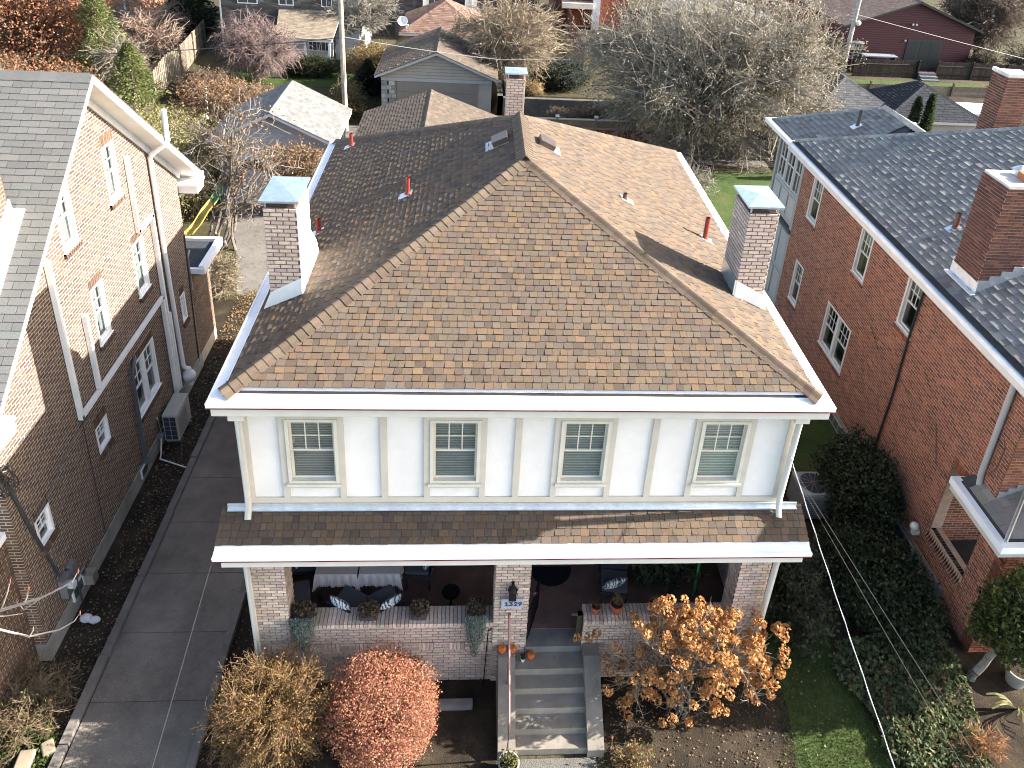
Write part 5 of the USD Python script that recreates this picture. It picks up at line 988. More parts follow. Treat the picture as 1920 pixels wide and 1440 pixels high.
# ================================================================ PORCH THINGS
rng = np.random.default_rng(91)
PF = .62
DK = (.028, .030, .036)
def table_with_cloth(x0, x1, y0, y1, label):
    zt = 1.375; t = thing('porch_table', 'dark table frame under '+label, 'table', ((x0+x1)/2, (y0+y1)/2, PF), 'pair of porch tables')
    part(t, 'tabletop', MB().box(x0+.03, x1-.03, y0+.03, y1-.03, zt-.05, zt-.012, DK), 'matte')
    for a in (x0+.06, x1-.06):
        for b in (y0+.06, y1-.06): part(t, 'leg', MB().box(a-.025, a+.025, b-.025, b+.025, PF, zt-.05, DK), 'matte')
    n = 60; per = []
    for (ax, ay), (bx, by) in (((x0, y0), (x1, y0)), ((x1, y0), (x1, y1)), ((x1, y1), (x0, y1)), ((x0, y1), (x0, y0))):
        for f in np.linspace(0, 1, n, endpoint=False): per.append((ax+(bx-ax)*f, ay+(by-ay)*f))
    per = np.array(per); c = per.mean(0); m = len(per); ph = np.arange(m)
    corner = np.minimum(np.minimum(ph % n, n-ph % n)/8., 1)
    wv = .010*np.sin(ph*.55)+.008*np.sin(ph*.23+1)
    out = nrm2(per-c)
    drop = .26+.09*(1-corner)+.012*np.sin(ph*.8)
    rings = [np.c_[per, np.full(m, zt)], np.c_[per+out*.012, np.full(m, zt-.02)], np.c_[per+out*(.02+.5*wv[:, None]+.02*(1-corner[:, None])), zt-drop*.5], np.c_[per+out*(.03+wv[:, None]+.04*(1-corner[:, None])), zt-drop]]
    V = np.vstack(rings+[[(*c, zt)]]); F = []
    for k in range(3): F += [[k*m+j, k*m+(j+1) % m, (k+1)*m+(j+1) % m, (k+1)*m+j] for j in range(m)]
    cl = MB().add(V, F, (.50, .45, .44)); cl.add(V, [[4*m, (j+1) % m, j] for j in range(m)], (.50, .45, .44))
    cloth = single('tablecloth', cl, 'fabric', label, 'tablecloth', smooth=50)
    tz = MB()
    for j in range(0, m, 2): p = rings[3][j]; tz.box(p[0]-.008, p[0]+.008, p[1]-.008, p[1]+.008, p[2]-.028, p[2]-.004, (.62, .60, .58))
    part(cloth, 'tassel_fringe', tz, 'fabric')
table_with_cloth(-3.68, -2.92, .56, 1.36, 'pinkish white tasselled cloth on the left porch table'); table_with_cloth(-2.87, -2.12, .56, 1.36, 'pinkish white tasselled cloth on the right porch table')
def xf(mb, c, rz):
    """turn a finished mesh about its origin and set it at c"""
    ca, sa = math.cos(rz), math.sin(rz)
    for v in mb.v:
        x, y = v[:, 0].copy(), v[:, 1].copy(); v[:, 0] = x*ca-y*sa+c[0]; v[:, 1] = x*sa+y*ca+c[1]; v[:, 2] += c[2]
    return mb
def chair(c, rz, label, group='dark cushioned chairs around the porch tables', z=PF, col=DK):
    t = thing('porch_chair', label, 'chair', (c[0], c[1], z), group); C = (c[0], c[1], z)
    part(t, 'seat', xf(MB().box(-.26, .26, -.24, .26, .34, .40, col), C, rz), 'matte')
    part(t, 'seat_cushion', xf(MB().tm(rbox(.50, .48, .09, .03), (.085, .092, .105), trimesh.transformations.translation_matrix((0, .02, .445))), C, rz), 'fabric', smooth=40)
    part(t, 'backrest', xf(MB().obox((0, -.27, .52), (.26, 0, 0), (0, .02, 0), (0, -.02, .13), col), C, rz), 'matte')
    for a in (-.24, .24):
        for b in (-.22, .22): part(t, 'leg', xf(MB().box(a-.02, a+.02, b-.02, b+.02, 0, .34, col), C, rz), 'matte')
    return t
import manifold3d as m3
def rbox(a, b, h, r):
    s = m3.Manifold.sphere(r, 12); pts = [s.translate((i*(a/2-r), j*(b/2-r), k*(h/2-r))) for i in (-1, 1) for j in (-1, 1) for k in (-1, 1)]
    g = m3.Manifold.batch_hull(pts).to_mesh(); return trimesh.Trimesh(g.vert_properties[:, :3], g.tri_verts)
M['pattern'] = usdkit.material(stage, '/World/Looks/leaf_print', {
    'tc': ('geometry', {}), 'w': ('wave_texture', {'scale': 4.5, 'distortion': 9, 'detail': 2, 'detail_scale': 1.6}), 'r': ('rgb_ramp', {'ramp': [(.22, (.06, .07, .08)), (.38, (.55, .60, .62)), (.9, (.70, .73, .74))]}),
    'p': ('principled_bsdf', {'roughness': .95})}, [('tc.position', 'w.vector'), ('w.fac', 'r.fac'), ('r.color', 'p.base_color')], surface='p.BSDF')
def pillow(c, rz, tilt, label, s=.42):
    u = np.linspace(-1, 1, 13); A, B = np.meshgrid(u, u); th = .075*np.clip((1-A**2)*(1-B**2), 0, 1)**.45; sq = s/2*(1-.10*(1-np.abs(A)**3)*(np.abs(B) > .99)-0)
    e = 1-.07*(A**2*(1-B**2)+B**2*(1-A**2))*0; px_, pz = A*s/2*(1-.08*(1-A**2)*0-.10*(1-np.abs(B))*0), B*s/2
    F = np.array([[i*13+j, i*13+j+1, (i+1)*13+j+1, (i+1)*13+j] for i in range(12) for j in range(12)]); mb = MB()
    for sg in (1, -1): mb.add(np.stack([px_, sg*th, pz], -1).reshape(-1, 3), F if sg < 0 else F[:, ::-1], (.4, .4, .4))
    for v in mb.v:
        y, z = v[:, 1].copy(), v[:, 2].copy(); v[:, 1] = y*math.cos(tilt)-z*math.sin(tilt); v[:, 2] = y*math.sin(tilt)+z*math.cos(tilt)
    xf(mb, c, rz); return single('pillow', mb, 'pattern', label, 'pillow', 'leaf print pillows on the porch', smooth=True)
CH = [((-3.02, .22), -.50, 'dark chair by the parapet turned towards the left table, leaf print pillow on it'), ((-2.36, .22), .55, 'dark chair by the parapet turned towards the right table'), ((-4.02, .40), -1.35, 'dark chair beside the left porch pillar'),
      ((-4.0, 1.15), -1.57, 'dark chair deep in the porch left of the tables'), ((-1.78, 1.05), 1.5, 'dark chair right of the covered tables')]
for c, rz, lb_ in CH: chair(c, rz, lb_)
for (x, y, z, rz, ti, lb_) in [(-3.12, .02, 1.23, -.50, .3, 'leaf print pillow leaning behind the second planter'), (-2.24, .03, 1.23, .60, .3, 'leaf print pillow tilted to the right behind the small planter'), (-4.20, .38, 1.25, -1.2, .35, 'leaf print pillow next to the left pillar'), (-4.16, 1.12, 1.25, -1.57, .35, 'leaf print pillow in the far left chair'), (-1.60, 1.05, 1.25, 1.5, .35, 'leaf print pillow right of the tables'),
                              (1.95, .42, 1.22, .3, .5, 'grey leaf print pillow behind the flower pots'), (2.0, 1.25, 1.30, .1, .4, 'pale leaf print pillow deep in the right half of the porch')]: pillow((x, y, z), rz, ti, lb_)
chair((2.0, .62), 3.0, 'dark chair behind the terracotta pots', 'dark chairs in the right half of the porch'); chair((2.05, 1.45), .1, 'dark chair deep in the right half of the porch', 'dark chairs in the right half of the porch')
th_ = np.linspace(math.pi, 2*math.pi, 25); fan_ = [(.83, 1.30, PF+.006)]+[(.83+.42*math.cos(a), 1.30+.45*math.sin(a), PF+.006) for a in th_]
V = np.array(fan_); top = V+(0, 0, .012); mb = MB().add(np.vstack([V, top]), [[26, 27+i, 28+i] for i in range(24)]+[[1+i, 2+i, 28+i] for i in range(24)]+[[1+i, 28+i, 27+i] for i in range(24)], (.012, .014, .02))
single('door_mat', mb, 'fabric', 'dark half-round mat in front of the porch door', 'mat')
st_ = thing('side_table', 'small dark round side table near the brick centre pillar', 'table', (-1.15, .35, PF))
part(st_, 'table_top', MB().lathe([(0, .5), (.17, .5), (.17, .52), (0, .52)], DK, (-1.15, .35, PF), 20), 'metal'); part(st_, 'stem', MB().lathe([(.025, 0), (.025, .5)], DK, (-1.15, .35, PF), 8), 'metal'); part(st_, 'foot', MB().lathe([(.14, 0), (.14, .02), (.03, .04)], DK, (-1.15, .35, PF), 16), 'metal')
gt = thing('porch_gate', 'black iron gate standing open beside the centre pillar', 'gate', (.28, -.2, PF))
g0, g1 = np.array((.28, -.28, PF)), np.array((.52, .42, PF)); dv = g1-g0
fr_ = MB()
for z in (.06, .78): fr_.tube([g0+(0, 0, z), g1+(0, 0, z)], .012, (.015, .015, .017), 6)
part(gt, 'gate_frame', fr_, 'metal')
for f in np.linspace(0, 1, 9): part(gt, 'bar', MB().tube([g0+dv*f+(0, 0, .03), g0+dv*f+(0, 0, .84)], .009, (.015, .015, .017), 5), 'metal')
part(gt, 'brace', MB().tube([g0+(0, 0, .78), g1+(0, 0, .08)], .009, (.015, .015, .017), 5), 'metal')
gp = MB().box(1.16, 1.25, -.30, -.24, PF, PF+.72, (.04, .033, .02)).box(1.05, 1.25, -.30, -.25, PF+.66, PF+.72, (.045, .037, .022)); single('latch_post', gp, 'paint', 'dark wooden latch post at the right side of the porch entrance', 'post')
bl_ = MB().tube([(.36, -.1, 1.62), (.44, .05, 1.45)], .012, (.05, .02, .02), 5).tm(trimesh.creation.icosphere(2, .045), (.40, .04, .015), trimesh.transformations.translation_matrix((.36, -.1, 1.64))); single('gate_reflector', bl_, 'plastic', 'orange red ball on a thin stick above the iron gate', 'ornament', smooth=60)
# pots on the parapets
TER = (.30, .085, .045)
def potted(name, label, c, r, h, col, plantcols=None, n=300, pr=.12, ph=.15, group=None, soil=True, mat='matte', size=.03):
    t = thing(name, label, 'flower pot', c, group)
    part(t, 'pot', MB().lathe([(0, 0), (r*.68, 0), (r*.92, h*.78), (r*.92, h*.80), (r*1.04, h*.80), (r*1.06, h), (r*.92, h), (r*.88, h*.85), (0, h*.85)], col, c, 24), mat, smooth=40)
    if soil: part(t, 'soil', MB().lathe([(r*.88, h*.86), (0, h*.88)], (.02, .015, .012), c, 20), 'soil')
    if plantcols:
        rg = np.random.default_rng(abs(int(c[0]*997))+3); cc = np.array(c)+(0, 0, h+ph*.4)
        P = ellipsoid(rg, n, cc, (pr, pr, ph), .4); mb = MB().add(*leaves(rg, P, size, plantcols, 1.8)); st = MB()
        A = np.tile(np.array(c)+(0, 0, h*.85), (40, 1)); B = P[:40]; addcurves(st, bez(A, B, np.tile([0, 0, 1.], (40, 1)), 3, rg, .2), .004, .002, (.14, .10, .06), 3)
        part(t, 'stems', st, 'twig'); part(t, 'foliage', mb, 'leaf')
    return t
PT_ = 1.257
potted('flower_pot', 'smallest terracotta pot, leftmost on the right parapet', (1.50, -.22, PT_), .085, .17, TER, [(.06, .06, .03), (.12, .09, .04)], 60, .07, .08)
potted('flower_pot', 'terracotta pot with a pale bare stem, second on the right parapet', (1.88, -.20, PT_), .12, .21, TER, [(.16, .13, .07), (.06, .06, .03)], 70, .10, .2)
potted('flower_pot', 'terracotta pot beside the orange flower heads on the right parapet', (2.60, -.20, PT_), .12, .21, TER, [(.08, .07, .035), (.2, .1, .04)], 80, .10, .15)
single('yellow_block', MB().box(2.84, 2.98, -.30, -.18, PT_, PT_+.09, (.42, .36, .18)), 'paint', 'small pale yellow block on the right parapet beside the pots', 'block')
def planter(x, label, trail, seed, w=.26):
    c = (x, -.24, PT_); t = thing('planter', label, 'planter', c)
    part(t, 'trough', MB().tm(rbox(w, .20, .16, .03), (.035, .033, .035), trimesh.transformations.translation_matrix((x, -.24, PT_+.08))), 'plastic', smooth=40)
    rg = np.random.default_rng(seed); P = ellipsoid(rg, 900, (x, -.24, PT_+.20), (w*.62, .15, .16), .4)
    part(t, 'foliage', MB().add(*leaves(rg, P, .032, [(.10, .065, .04), (.07, .05, .035), (.16, .11, .07), (.05, .055, .03), (.22, .18, .13)], 1.8)), 'leaf')
    if trail:
        n = 70; mb, lf = MB(), MB(); A = np.c_[rg.normal(x, w*.28, n), np.full(n, -.36), np.full(n, PT_+.15)]; L = trail*rg.uniform(.35, 1, n)*(1-.9*np.abs(A[:, 0]-x)/w)
        B = np.c_[x+(A[:, 0]-x)*.75+rg.normal(0, .02, n), np.full(n, -.43)+rg.normal(0, .02, n), PT_+.1-L]; PP = bez(A, B, np.tile([0, -1., .2], (n, 1)), 7, rg, .06); PP[:, 1:, 1] = np.minimum(PP[:, 1:, 1], -.42)
        addcurves(mb, PP, .005, .003, (.18, .19, .15), 3); Q = PP[:, 1:].reshape(-1, 3); Q = np.repeat(Q, 9, 0)+rg.normal(0, .022, (len(Q)*9, 3)); Q[:, 1] = np.minimum(Q[:, 1], -.41)
        part(t, 'trailing_stems', mb, 'twig'); part(t, 'trailing_leaves', MB().add(*leaves(rg, Q, .020, [(.26, .31, .27), (.20, .25, .21), (.32, .36, .31)], 1.4)), 'leaf')
planter(-3.72, 'planter with dead flowers and silvery trailing stems next to the left pillar', .95, 5, .34)
planter(-2.60, 'dark planter box with brownish plants, second from the left pillar', 0, 6, .30)
planter(-1.70, 'small planter with a green sprig in the middle of the left parapet', 0, 7, .28)
planter(-.69, 'planter with long silvery trailing plant beside the centre pillar', 1.0, 8, .32)
pl_ = MB(); rg = np.random.default_rng(9); P = ellipsoid(rg, 1500, (-2.15, -.62, .35), (.55, .16, .40), .4)
single('dying_vine', MB().add(*leaves(rg, P, .04, [(.16, .07, .035), (.10, .06, .03), (.07, .06, .03)], 1.5)), 'leaf', 'rust brown vine on the parapet wall behind the red shrub', 'vine')
# pumpkins on the steps
def pumpkin(c, r, label):
    t = thing('pumpkin', label, 'pumpkin', c, 'pumpkins on the front steps'); a = np.linspace(0, 2*math.pi, 48, endpoint=False); ph = np.linspace(-math.pi/2, math.pi/2, 13); V = []
    for p in ph:
        rr = r*math.cos(p)*(1-.10*np.abs(np.sin(a*5))**.6); V.append(np.c_[rr*np.cos(a), rr*np.sin(a), np.full(48, r*.80*math.sin(p)*(1-.18*math.cos(p*0)*(abs(p) > 1.2))+r*.72)])
    V = np.vstack(V)+np.array(c); F = [[i*48+j, i*48+(j+1) % 48, (i+1)*48+(j+1) % 48, (i+1)*48+j] for i in range(12) for j in range(48)]
    part(t, 'flesh', MB().add(V, F, (.50, .115, .018)), 'plastic', smooth=True)
    part(t, 'stalk', MB().tube([np.array(c)+(0, 0, r*1.3), np.array(c)+(.01, 0, r*1.5), np.array(c)+(.03, 0, r*1.65)], [.018, .012, .014], (.16, .13, .06), 6), 'bark')
pumpkin((-.19, -.50, .64), .085, 'pumpkin at the outer edge of the left step cheek'); pumpkin((.0, -.50, .64), .08, 'pumpkin behind the handrail on the left step cheek'); pumpkin((.34, -.50, .45), .085, 'pumpkin on the top step beside the small white pot')
potted('white_pot', 'small white pot with a plant beside a pumpkin on the top step', (.19, -.56, .45), .045, .09, (.7, .7, .68), [(.03, .035, .02), (.05, .05, .03)], 60, .05, .06)
potted('glazed_pot', 'grey rimmed round pot with a plant at the foot of the handrail', (-.08, -1.98, GZ), .17, .28, (.30, .31, .32), [(.08, .10, .03), (.06, .07, .025), (.15, .13, .04)], 260, .16, .14, mat='plastic')
potted('stone_pot', 'big weathered white flower pot in the dark bed at the right edge', (9.85, -.62, GZ), .24, .38, (.22, .21, .185), None, mat='concrete')
# ---- side yard machines
ac = thing('heat_pump', 'beige outdoor heat pump unit beside the brown brick house', 'air conditioner', (-8.2, 6.2, GZ))
part(ac, 'housing', MB().tm(rbox(.36, .88, .80, .03), (.40, .38, .33), trimesh.transformations.translation_matrix((-8.22, 6.25, .20))), 'paint', smooth=40)
part(ac, 'fan_grille', MB().tm(rbox(.02, .56, .60, .01), (.28, .27, .24), trimesh.transformations.translation_matrix((-8.035, 6.14, .20))), 'plastic', smooth=40)
for i in range(2):
    for j in range(5): part(ac, 'coil_panel', MB().box(-8.36+i*.15, -8.23+i*.15, 5.798, 5.812, -.14+j*.14, -.02+j*.14, (.02, .024, .04)), 'plastic')
for y in (5.95, 6.55): part(ac, 'foot', MB().box(-8.42, -8.0, y-.03, y+.03, GZ, -.19, (.2, .2, .19)), 'metal')
for i in range(3): part(ac, 'refrigerant_pipe', MB().tube([(-8.46, 5.72, .62-.07*i), (-8.44, 5.74, .0), (-8.40, 5.80, -.1)], .016, (.03, .03, .035) if i else (.5, .5, .47), 6), 'plastic')
part(ac, 'junction_box', MB().box(-8.46, -8.36, 5.62, 5.74, .0, .14, (.16, .17, .18)), 'plastic')
single('drain_pipe', MB().tube([(-8.40, 5.62, .05), (-8.38, 5.45, -.25), (-8.36, 5.30, -.30), (-7.66, 5.02, -.30), (-7.55, 4.98, -.26)], .018, (.60, .60, .57), 6), 'plastic', 'thin white drain pipe running from the heat pump to the drive kerb', 'pipe')
cu = thing('air_conditioner', 'square grey air conditioner with round top fan beside the dark shrub', 'air conditioner', (7.35, 3.75, GZ))
part(cu, 'cabinet', MB().tm(rbox(.78, .78, .74, .04), (.20, .205, .19), trimesh.transformations.translation_matrix((7.35, 3.75, .05))), 'paint', smooth=40)
part(cu, 'top_panel', MB().box(6.98, 7.72, 3.38, 4.12, .418, .435, (.26, .265, .25)), 'paint')
part(cu, 'fan_opening', MB().tm(trimesh.creation.cylinder(.32, .012, sections=32), (.03, .03, .035), trimesh.transformations.translation_matrix((7.35, 3.75, .44))), 'plastic')
for i in range(12):
    a = i*math.pi/6; part(cu, 'grille_bar', MB().obox((7.35+.17*math.cos(a), 3.75+.17*math.sin(a), .455), (.16*math.cos(a), .16*math.sin(a), 0), (-.008*math.sin(a), .008*math.cos(a), 0), (0, 0, .006), (.24, .245, .23)), 'metal')
part(cu, 'badge', MB().box(7.32, 7.38, 3.72, 3.78, .455, .466, (.3, .04, .03)), 'plastic')
for i in range(9): part(cu, 'louvre', MB().box(7.0, 7.7, 3.345, 3.362, -.27+i*.07, -.225+i*.07, (.15, .155, .145)), 'paint')
single('white_bag', MB().tm(trimesh.creation.icosphere(2, .11), (.62, .61, .62), np.diag([1.1, .8, .75, 1])+np.array([[0, 0, 0, -8.22], [0, 0, 0, .98], [0, 0, 0, GZ+.08], [0, 0, 0, 0]])).tm(trimesh.creation.icosphere(2, .10), (.60, .6, .62), np.diag([1.2, .7, .7, 1])+np.array([[0, 0, 0, -8.06], [0, 0, 0, .95], [0, 0, 0, GZ+.07], [0, 0, 0, 0]])), 'fabric', 'crumpled white plastic bag on the bed below the brick wall', 'bag', smooth=True)
for i, (x, y, a, b, rz) in enumerate(((-8.05, -1.72, .16, .30, .1), (-7.78, -1.45, .12, .16, .6))):
    single('edging_stone', xf(MB().tm(rbox(a*1.6, b*1.6, .16, .03), (.24, .20, .14)), (x, y, GZ+.07), rz), 'concrete', ['long tan edging stone in the lower left bed', 'short tan edging stone beside the end of the left kerb'][i], 'stone', smooth=40)
for x, y in ((-1.0, -1.35), (-1.15, -1.0)): pass
single('edging_stone', MB().tm(rbox(.62, .16, .14, .03), (.16, .15, .14), trimesh.transformations.translation_matrix((-1.0, -.85, GZ+.06))), 'concrete', 'grey stone in the dark bed between red shrub and steps', 'stone', smooth=40)
sh_ = thing('shepherd_hook', 'thin black stake leaning on the left parapet beside the centre pillar', 'stake', (-.48, -.45, GZ)); part(sh_, 'rod', MB().tube([(-.50, -.46, GZ), (-.46, -.44, 1.1), (-.40, -.43, 1.16)], .011, (.02, .02, .02), 6), 'metal')
# street tree whose branch reaches into the frame
stt = thing('street_tree', 'bare twigs with reddish buds reaching in at the left edge', 'tree', (-10.6, -3.4, GZ))
part(stt, 'trunk', MB().tube([(-10.6, -3.4, GZ-.1), (-10.55, -3.35, 2), (-10.4, -3.2, 4.2), (-10.4, -3.2, 6.5)], [.16, .14, .11, .07], (.16, .14, .12), 9), 'bark')
rg = np.random.default_rng(55); br = MB(); TW = (.34, .28, .24)
main_ = np.array([(-10.4, -3.2, 3.6), (-8.6, -2.8, 4.0), (-7.55, -2.55, 4.33), (-6.95, -2.5, 4.47), (-6.45, -2.5, 4.68), (-6.02, -2.5, 4.96), (-5.92, -2.48, 5.14)]); br.tube(main_, [.06, .04, .024, .020, .015, .010, .005], TW, 6)
low = np.array([(-7.5, -2.55, 4.34), (-7.15, -2.5, 4.10), (-6.75, -2.5, 3.93), (-6.35, -2.5, 4.05), (-6.12, -2.5, 4.22), (-6.02, -2.5, 4.38)]); br.tube(low, [.018, .014, .013, .010, .007, .004], TW, 5)
for a, b, c in (((-7.4, -2.5, 4.38), (-7.15, -2.5, 4.85), (-7.08, -2.5, 5.15)), ((-7.0, -2.5, 4.46), (-6.85, -2.5, 4.8), (-6.78, -2.5, 5.0)), ((-6.7, -2.5, 4.55), (-6.62, -2.5, 4.72), (-6.58, -2.5, 4.86)), ((-7.45, -2.5, 4.36), (-7.0, -2.5, 4.33), (-6.75, -2.5, 4.38)), ((-6.45, -2.5, 4.68), (-6.72, -2.5, 4.45), (-6.78, -2.5, 4.62)), ((-7.15, -2.5, 4.1), (-7.4, -2.5, 3.75), (-7.6, -2.5, 3.5)), ((-7.6, -2.5, 4.6), (-7.25, -2.5, 4.75), (-7.05, -2.5, 4.92)), ((-6.75, -2.5, 3.93), (-6.68, -2.5, 4.05), (-6.66, -2.5, 4.12))):
    br.tube([a, b, c], [.011, .008, .004], TW, 5)
part(stt, 'branch', br, 'twig')
bd = MB()
for p in ((-5.92, -2.48, 5.14), (-6.02, -2.5, 4.38), (-7.08, -2.5, 5.15), (-6.78, -2.5, 5.0), (-6.58, -2.5, 4.86), (-6.3, -2.5, 4.8), (-6.15, -2.5, 4.9), (-7.05, -2.5, 4.92), (-6.78, -2.5, 4.62)): bd.tube([np.array(p)-(.01, 0, .05), np.array(p), np.array(p)+(.012, 0, .05)], [.006, .012, .002], (.26, .07, .05), 5)
part(stt, 'bud', bd, 'twig')
# ---- service wires
def wire(label, P0_, P1_, sag, r, col, n=24, name='service_wire', twist=False):
    a, b = np.asarray(P0_, float), np.asarray(P1_, float); t = np.linspace(0, 1, n)[:, None]; P = a+(b-a)*t; P[:, 2] -= (4*sag*t*(1-t))[:, 0]
    mb = MB().tube(P, r, col, 5)
    if twist:
        m = 300; t = np.linspace(0, 1, m)[:, None]; Q = a+(b-a)*t; Q[:, 2] -= (4*sag*t*(1-t))[:, 0]; ph = np.linspace(0, np.linalg.norm(b-a)*9, m); Q[:, 0] += np.cos(ph)*r*1.6; Q[:, 2] += np.sin(ph)*r*1.6; mb.tube(Q, r*.7, (.6, .6, .58), 4)
    single(name, mb, 'plastic', label, 'wire')
A = np.array((4.47, -.15, 4.92)); B = np.array((4.10, -4.85, 4.65)); wire('bright twisted service cable from the right corner of the stucco house', A, A+(B-A)*1.6, .10, .0048, (.36, .36, .35), twist=True)
A = np.array((4.5, -.1, 4.75)); B = np.array((6.19, -3.0, 2.82)); wire('upper of two thin grey wires crossing the shaded side yard', A, A+(B-A)*1.5, .03, .0019, (.08, .082, .082))
A = np.array((4.5, -.1, 4.70)); B = np.array((5.94, -3.0, 2.83)); wire('lower of two thin grey wires crossing the shaded side yard', A, A+(B-A)*1.5, .03, .0016, (.06, .062, .062))
A = np.array((-4.97, -.73, 3.2)); B = np.array((-4.96, -3.5, 2.70)); wire('thin pale wire over the driveway from the porch gutter', A, A+(B-A)*1.8, .02, .0015, (.10, .10, .10))

# ================================================================ BACKGROUND BUILDINGS
rng = np.random.default_rng(101)
def gable(t, x0, x1, y0, y1, ez, rz, wall, roofcols, ov=.25, z0=GZ, trim=(.5, .5, .48), expo=.15, lap=None, wallmat='paint', wallset=.0, fascia=.16):
    """garage with the ridge along y and its gable facing the camera: walls, lap boards, two shingled slopes, trim"""
    xm = (x0+x1)/2; sl = (rz-ez)/(xm-x0); a0, a1 = x0+ov, x1-ov; b0, b1 = y0+ov, y1-ov
    pl = Polygon([(a0, z0-.3), (a1, z0-.3), (a1, ez+ov*sl-.08), (xm, rz-.08), (a0, ez+ov*sl-.08)])
    w_ = part(t, 'wall', MB().tm(slab(pl, b1-b0, (0, b1, 0), X, Z, -Y), wall), wallmat)
    if lap:
        zc = ez-.15
        while zc < rz-.2:
            dx = (rz-.1-zc)/sl; dx = min(dx, xm-a0)
            part(w_, 'lap_board', MB().obox((xm, b0-.008, zc+lap/2), X*(dx-.04), (0, .012, .004), Z*(lap/2-.006), wall), wallmat); zc += lap
    r_ = part(t, 'roof', MB().add([(x0, y0, ez-.03), (xm, y0, rz-.03), (x1, y0, ez-.03), (x0, y1, ez-.03), (xm, y1, rz-.03), (x1, y1, ez-.03), (x0, y0, ez-fascia), (xm, y0, rz-fascia), (x1, y0, ez-fascia), (x0, y1, ez-fascia), (xm, y1, rz-fascia), (x1, y1, ez-fascia)],
        [[0, 1, 4, 3], [1, 2, 5, 4], [6, 9, 10, 7], [7, 10, 11, 8], [0, 6, 7, 1], [1, 7, 8, 2], [3, 4, 10, 9], [4, 5, 11, 10], [0, 3, 9, 6], [2, 8, 11, 5]], trim), 'paint')
    S = math.hypot(xm-x0, rz-ez); V1, C1 = shingles(rng, (x0-.02, y1+.02, ez-.01), -Y, nrmz((xm-x0, 0, rz-ez)), nrmz(np.cross(-Y, (xm-x0, 0, rz-ez))), lambda s: (0, y1-y0+.04), S, expo, .2, .34, roofcols, th=.012, jit=.06)
    V2, C2 = shingles(rng, (x1+.02, y0-.02, ez-.01), Y, nrmz((xm-x1, 0, rz-ez)), nrmz(np.cross(Y, (xm-x1, 0, rz-ez))), lambda s: (0, y1-y0+.04), S, expo, .2, .34, roofcols, th=.012, jit=.06)
    part(r_, 'shingle_field', MB().hexes(np.vstack([V1, V2]), np.vstack([C1, C2])), 'shingle', kind='stuff')
    cp = MB()
    for V, F, c in caps(rng, (xm, y0-.03, rz), (xm, y1+.03, rz), (x0-xm, 0, ez-rz), (x1-xm, 0, ez-rz), .16, .18, roofcols, .014, .03): cp.add(V, F, c)
    part(r_, 'ridge_caps', cp, 'shingle', kind='stuff')
    return w_, r_
def hipbox(t, x0, x1, y0, y1, ez, rz, ry0, ry1, wall, cols, z0=GZ, ov=.3, wallmat='paint', trim=(.4, .4, .38)):
    hp = hip_planes(x0, x1, y0, y1, ez, rz, ry0, ry1, (x0+x1)/2); xm = (x0+x1)/2
    w_ = part(t, 'wall', MB().box(x0+ov, x1-ov, y0+ov, y1-ov, z0-.3, ez-.02, wall), wallmat)
    r_ = part(t, 'roof', MB().add([(x0, y0, ez-.02), (x1, y0, ez-.02), (x1, y1, ez-.02), (x0, y1, ez-.02), (xm, ry0, rz-.03), (xm, ry1, rz-.03), (x0, y0, ez-.15), (x1, y0, ez-.15), (x1, y1, ez-.15), (x0, y1, ez-.15)], [[0, 1, 4], [1, 2, 5], [1, 5, 4], [2, 3, 5], [3, 0, 4], [3, 4, 5], [6, 7, 1], [6, 1, 0], [7, 8, 2], [7, 2, 1], [8, 9, 3], [8, 3, 2], [9, 6, 0], [9, 0, 3], [9, 8, 7], [9, 7, 6]], trim), 'paint')
    Vs, Cs = [], []
    for O, U, W, N, S, lim in hp.values():
        V, C = shingles(rng, O, U, W, N, lim, S, .15, .2, .34, cols, th=.012); Vs.append(V); Cs.append(C)
    part(r_, 'shingle_field', MB().hexes(np.vstack(Vs), np.vstack(Cs)), 'shingle', kind='stuff')
    cp = MB()
    for cn, rr, a, b in (((x0, y0, ez), (xm, ry0, rz), 'front', 'left'), ((x1, y0, ez), (xm, ry0, rz), 'front', 'right'), ((x0, y1, ez), (xm, ry1, rz), 'back', 'left'), ((x1, y1, ez), (xm, ry1, rz), 'back', 'right')):
        for V, F, c in hipcaps(hp, cn, rr, a, b, .14, .18, cols, rng, .014, .02, .02): cp.add(V, F, c)
    part(r_, 'hip_caps', cp, 'shingle', kind='stuff'); return w_, r_
BRS = [(.100, .077, .058), (.086, .066, .050), (.112, .087, .066), (.092, .071, .055)]
LGS = [(.135, .135, .128), (.155, .155, .148), (.12, .12, .116)]
def swindow(parent, x0, x1, y, z0, z1, col, pane=(.04, .045, .05), nx=1, nz=2):
    f = MB(); w_ = .05
    for a, b, c, d in ((x0, x0+w_, z0, z1), (x1-w_, x1, z0, z1)): f.box(a, b, y-.04, y+.02, c, d, col)
    for c in np.linspace(z0, z1-w_, nz+1): f.box(x0+w_, x1-w_, y-.035, y+.02, c, c+w_, col)
    for k in range(1, nx): xx = x0+(x1-x0)*k/nx; f.box(xx-.015, xx+.015, y-.03, y+.018, z0+w_, z1-w_, col)
    n_ = part(parent, 'window', f, 'paint'); part(n_, 'pane', MB().box(x0+w_*.5, x1-w_*.5, y-.008, y+.004, z0+w_*.5, z1-w_*.5, pane), 'plastic')
t = thing('brown_garage', 'low garage with brown shingle gable directly behind the stucco house', 'garage', (-2.85, 21, GZ)); gable(t, -5.75, .1, 18.9, 23.7, 2.4, 3.5, (.55, .55, .53), BRS, trim=(.42, .40, .37))
t = thing('pale_garage', 'pale grey garage with light shingle roof and carriage doors behind the bare yard tree', 'garage', (-8.8, 21.8, GZ))
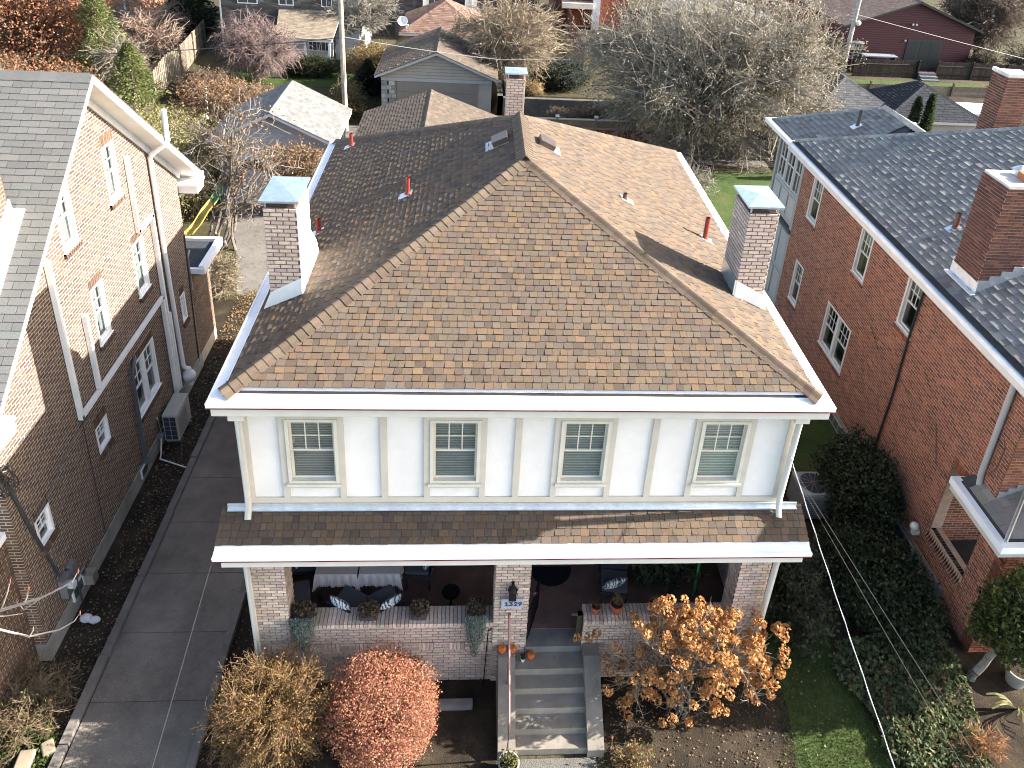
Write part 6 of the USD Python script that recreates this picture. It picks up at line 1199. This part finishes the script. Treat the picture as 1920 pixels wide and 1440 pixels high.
w_, r_ = gable(t, -11.25, -6.3, 19.35, 23.6, 2.5, 3.72, (.30, .29, .31), LGS, ov=.35, lap=.2, trim=(.40, .39, .41))
for k, (a, b) in enumerate(((-10.75, -9.05), (-8.75, -6.95))):
    d = part(t, 'garage_door', MB().box(a, b, 19.64, 19.70, GZ, 1.95, (.42, .41, .43)), 'paint')
    part(d, 'door_window', MB().box(a+.12, b-.12, 19.62, 19.645, 1.22, 1.62, (.025, .028, .03)), 'plastic')
    for j in range(1, 3): xx = a+(b-a)*j/3; part(d, 'stile', MB().box(xx-.03, xx+.03, 19.60, 19.65, GZ+.05, 1.95, (.46, .45, .47)), 'paint')
part(t, 'downspout', MB().tube([(-6.62, 23.3, 2.35), (-6.6, 23.3, GZ)], .04, (.5, .5, .5), 6), 'paint')
t = thing('beige_garage', 'beige double garage with wide panelled door and brown roof', 'garage', (-2.9, 32, GZ))
w_, r_ = gable(t, -6.05, .25, 29.6, 35.2, 2.3, 3.62, (.30, .26, .21), BRS, ov=.3, lap=.17, trim=(.33, .32, .30))
d = part(t, 'garage_door', MB().box(-4.95, -.75, 29.86, 29.9, GZ, 1.95, (.17, .145, .115)), 'paint')
for k in range(4): part(d, 'door_panel', MB().box(-4.93, -.77, 29.845, 29.865, GZ+.03+k*.575, GZ+.03+k*.575+.555, (.175, .15, .12)), 'paint')
part(t, 'door_header', MB().box(-5.75, -.05, 29.83, 29.88, 1.97, 2.15, (.30, .29, .27)), 'paint')
for i in range(10):
    for k in range(2 if i % 2 else 3):
        xx = -5.74+(k*.30 if i % 2 else k*.26-.0); part(t, 'stone', MB().box(xx+.005, min(xx+(.38 if i % 2 else .25), -4.98), 29.84, 29.88, GZ+i*.23+.006, GZ+(i+1)*.23-.006, palette(rng, 1, [(.25, .24, .205), (.19, .195, .185), (.28, .265, .22), (.165, .18, .17)], .08)[0]), 'concrete')
t = thing('red_roof_house', 'small house with reddish brown hipped roof carrying a satellite dish', 'house', (-2.9, 39.5, 0)); hipbox(t, -5.5, -.2, 36.9, 42.5, 2.75, 4.25, 39.4, 40.2, (.26, .20, .16), [(.15, .09, .07), (.13, .08, .062), (.17, .105, .08)])
swindow(t, -4.2, -3.2, 37.19, 1.4, 2.4, (.5, .5, .47))
t = thing('satellite_dish', 'white satellite dish on the corner of the reddish hipped roof', 'satellite dish', (-5.2, 36.95, 2.75))
ds = MB().lathe([(0, 0), (.12, .012), (.22, .045), (.29, .085), (.285, .095), (.2, .055), (0, .015)], (.68, .68, .66), (0, 0, 0), 24)
for v in ds.v:
    y, z = v[:, 1].copy(), v[:, 2].copy(); a = 1.15; v[:, 1] = y*math.cos(a)-z*math.sin(a); v[:, 2] = y*math.sin(a)+z*math.cos(a); v += np.array((-5.25, 36.9, 3.45))
part(t, 'dish', ds, 'paint', smooth=50); part(t, 'mast', MB().tube([(-5.0, 36.98, 2.7), (-5.05, 36.97, 3.1), (-5.2, 36.92, 3.4)], .025, (.5, .5, .5), 6), 'metal'); part(t, 'receiver', MB().tube([(-5.24, 36.9, 3.2), (-4.95, 36.5, 3.3)], .014, (.5, .5, .5), 5).box(-5.0, -4.88, 36.44, 36.56, 3.26, 3.36, (.6, .6, .58)), 'plastic')
t = thing('dark_shingle_house', 'dark shingled house front with white windows at the top edge', 'house', (-2.5, 48, 0)); w_ = part(t, 'wall', MB().box(-6.6, 3.4, 46, 54, -.5, 9, (.035, .034, .045)), 'shingle')
V, C = shingles(rng, (-6.6, 45.98, .4), X, Z, -Y, lambda s: (0, 10), 6, .18, .2, .34, [(.035, .033, .042), (.045, .042, .05), (.028, .027, .034)], th=.015); part(w_, 'shingle_field', MB().hexes(V, C), 'shingle', kind='stuff')
for a, b in ((-4.65, -3.05), (-1.75, -.9)): part(t, 'window_bay', MB().box(a, b, 45.7, 46.1, 2.05, 6, (.62, .62, .58)), 'paint'); swindow(t, a+.35, b-.35, 45.7, 2.5, 4.6, (.6, .6, .56), nx=2)
# stone house with porch
t = thing('stone_house', 'dark grey coursed stone house with white windows at the top edge', 'house', (-15, 43, .15)); w_ = part(t, 'wall', MB().box(-16.4, -9.7, 39.5, 48, -.2, 9, (.075, .068, .062)), 'concrete')
V, C = bricks(rng, (-16.4, 39.5, .15), X, Z, -Y, sbox(0, 0, 6.7, 5.5), .42, .12, .014, [(.085, .078, .072), (.065, .06, .058), (.11, .098, .085), (.075, .065, .055)], proud=.015, jit=.2); part(w_, 'stone_field', MB().hexes(V, C), 'brick', kind='stuff')
for a, b in ((-15.4, -14.2), (-12.95, -12.05), (-10.4, -9.75)): swindow(t, a, b, 39.47, 3.52, 5.2, (.66, .66, .62), nx=2)
part(t, 'downspout', MB().tube([(-16.4, 39.35, 6), (-16.42, 39.35, .2)], .05, (.62, .63, .64), 6), 'paint')
part(t, 'side_wing', MB().box(-9.7, -8.2, 39.8, 46, -.2, 9, (.46, .47, .45)), 'paint')
for k in range(22): part(t, 'lap_board', MB().obox((-8.95, 39.79, .3+k*.16), X*.74, (0, .012, .004), Z*.07, (.5, .51, .49)), 'paint')
pr_ = part(t, 'porch_roof', MB().add([(-12.5, 36.3, 2.30), (-9.3, 36.3, 2.30), (-9.2, 39.5, 3.30), (-12.9, 39.5, 3.30), (-12.5, 36.3, 2.14), (-9.3, 36.3, 2.14), (-9.2, 39.5, 3.14), (-12.9, 39.5, 3.14)], [[0, 1, 2, 3], [4, 5, 1, 0], [5, 6, 2, 1], [7, 4, 0, 3], [7, 6, 5, 4]], (.5, .5, .48)), 'paint')
Wq = nrmz((0, 3.2, 1.0)); V, C = shingles(rng, (-12.52, 36.26, 2.31), X, Wq, np.cross(X, Wq), lambda s: (-.13*s, 3.26+.03*s), 3.35, .15, .2, .34, [(.19, .155, .115), (.165, .135, .10), (.21, .175, .13)], th=.01, jit=.08); part(pr_, 'shingle_field', MB().hexes(V, C), 'shingle', kind='stuff')
for xx in (-12.3, -10.9, -9.5): part(t, 'porch_post', MB().box(xx-.06, xx+.06, 36.4, 36.52, .1, 2.16, (.68, .68, .66)), 'paint')
for xx in (-12.2, -11.5, -10.8, -10.1): part(t, 'awning_arm', MB().tube([(xx, 36.35, 1.6), (xx+.12, 36.35, 2.1)], .015, (.7, .7, .7), 5), 'metal')
part(t, 'rear_porch_wall', MB().box(-12.4, -9.7, 38.9, 39.0, 0, 2.6, (.40, .42, .42)), 'paint'); swindow(t, -11.2, -9.9, 38.88, .9, 2.0, (.6, .6, .58), nx=5, nz=1)
for x, l in ((-10.9, 'dark round patio seat left on the white porch'), (-9.75, 'dark round patio seat right on the white porch')): chair((x, 36.9), 3.1, l, 'dark patio seats on the white porch of the stone house', z=.15, col=(.02, .02, .02))
t = thing('orange_brick_house', 'orange brick gable with white trim at the top left', 'house', (-28, 49, .15)); part(t, 'wall', MB().box(-27.7, -25.2, 47, 54, 0, 9, (.26, .115, .06)), 'brick')
V, C = bricks(rng, (-27.7, 47, .2), X, Z, -Y, sbox(0, 0, 2.5, 4.6), .21, .06, .012, [(.28, .12, .06), (.24, .10, .052), (.31, .14, .075)], proud=.01); part(t, 'brick_field', MB().hexes(V, C), 'brick', kind='stuff')
part(t, 'trim', MB().box(-28.2, -27.72, 46.9, 47.2, .2, 9, (.66, .66, .66)).box(-25.3, -25.15, 46.9, 47.1, .2, 9, (.62, .62, .62)), 'paint'); part(t, 'porch_roof', MB().box(-27.6, -24.2, 44.8, 47.0, .9, 1.1, (.16, .15, .14)), 'matte')
# right background
t = thing('maroon_house', 'maroon clapboard house with brown gable roof and glass patio door', 'house', (28.3, 46, .6))
MAR = (.048, .011, .015)
w_, r_ = gable(t, 23.5, 33.2, 41.1, 52, 3.55, 5.35, MAR, [(.13, .095, .08), (.11, .08, .068), (.15, .11, .09)], ov=.35, z0=.6, trim=(.03, .035, .035), fascia=.14)
for k in range(21): part(w_, 'lap_board', MB().obox((28.35, 41.435, .66+k*.15), X*4.45, (0, .012, .006), Z*.068, MAR), 'paint')
for k in range(18): part(w_, 'lap_board', MB().obox((23.84, 46.5, .66+k*.15), (.012, 0, .006), Y*4.9, Z*.068, MAR), 'paint')
zc = 3.8
while zc < 5.2: part(w_, 'lap_board', MB().obox((28.35, 41.436, zc+.07), X*((5.25-zc)/.371-.12), (0, .012, .006), Z*.068, MAR), 'paint'); zc += .15
d = part(t, 'patio_door', MB().box(28.25, 30.75, 41.38, 41.42, .85, 2.75, (.018, .028, .026)), 'paint')
for a, b in ((28.35, 29.05), (29.2, 29.85), (29.95, 30.65)): part(d, 'pane', MB().box(a, b, 41.37, 41.39, .95, 2.65, (.014, .018, .018)), 'plastic')
swindow(t, 24.6, 25.3, 41.42, 1.2, 2.4, (.10, .03, .03))
part(t, 'floodlight', MB().tm(trimesh.creation.icosphere(1, .08), (.7, .7, .7), trimesh.transformations.translation_matrix((28.3, 41.36, 3.75))).tm(trimesh.creation.icosphere(1, .08), (.7, .7, .7), trimesh.transformations.translation_matrix((28.55, 41.36, 3.75))), 'plastic')
part(t, 'wall_lamp', MB().tm(trimesh.creation.icosphere(1, .07), (.6, .6, .6), trimesh.transformations.translation_matrix((28.05, 41.36, 2.65))), 'plastic')
t = thing('pink_wing', 'dull red brick building left of the maroon house', 'house', (22, 50, .6)); part(t, 'wall', MB().box(20.9, 23.0, 49, 58, 0, 7, (.17, .06, .05)), 'brick'); swindow(t, 21.2, 21.7, 48.97, 2.2, 4.2, (.10, .05, .05))
V, C = bricks(rng, (20.9, 49, .3), X, Z, -Y, sbox(0, 0, 2.1, 5), .21, .06, .012, [(.17, .06, .05), (.14, .05, .045)], proud=.01); part(t, 'brick_field', MB().hexes(V, C), 'brick', kind='stuff')
t = thing('grey_roof_building', 'building with flat-pitched grey roof behind the big bare tree', 'building', (15.5, 43, .6)); gable(t, 12.2, 19.4, 40.0, 47.0, 3.3, 4.2, (.42, .44, .43), [(.17, .17, .17), (.2, .2, .195)], z0=.6, trim=(.5, .5, .48))
swindow(t, 13.4, 14.4, 40.22, 1.5, 2.8, (.6, .6, .58), nx=2); swindow(t, 16.2, 17.4, 40.22, 1.5, 2.8, (.6, .6, .58), nx=2)
t = thing('red_brick_rowhouse', 'orange red brick house with white column behind the brown fence', 'house', (7.5, 51, .6)); part(t, 'wall', MB().box(5.2, 10.5, 50, 58, 0, 8, (.23, .075, .04)), 'brick')
V, C = bricks(rng, (5.2, 50, .3), X, Z, -Y, sbox(0, 0, 5.3, 5), .21, .06, .012, [(.25, .08, .042), (.2, .065, .036)], proud=.01); part(t, 'brick_field', MB().hexes(V, C), 'brick', kind='stuff')
part(t, 'column', MB().box(7.75, 8.3, 49.3, 49.9, 0, 7, (.55, .57, .58)), 'paint'); part(t, 'porch_roof', MB().box(5.4, 7.7, 49.0, 50, 2.2, 2.6, (.6, .55, .45)), 'paint')
t = thing('blue_roof_garage', 'garage with dark blue grey hipped roof behind the arborvitae', 'garage', (21.5, 27, GZ)); hipbox(t, 18.9, 24.2, 25.2, 29.4, 2.4, 3.75, 27.0, 27.6, (.3, .3, .28), [(.014, .018, .026), (.018, .021, .029), (.012, .015, .022)])  # roof tone lowered in place of a shadow falling on its front slope
t = thing('slate_roof_garage', 'small garage with slate grey hipped roof at the edge of the big bare tree', 'garage', (18, 28.5, GZ)); hipbox(t, 16.0, 20.0, 26.4, 31.0, 2.5, 3.6, 28.3, 29.2, (.3, .31, .3), [(.06, .064, .07), (.05, .054, .06), (.07, .073, .076)])
t = thing('white_trailer', 'white box trailer beyond the dark blue hipped roof', 'trailer', (26, 28.8, GZ)); part(t, 'body', MB().tm(rbox(2.1, 2.0, 2.0, .06), (.66, .70, .76), trimesh.transformations.translation_matrix((26.2, 28.9, 1.0))), 'paint', smooth=40); part(t, 'rim', MB().box(25.12, 27.28, 27.87, 27.9, 1.9, 2.0, (.5, .55, .6)), 'metal')
for y in (28.4, 29.4): part(t, 'wheel', MB().tm(trimesh.creation.cylinder(.32, .2, sections=20), (.02, .02, .02), rot_to((25.2, y, GZ+.32), Y, Z, X)), 'matte')
# ---- fences, walls
def fence(name, label, pts, h, col, w=.14, gap=.012, z=None, cat='fence', rails=2, slat=.02, horiz=False, postcol=None):
    t = thing(name, label, cat, (*pts[0], 0)); rg = np.random.default_rng(int(abs(pts[0][0]*10))+7)
    for (ax, ay), (bx, by) in zip(pts[:-1], pts[1:]):
        a, b = np.array((ax, ay)), np.array((bx, by)); L = np.linalg.norm(b-a); d = (b-a)/L; nrm_ = np.array((-d[1], d[0])); D3 = np.array((*d, 0)); N3 = np.array((*nrm_, 0))
        zz = lambda p: float(terrain(p[0], p[1])) if z is None else z
        if horiz:
            nr = int(h/w)
            m = max(1, int(L/2.4))
            for i in range(m):
                p = a+d*L*(i+.5)/m
                for k in range(nr): part(t, 'board', MB().obox((*p, zz(p)+w*(k+.5)), D3*(L/m/2-.005), N3*.012, Z*(w/2-gap/2), palette(rg, 1, [col], .15)[0]), 'bark')
        else:
            n = int(L/(w+gap))
            for i in range(n):
                p = a+d*(i+.5)*L/n; hh = h*rg.uniform(.98, 1.02); part(t, 'plank', MB().obox((*p, zz(p)+hh/2), D3*(w/2), N3*slat/2, Z*hh/2, palette(rg, 1, [col], .2)[0]), 'bark')
            for k in range(rails):
                zr_ = h*(.25+.5*k); p, q = a, b; part(t, 'rail', MB().tube([(*(p-nrm_*.03), zz(p)+zr_), (*(q-nrm_*.03), zz(q)+zr_)], .035, np.array(col)*.8, 4), 'bark')
        m = max(2, int(L/2.4)+1)
        for i in range(m): p = a+d*L*i/(m-1); part(t, 'post', MB().obox((*(p-nrm_*.06), zz(p)+h/2+.03), D3*.05, N3*.05, Z*(h/2+.03), postcol or np.array(col)*.85), 'bark')
    return t
fence('wood_fence', 'weathered grey brown plank fence among the brush at the upper left', [(-17.9, 31.6), (-17.6, 35.0), (-18.3, 41.5)], 1.7, (.20, .165, .12), gap=.06)
fence('brown_fence', 'reddish brown slat fence running back beside the pale bare tree', [(5.7, 38.0), (5.9, 50.0)], 1.7, (.16, .075, .05), w=.15, gap=.10)
fence('deck_fence', 'left dark brown board fence in front of the maroon house', [(23.9, 39.4), (28.4, 39.6)], 1.15, (.032, .024, .019), horiz=False, w=.14)
fence('deck_fence', 'right dark brown board fence in front of the maroon house', [(29.7, 39.6), (39.5, 39.6)], 1.15, (.032, .024, .019), w=.14)
fence('low_fence', 'long brown fence of horizontal boards behind the blue hipped roof', [(20.5, 35.4), (34.0, 35.8)], 1.35, (.12, .095, .07), w=.17, horiz=True, z=GZ+.4)
lf = thing('lattice_fence', 'low fence with pale top rail and lattice over red brown boards', 'fence', (2, 27.1, GZ))
part(lf, 'top_rail', MB().box(1.2, 9.2, 27.06, 27.16, 1.16, 1.22, (.42, .37, .30)), 'paint'); part(lf, 'mid_rail', MB().box(1.2, 9.2, 27.07, 27.15, .70, .76, (.25, .17, .12)), 'paint')
la = MB()
for i in range(85):
    x = 1.2+i*.094
    for s in (-1, 1): la.obox((x, 27.11+s*.008, .96), np.array((s*.18, 0, .19)), np.array((.008, 0, -s*.008)), Y*.004, (.20, .15, .11))
part(lf, 'lattice', la, 'paint', kind='stuff')
for i in range(53): part(lf, 'board', MB().box(1.2+i*.15, 1.2+i*.15+.14, 27.10, 27.12, GZ, .70, palette(rng, 1, [(.16, .07, .05)], .15)[0]), 'bark')
for i in range(5): x = 1.25+i*1.95; p = part(lf, 'post', MB().box(x-.06, x+.06, 27.05, 27.17, GZ, 1.30, (.16, .12, .09)), 'bark'); part(p, 'post_cap', MB().box(x-.09, x+.09, 27.02, 27.20, 1.30, 1.38, (.62, .60, .56)), 'paint')
rw = MB().box(.35, 12, 31.75, 32.05, -.6, .66, (.085, .085, .08)).box(.35, .65, 31.75, 35.0, -.6, .66, (.085, .085, .08)); single('retaining_wall', rw, 'concrete', 'dark stained concrete retaining wall right of the rear chimney', 'wall')
single('stone_kerb', MB().tm(rbox(.35, 4.2, .5, .04), (.30, .27, .23), trimesh.transformations.translation_matrix((4.9, 37.2, .75))), 'concrete', 'pale stone edging beside the brown slat fence', 'kerb', smooth=40)
# ---- poles and lines
pl = thing('utility_pole', 'tall weathered wooden utility pole behind the pale garage', 'utility pole', (-7.4, 28.5, GZ)); part(pl, 'pole', MB().tube([(-7.4, 28.5, GZ-.2), (-7.42, 28.5, 4), (-7.4, 28.5, 10)], [.135, .125, .105], (.36, .30, .235), 12), 'bark', smooth=60)
part(pl, 'crossarm', MB().box(-8.5, -6.3, 28.4, 28.5, 8.9, 9.05, (.25, .2, .16)), 'bark'); part(pl, 'guard', MB().tube([(-7.4, 28.36, GZ), (-7.4, 28.37, 2.2)], .03, (.3, .3, .29), 6), 'metal')
p2 = thing('utility_pole', 'leaning grey utility pole in front of the maroon house', 'utility pole', (23.7, 40.4, .6)); part(p2, 'pole', MB().tube([(23.68, 40.4, .3), (23.6, 40.2, 3), (23.55, 39.9, 8)], [.15, .14, .12], (.34, .33, .31), 12), 'bark', smooth=60)
part(p2, 'lamp_globe', MB().tm(trimesh.creation.icosphere(2, .17), (.66, .66, .62), trimesh.transformations.translation_matrix((23.85, 40.05, 3.95))), 'plastic', smooth=60)
for k in range(4): part(p2, 'insulator', MB().box(23.2, 23.45, 39.9, 40.05, 4.1+k*.22, 4.2+k*.22, (.2, .2, .2)), 'plastic')
p3 = thing('yard_lamp', 'short yard lamp with flat disc top beside the leaning pole', 'lamp', (24.5, 40.9, .6)); part(p3, 'lamp_post', MB().tube([(24.45, 40.9, .5), (24.4, 40.9, 1.6), (24.5, 40.9, 2.5)], .04, (.35, .34, .30), 7), 'metal'); part(p3, 'disc', MB().lathe([(0, 0), (.42, 0), (.42, .05), (0, .12)], (.50, .52, .50), (24.55, 40.9, 2.5), 24), 'metal', smooth=40)
part(p3, 'meter_box', MB().box(24.1, 24.35, 40.8, 40.9, 2.0, 2.4, (.3, .3, .29)), 'metal')
DKW = (.03, .03, .03)
wire('black wire from the wooden pole to the left over the brush', (-7.4, 28.5, 4.45), (-22, 28.5, 2.9), .15, .022, DKW, name='overhead_wire'); wire('pale wire from the wooden pole to the right past the rear chimney cap', (-7.4, 28.5, 4.5), (.35, 28.5, 3.68), .08, .016, (.45, .44, .42), name='overhead_wire')
wire('pale wire right of the rear chimney reaching into the big bare tree', (.35, 28.5, 3.68), (13, 28.5, 4.35), .05, .018, (.5, .49, .46), name='overhead_wire'); wire('line sloping right from the leaning pole over the maroon house front', (23.6, 40.2, 4.5), (38, 40.2, 1.7), .05, .014, (.42, .42, .42), name='overhead_wire')
wire('thin lower line from the wooden pole over the weeping tree', (-7.4, 28.5, 4.2), (-12, 34, 2.6), .1, .012, DKW, name='overhead_wire')
# dark house plants and a green stake in the right half of the porch
plant(95, 'house_plant', 'mass of dark green house plants deep in the right half of the porch', 'plant', (2.9, 1.0, PF), (2.85, .95, 1.35), (.95, .55, .55), multi=True, limbs=8, mids=30, tips=120, tr=.03, twig=.004, twigs=3, tlen=.15, bark=(.06, .05, .04), zmin=PF+.1,
      leaf=dict(n=2600, size=.07, cols=[(.05, .075, .035), (.07, .10, .05), (.04, .055, .03), (.10, .10, .06)], sp=.05, el=1.8))
single('green_stake', MB().tube([(3.62, .6, PF), (3.60, .6, 2.6)], .028, (.03, .30, .07), 8), 'plastic', 'bright green upright pole in the porch behind the orange flower heads', 'pole')
# next house along the row, beyond the red brick one
nb = thing('neighbour_house', 'brick house beyond the red brick house, outside the view', 'house', (26, 6, GZ)); part(nb, 'wall', MB().box(20.8, 30, .5, 12, -.6, 6.0, (.2, .09, .06)), 'brick')
part(nb, 'roof', MB().add([(20.4, .2, 6), (30.4, .2, 6), (30.4, 12.4, 6), (20.4, 12.4, 6), (25.4, 3.5, 8.6), (25.4, 8, 8.6)], [[0, 1, 4], [1, 2, 5], [1, 5, 4], [2, 3, 5], [3, 0, 4], [3, 4, 5]], (.1, .1, .1)), 'shingle')
# ---- yard things
sl = thing('playground_slide', 'small plastic slide, green top and yellow chute, behind the left house', 'slide', (-10.9, 17.6, GZ))
path = np.array([(-10.35, 18.6, 1.0), (-10.5, 18.3, .95), (-10.7, 17.9, .6), (-10.9, 17.5, .38), (-11.1, 17.1, .02), (-11.3, 16.7, -.18), (-11.45, 16.45, -.20)])
def chute(pts, col):
    mb = MB(); d = nrm2(np.gradient(pts, axis=0)); s = nrm2(np.cross(d, Z)); u = np.cross(s, d); prof = [(-.30, .14), (-.27, .15), (-.23, .02), (-.1, -.02), (.1, -.02), (.23, .02), (.27, .15), (.30, .14)]; V = np.concatenate([pts+s*a+u*b for a, b in np.array(prof)*[.62, .7]]); n = len(pts)
    return mb.add(V, [[j*n+i, j*n+i+1, (j+1)*n+i+1, (j+1)*n+i] for j in range(7) for i in range(n-1)], col)
part(sl, 'upper_chute', chute(path[:3], (.05, .20, .07)), 'plastic', smooth=40, label='green upper end of the chute'); part(sl, 'lower_chute', chute(path[2:], (.36, .27, .06)), 'plastic', smooth=40, label='yellow lower part of the chute')
for x in (-10.15, -10.6): part(sl, 'leg', MB().tube([(x, 18.75, GZ), (x, 18.6, 1.0)], .035, (.1, .2, .35), 7), 'plastic')
ct = MB()
for k in range(5): ct.tube([(31.2+.12*k+.5*math.cos(a), 41.0+.05*k, 1.0+.32*math.sin(a)*.5) for a in np.linspace(0, 2*math.pi, 25)], .035, (.05, .13, .19), 6)
single('hose_coil', ct, 'plastic', 'coil of blue hose against the maroon house wall', 'hose')
bt = thing('patio_table', 'grey patio table behind the left deck fence', 'table', (26, 40.6, .6)); part(bt, 'table_top', MB().box(24.9, 27.2, 40.2, 41.0, 1.72, 1.80, (.16, .18, .20)), 'matte')
for x in (25.0, 27.1): part(bt, 'leg', MB().box(x-.04, x+.04, 40.3, 40.9, .6, 1.72, (.1, .1, .1)), 'matte')
ds_ = thing('deck_steps', 'grey wooden steps between the two deck fences', 'steps', (29.0, 39.3, .6))
for k in range(3): part(ds_, 'step', MB().box(28.45, 29.65, 38.8+k*.3, 39.12+k*.3, .5, .68+k*.15, (.10, .10, .11)), 'bark')
single('grey_planter_box', MB().box(33.5, 37.0, 37.7, 38.3, .5, 1.15, (.17, .17, .16)), 'concrete', 'long grey stone planter by the right deck fence', 'planter')
single('garden_bench', MB().box(-13.3, -12.2, 35.5, 35.9, .15, .55, (.40, .36, .27)), 'paint', 'pale wooden garden box left of the clipped hedge', 'box')
sk = MB().tube([(-14.6, 29.5, GZ), (-14.55, 29.5, 1.3)], [.12, .10], (.6, .58, .52), 8); single('white_post', sk, 'paint', 'short white post among the orange shrubs', 'post')
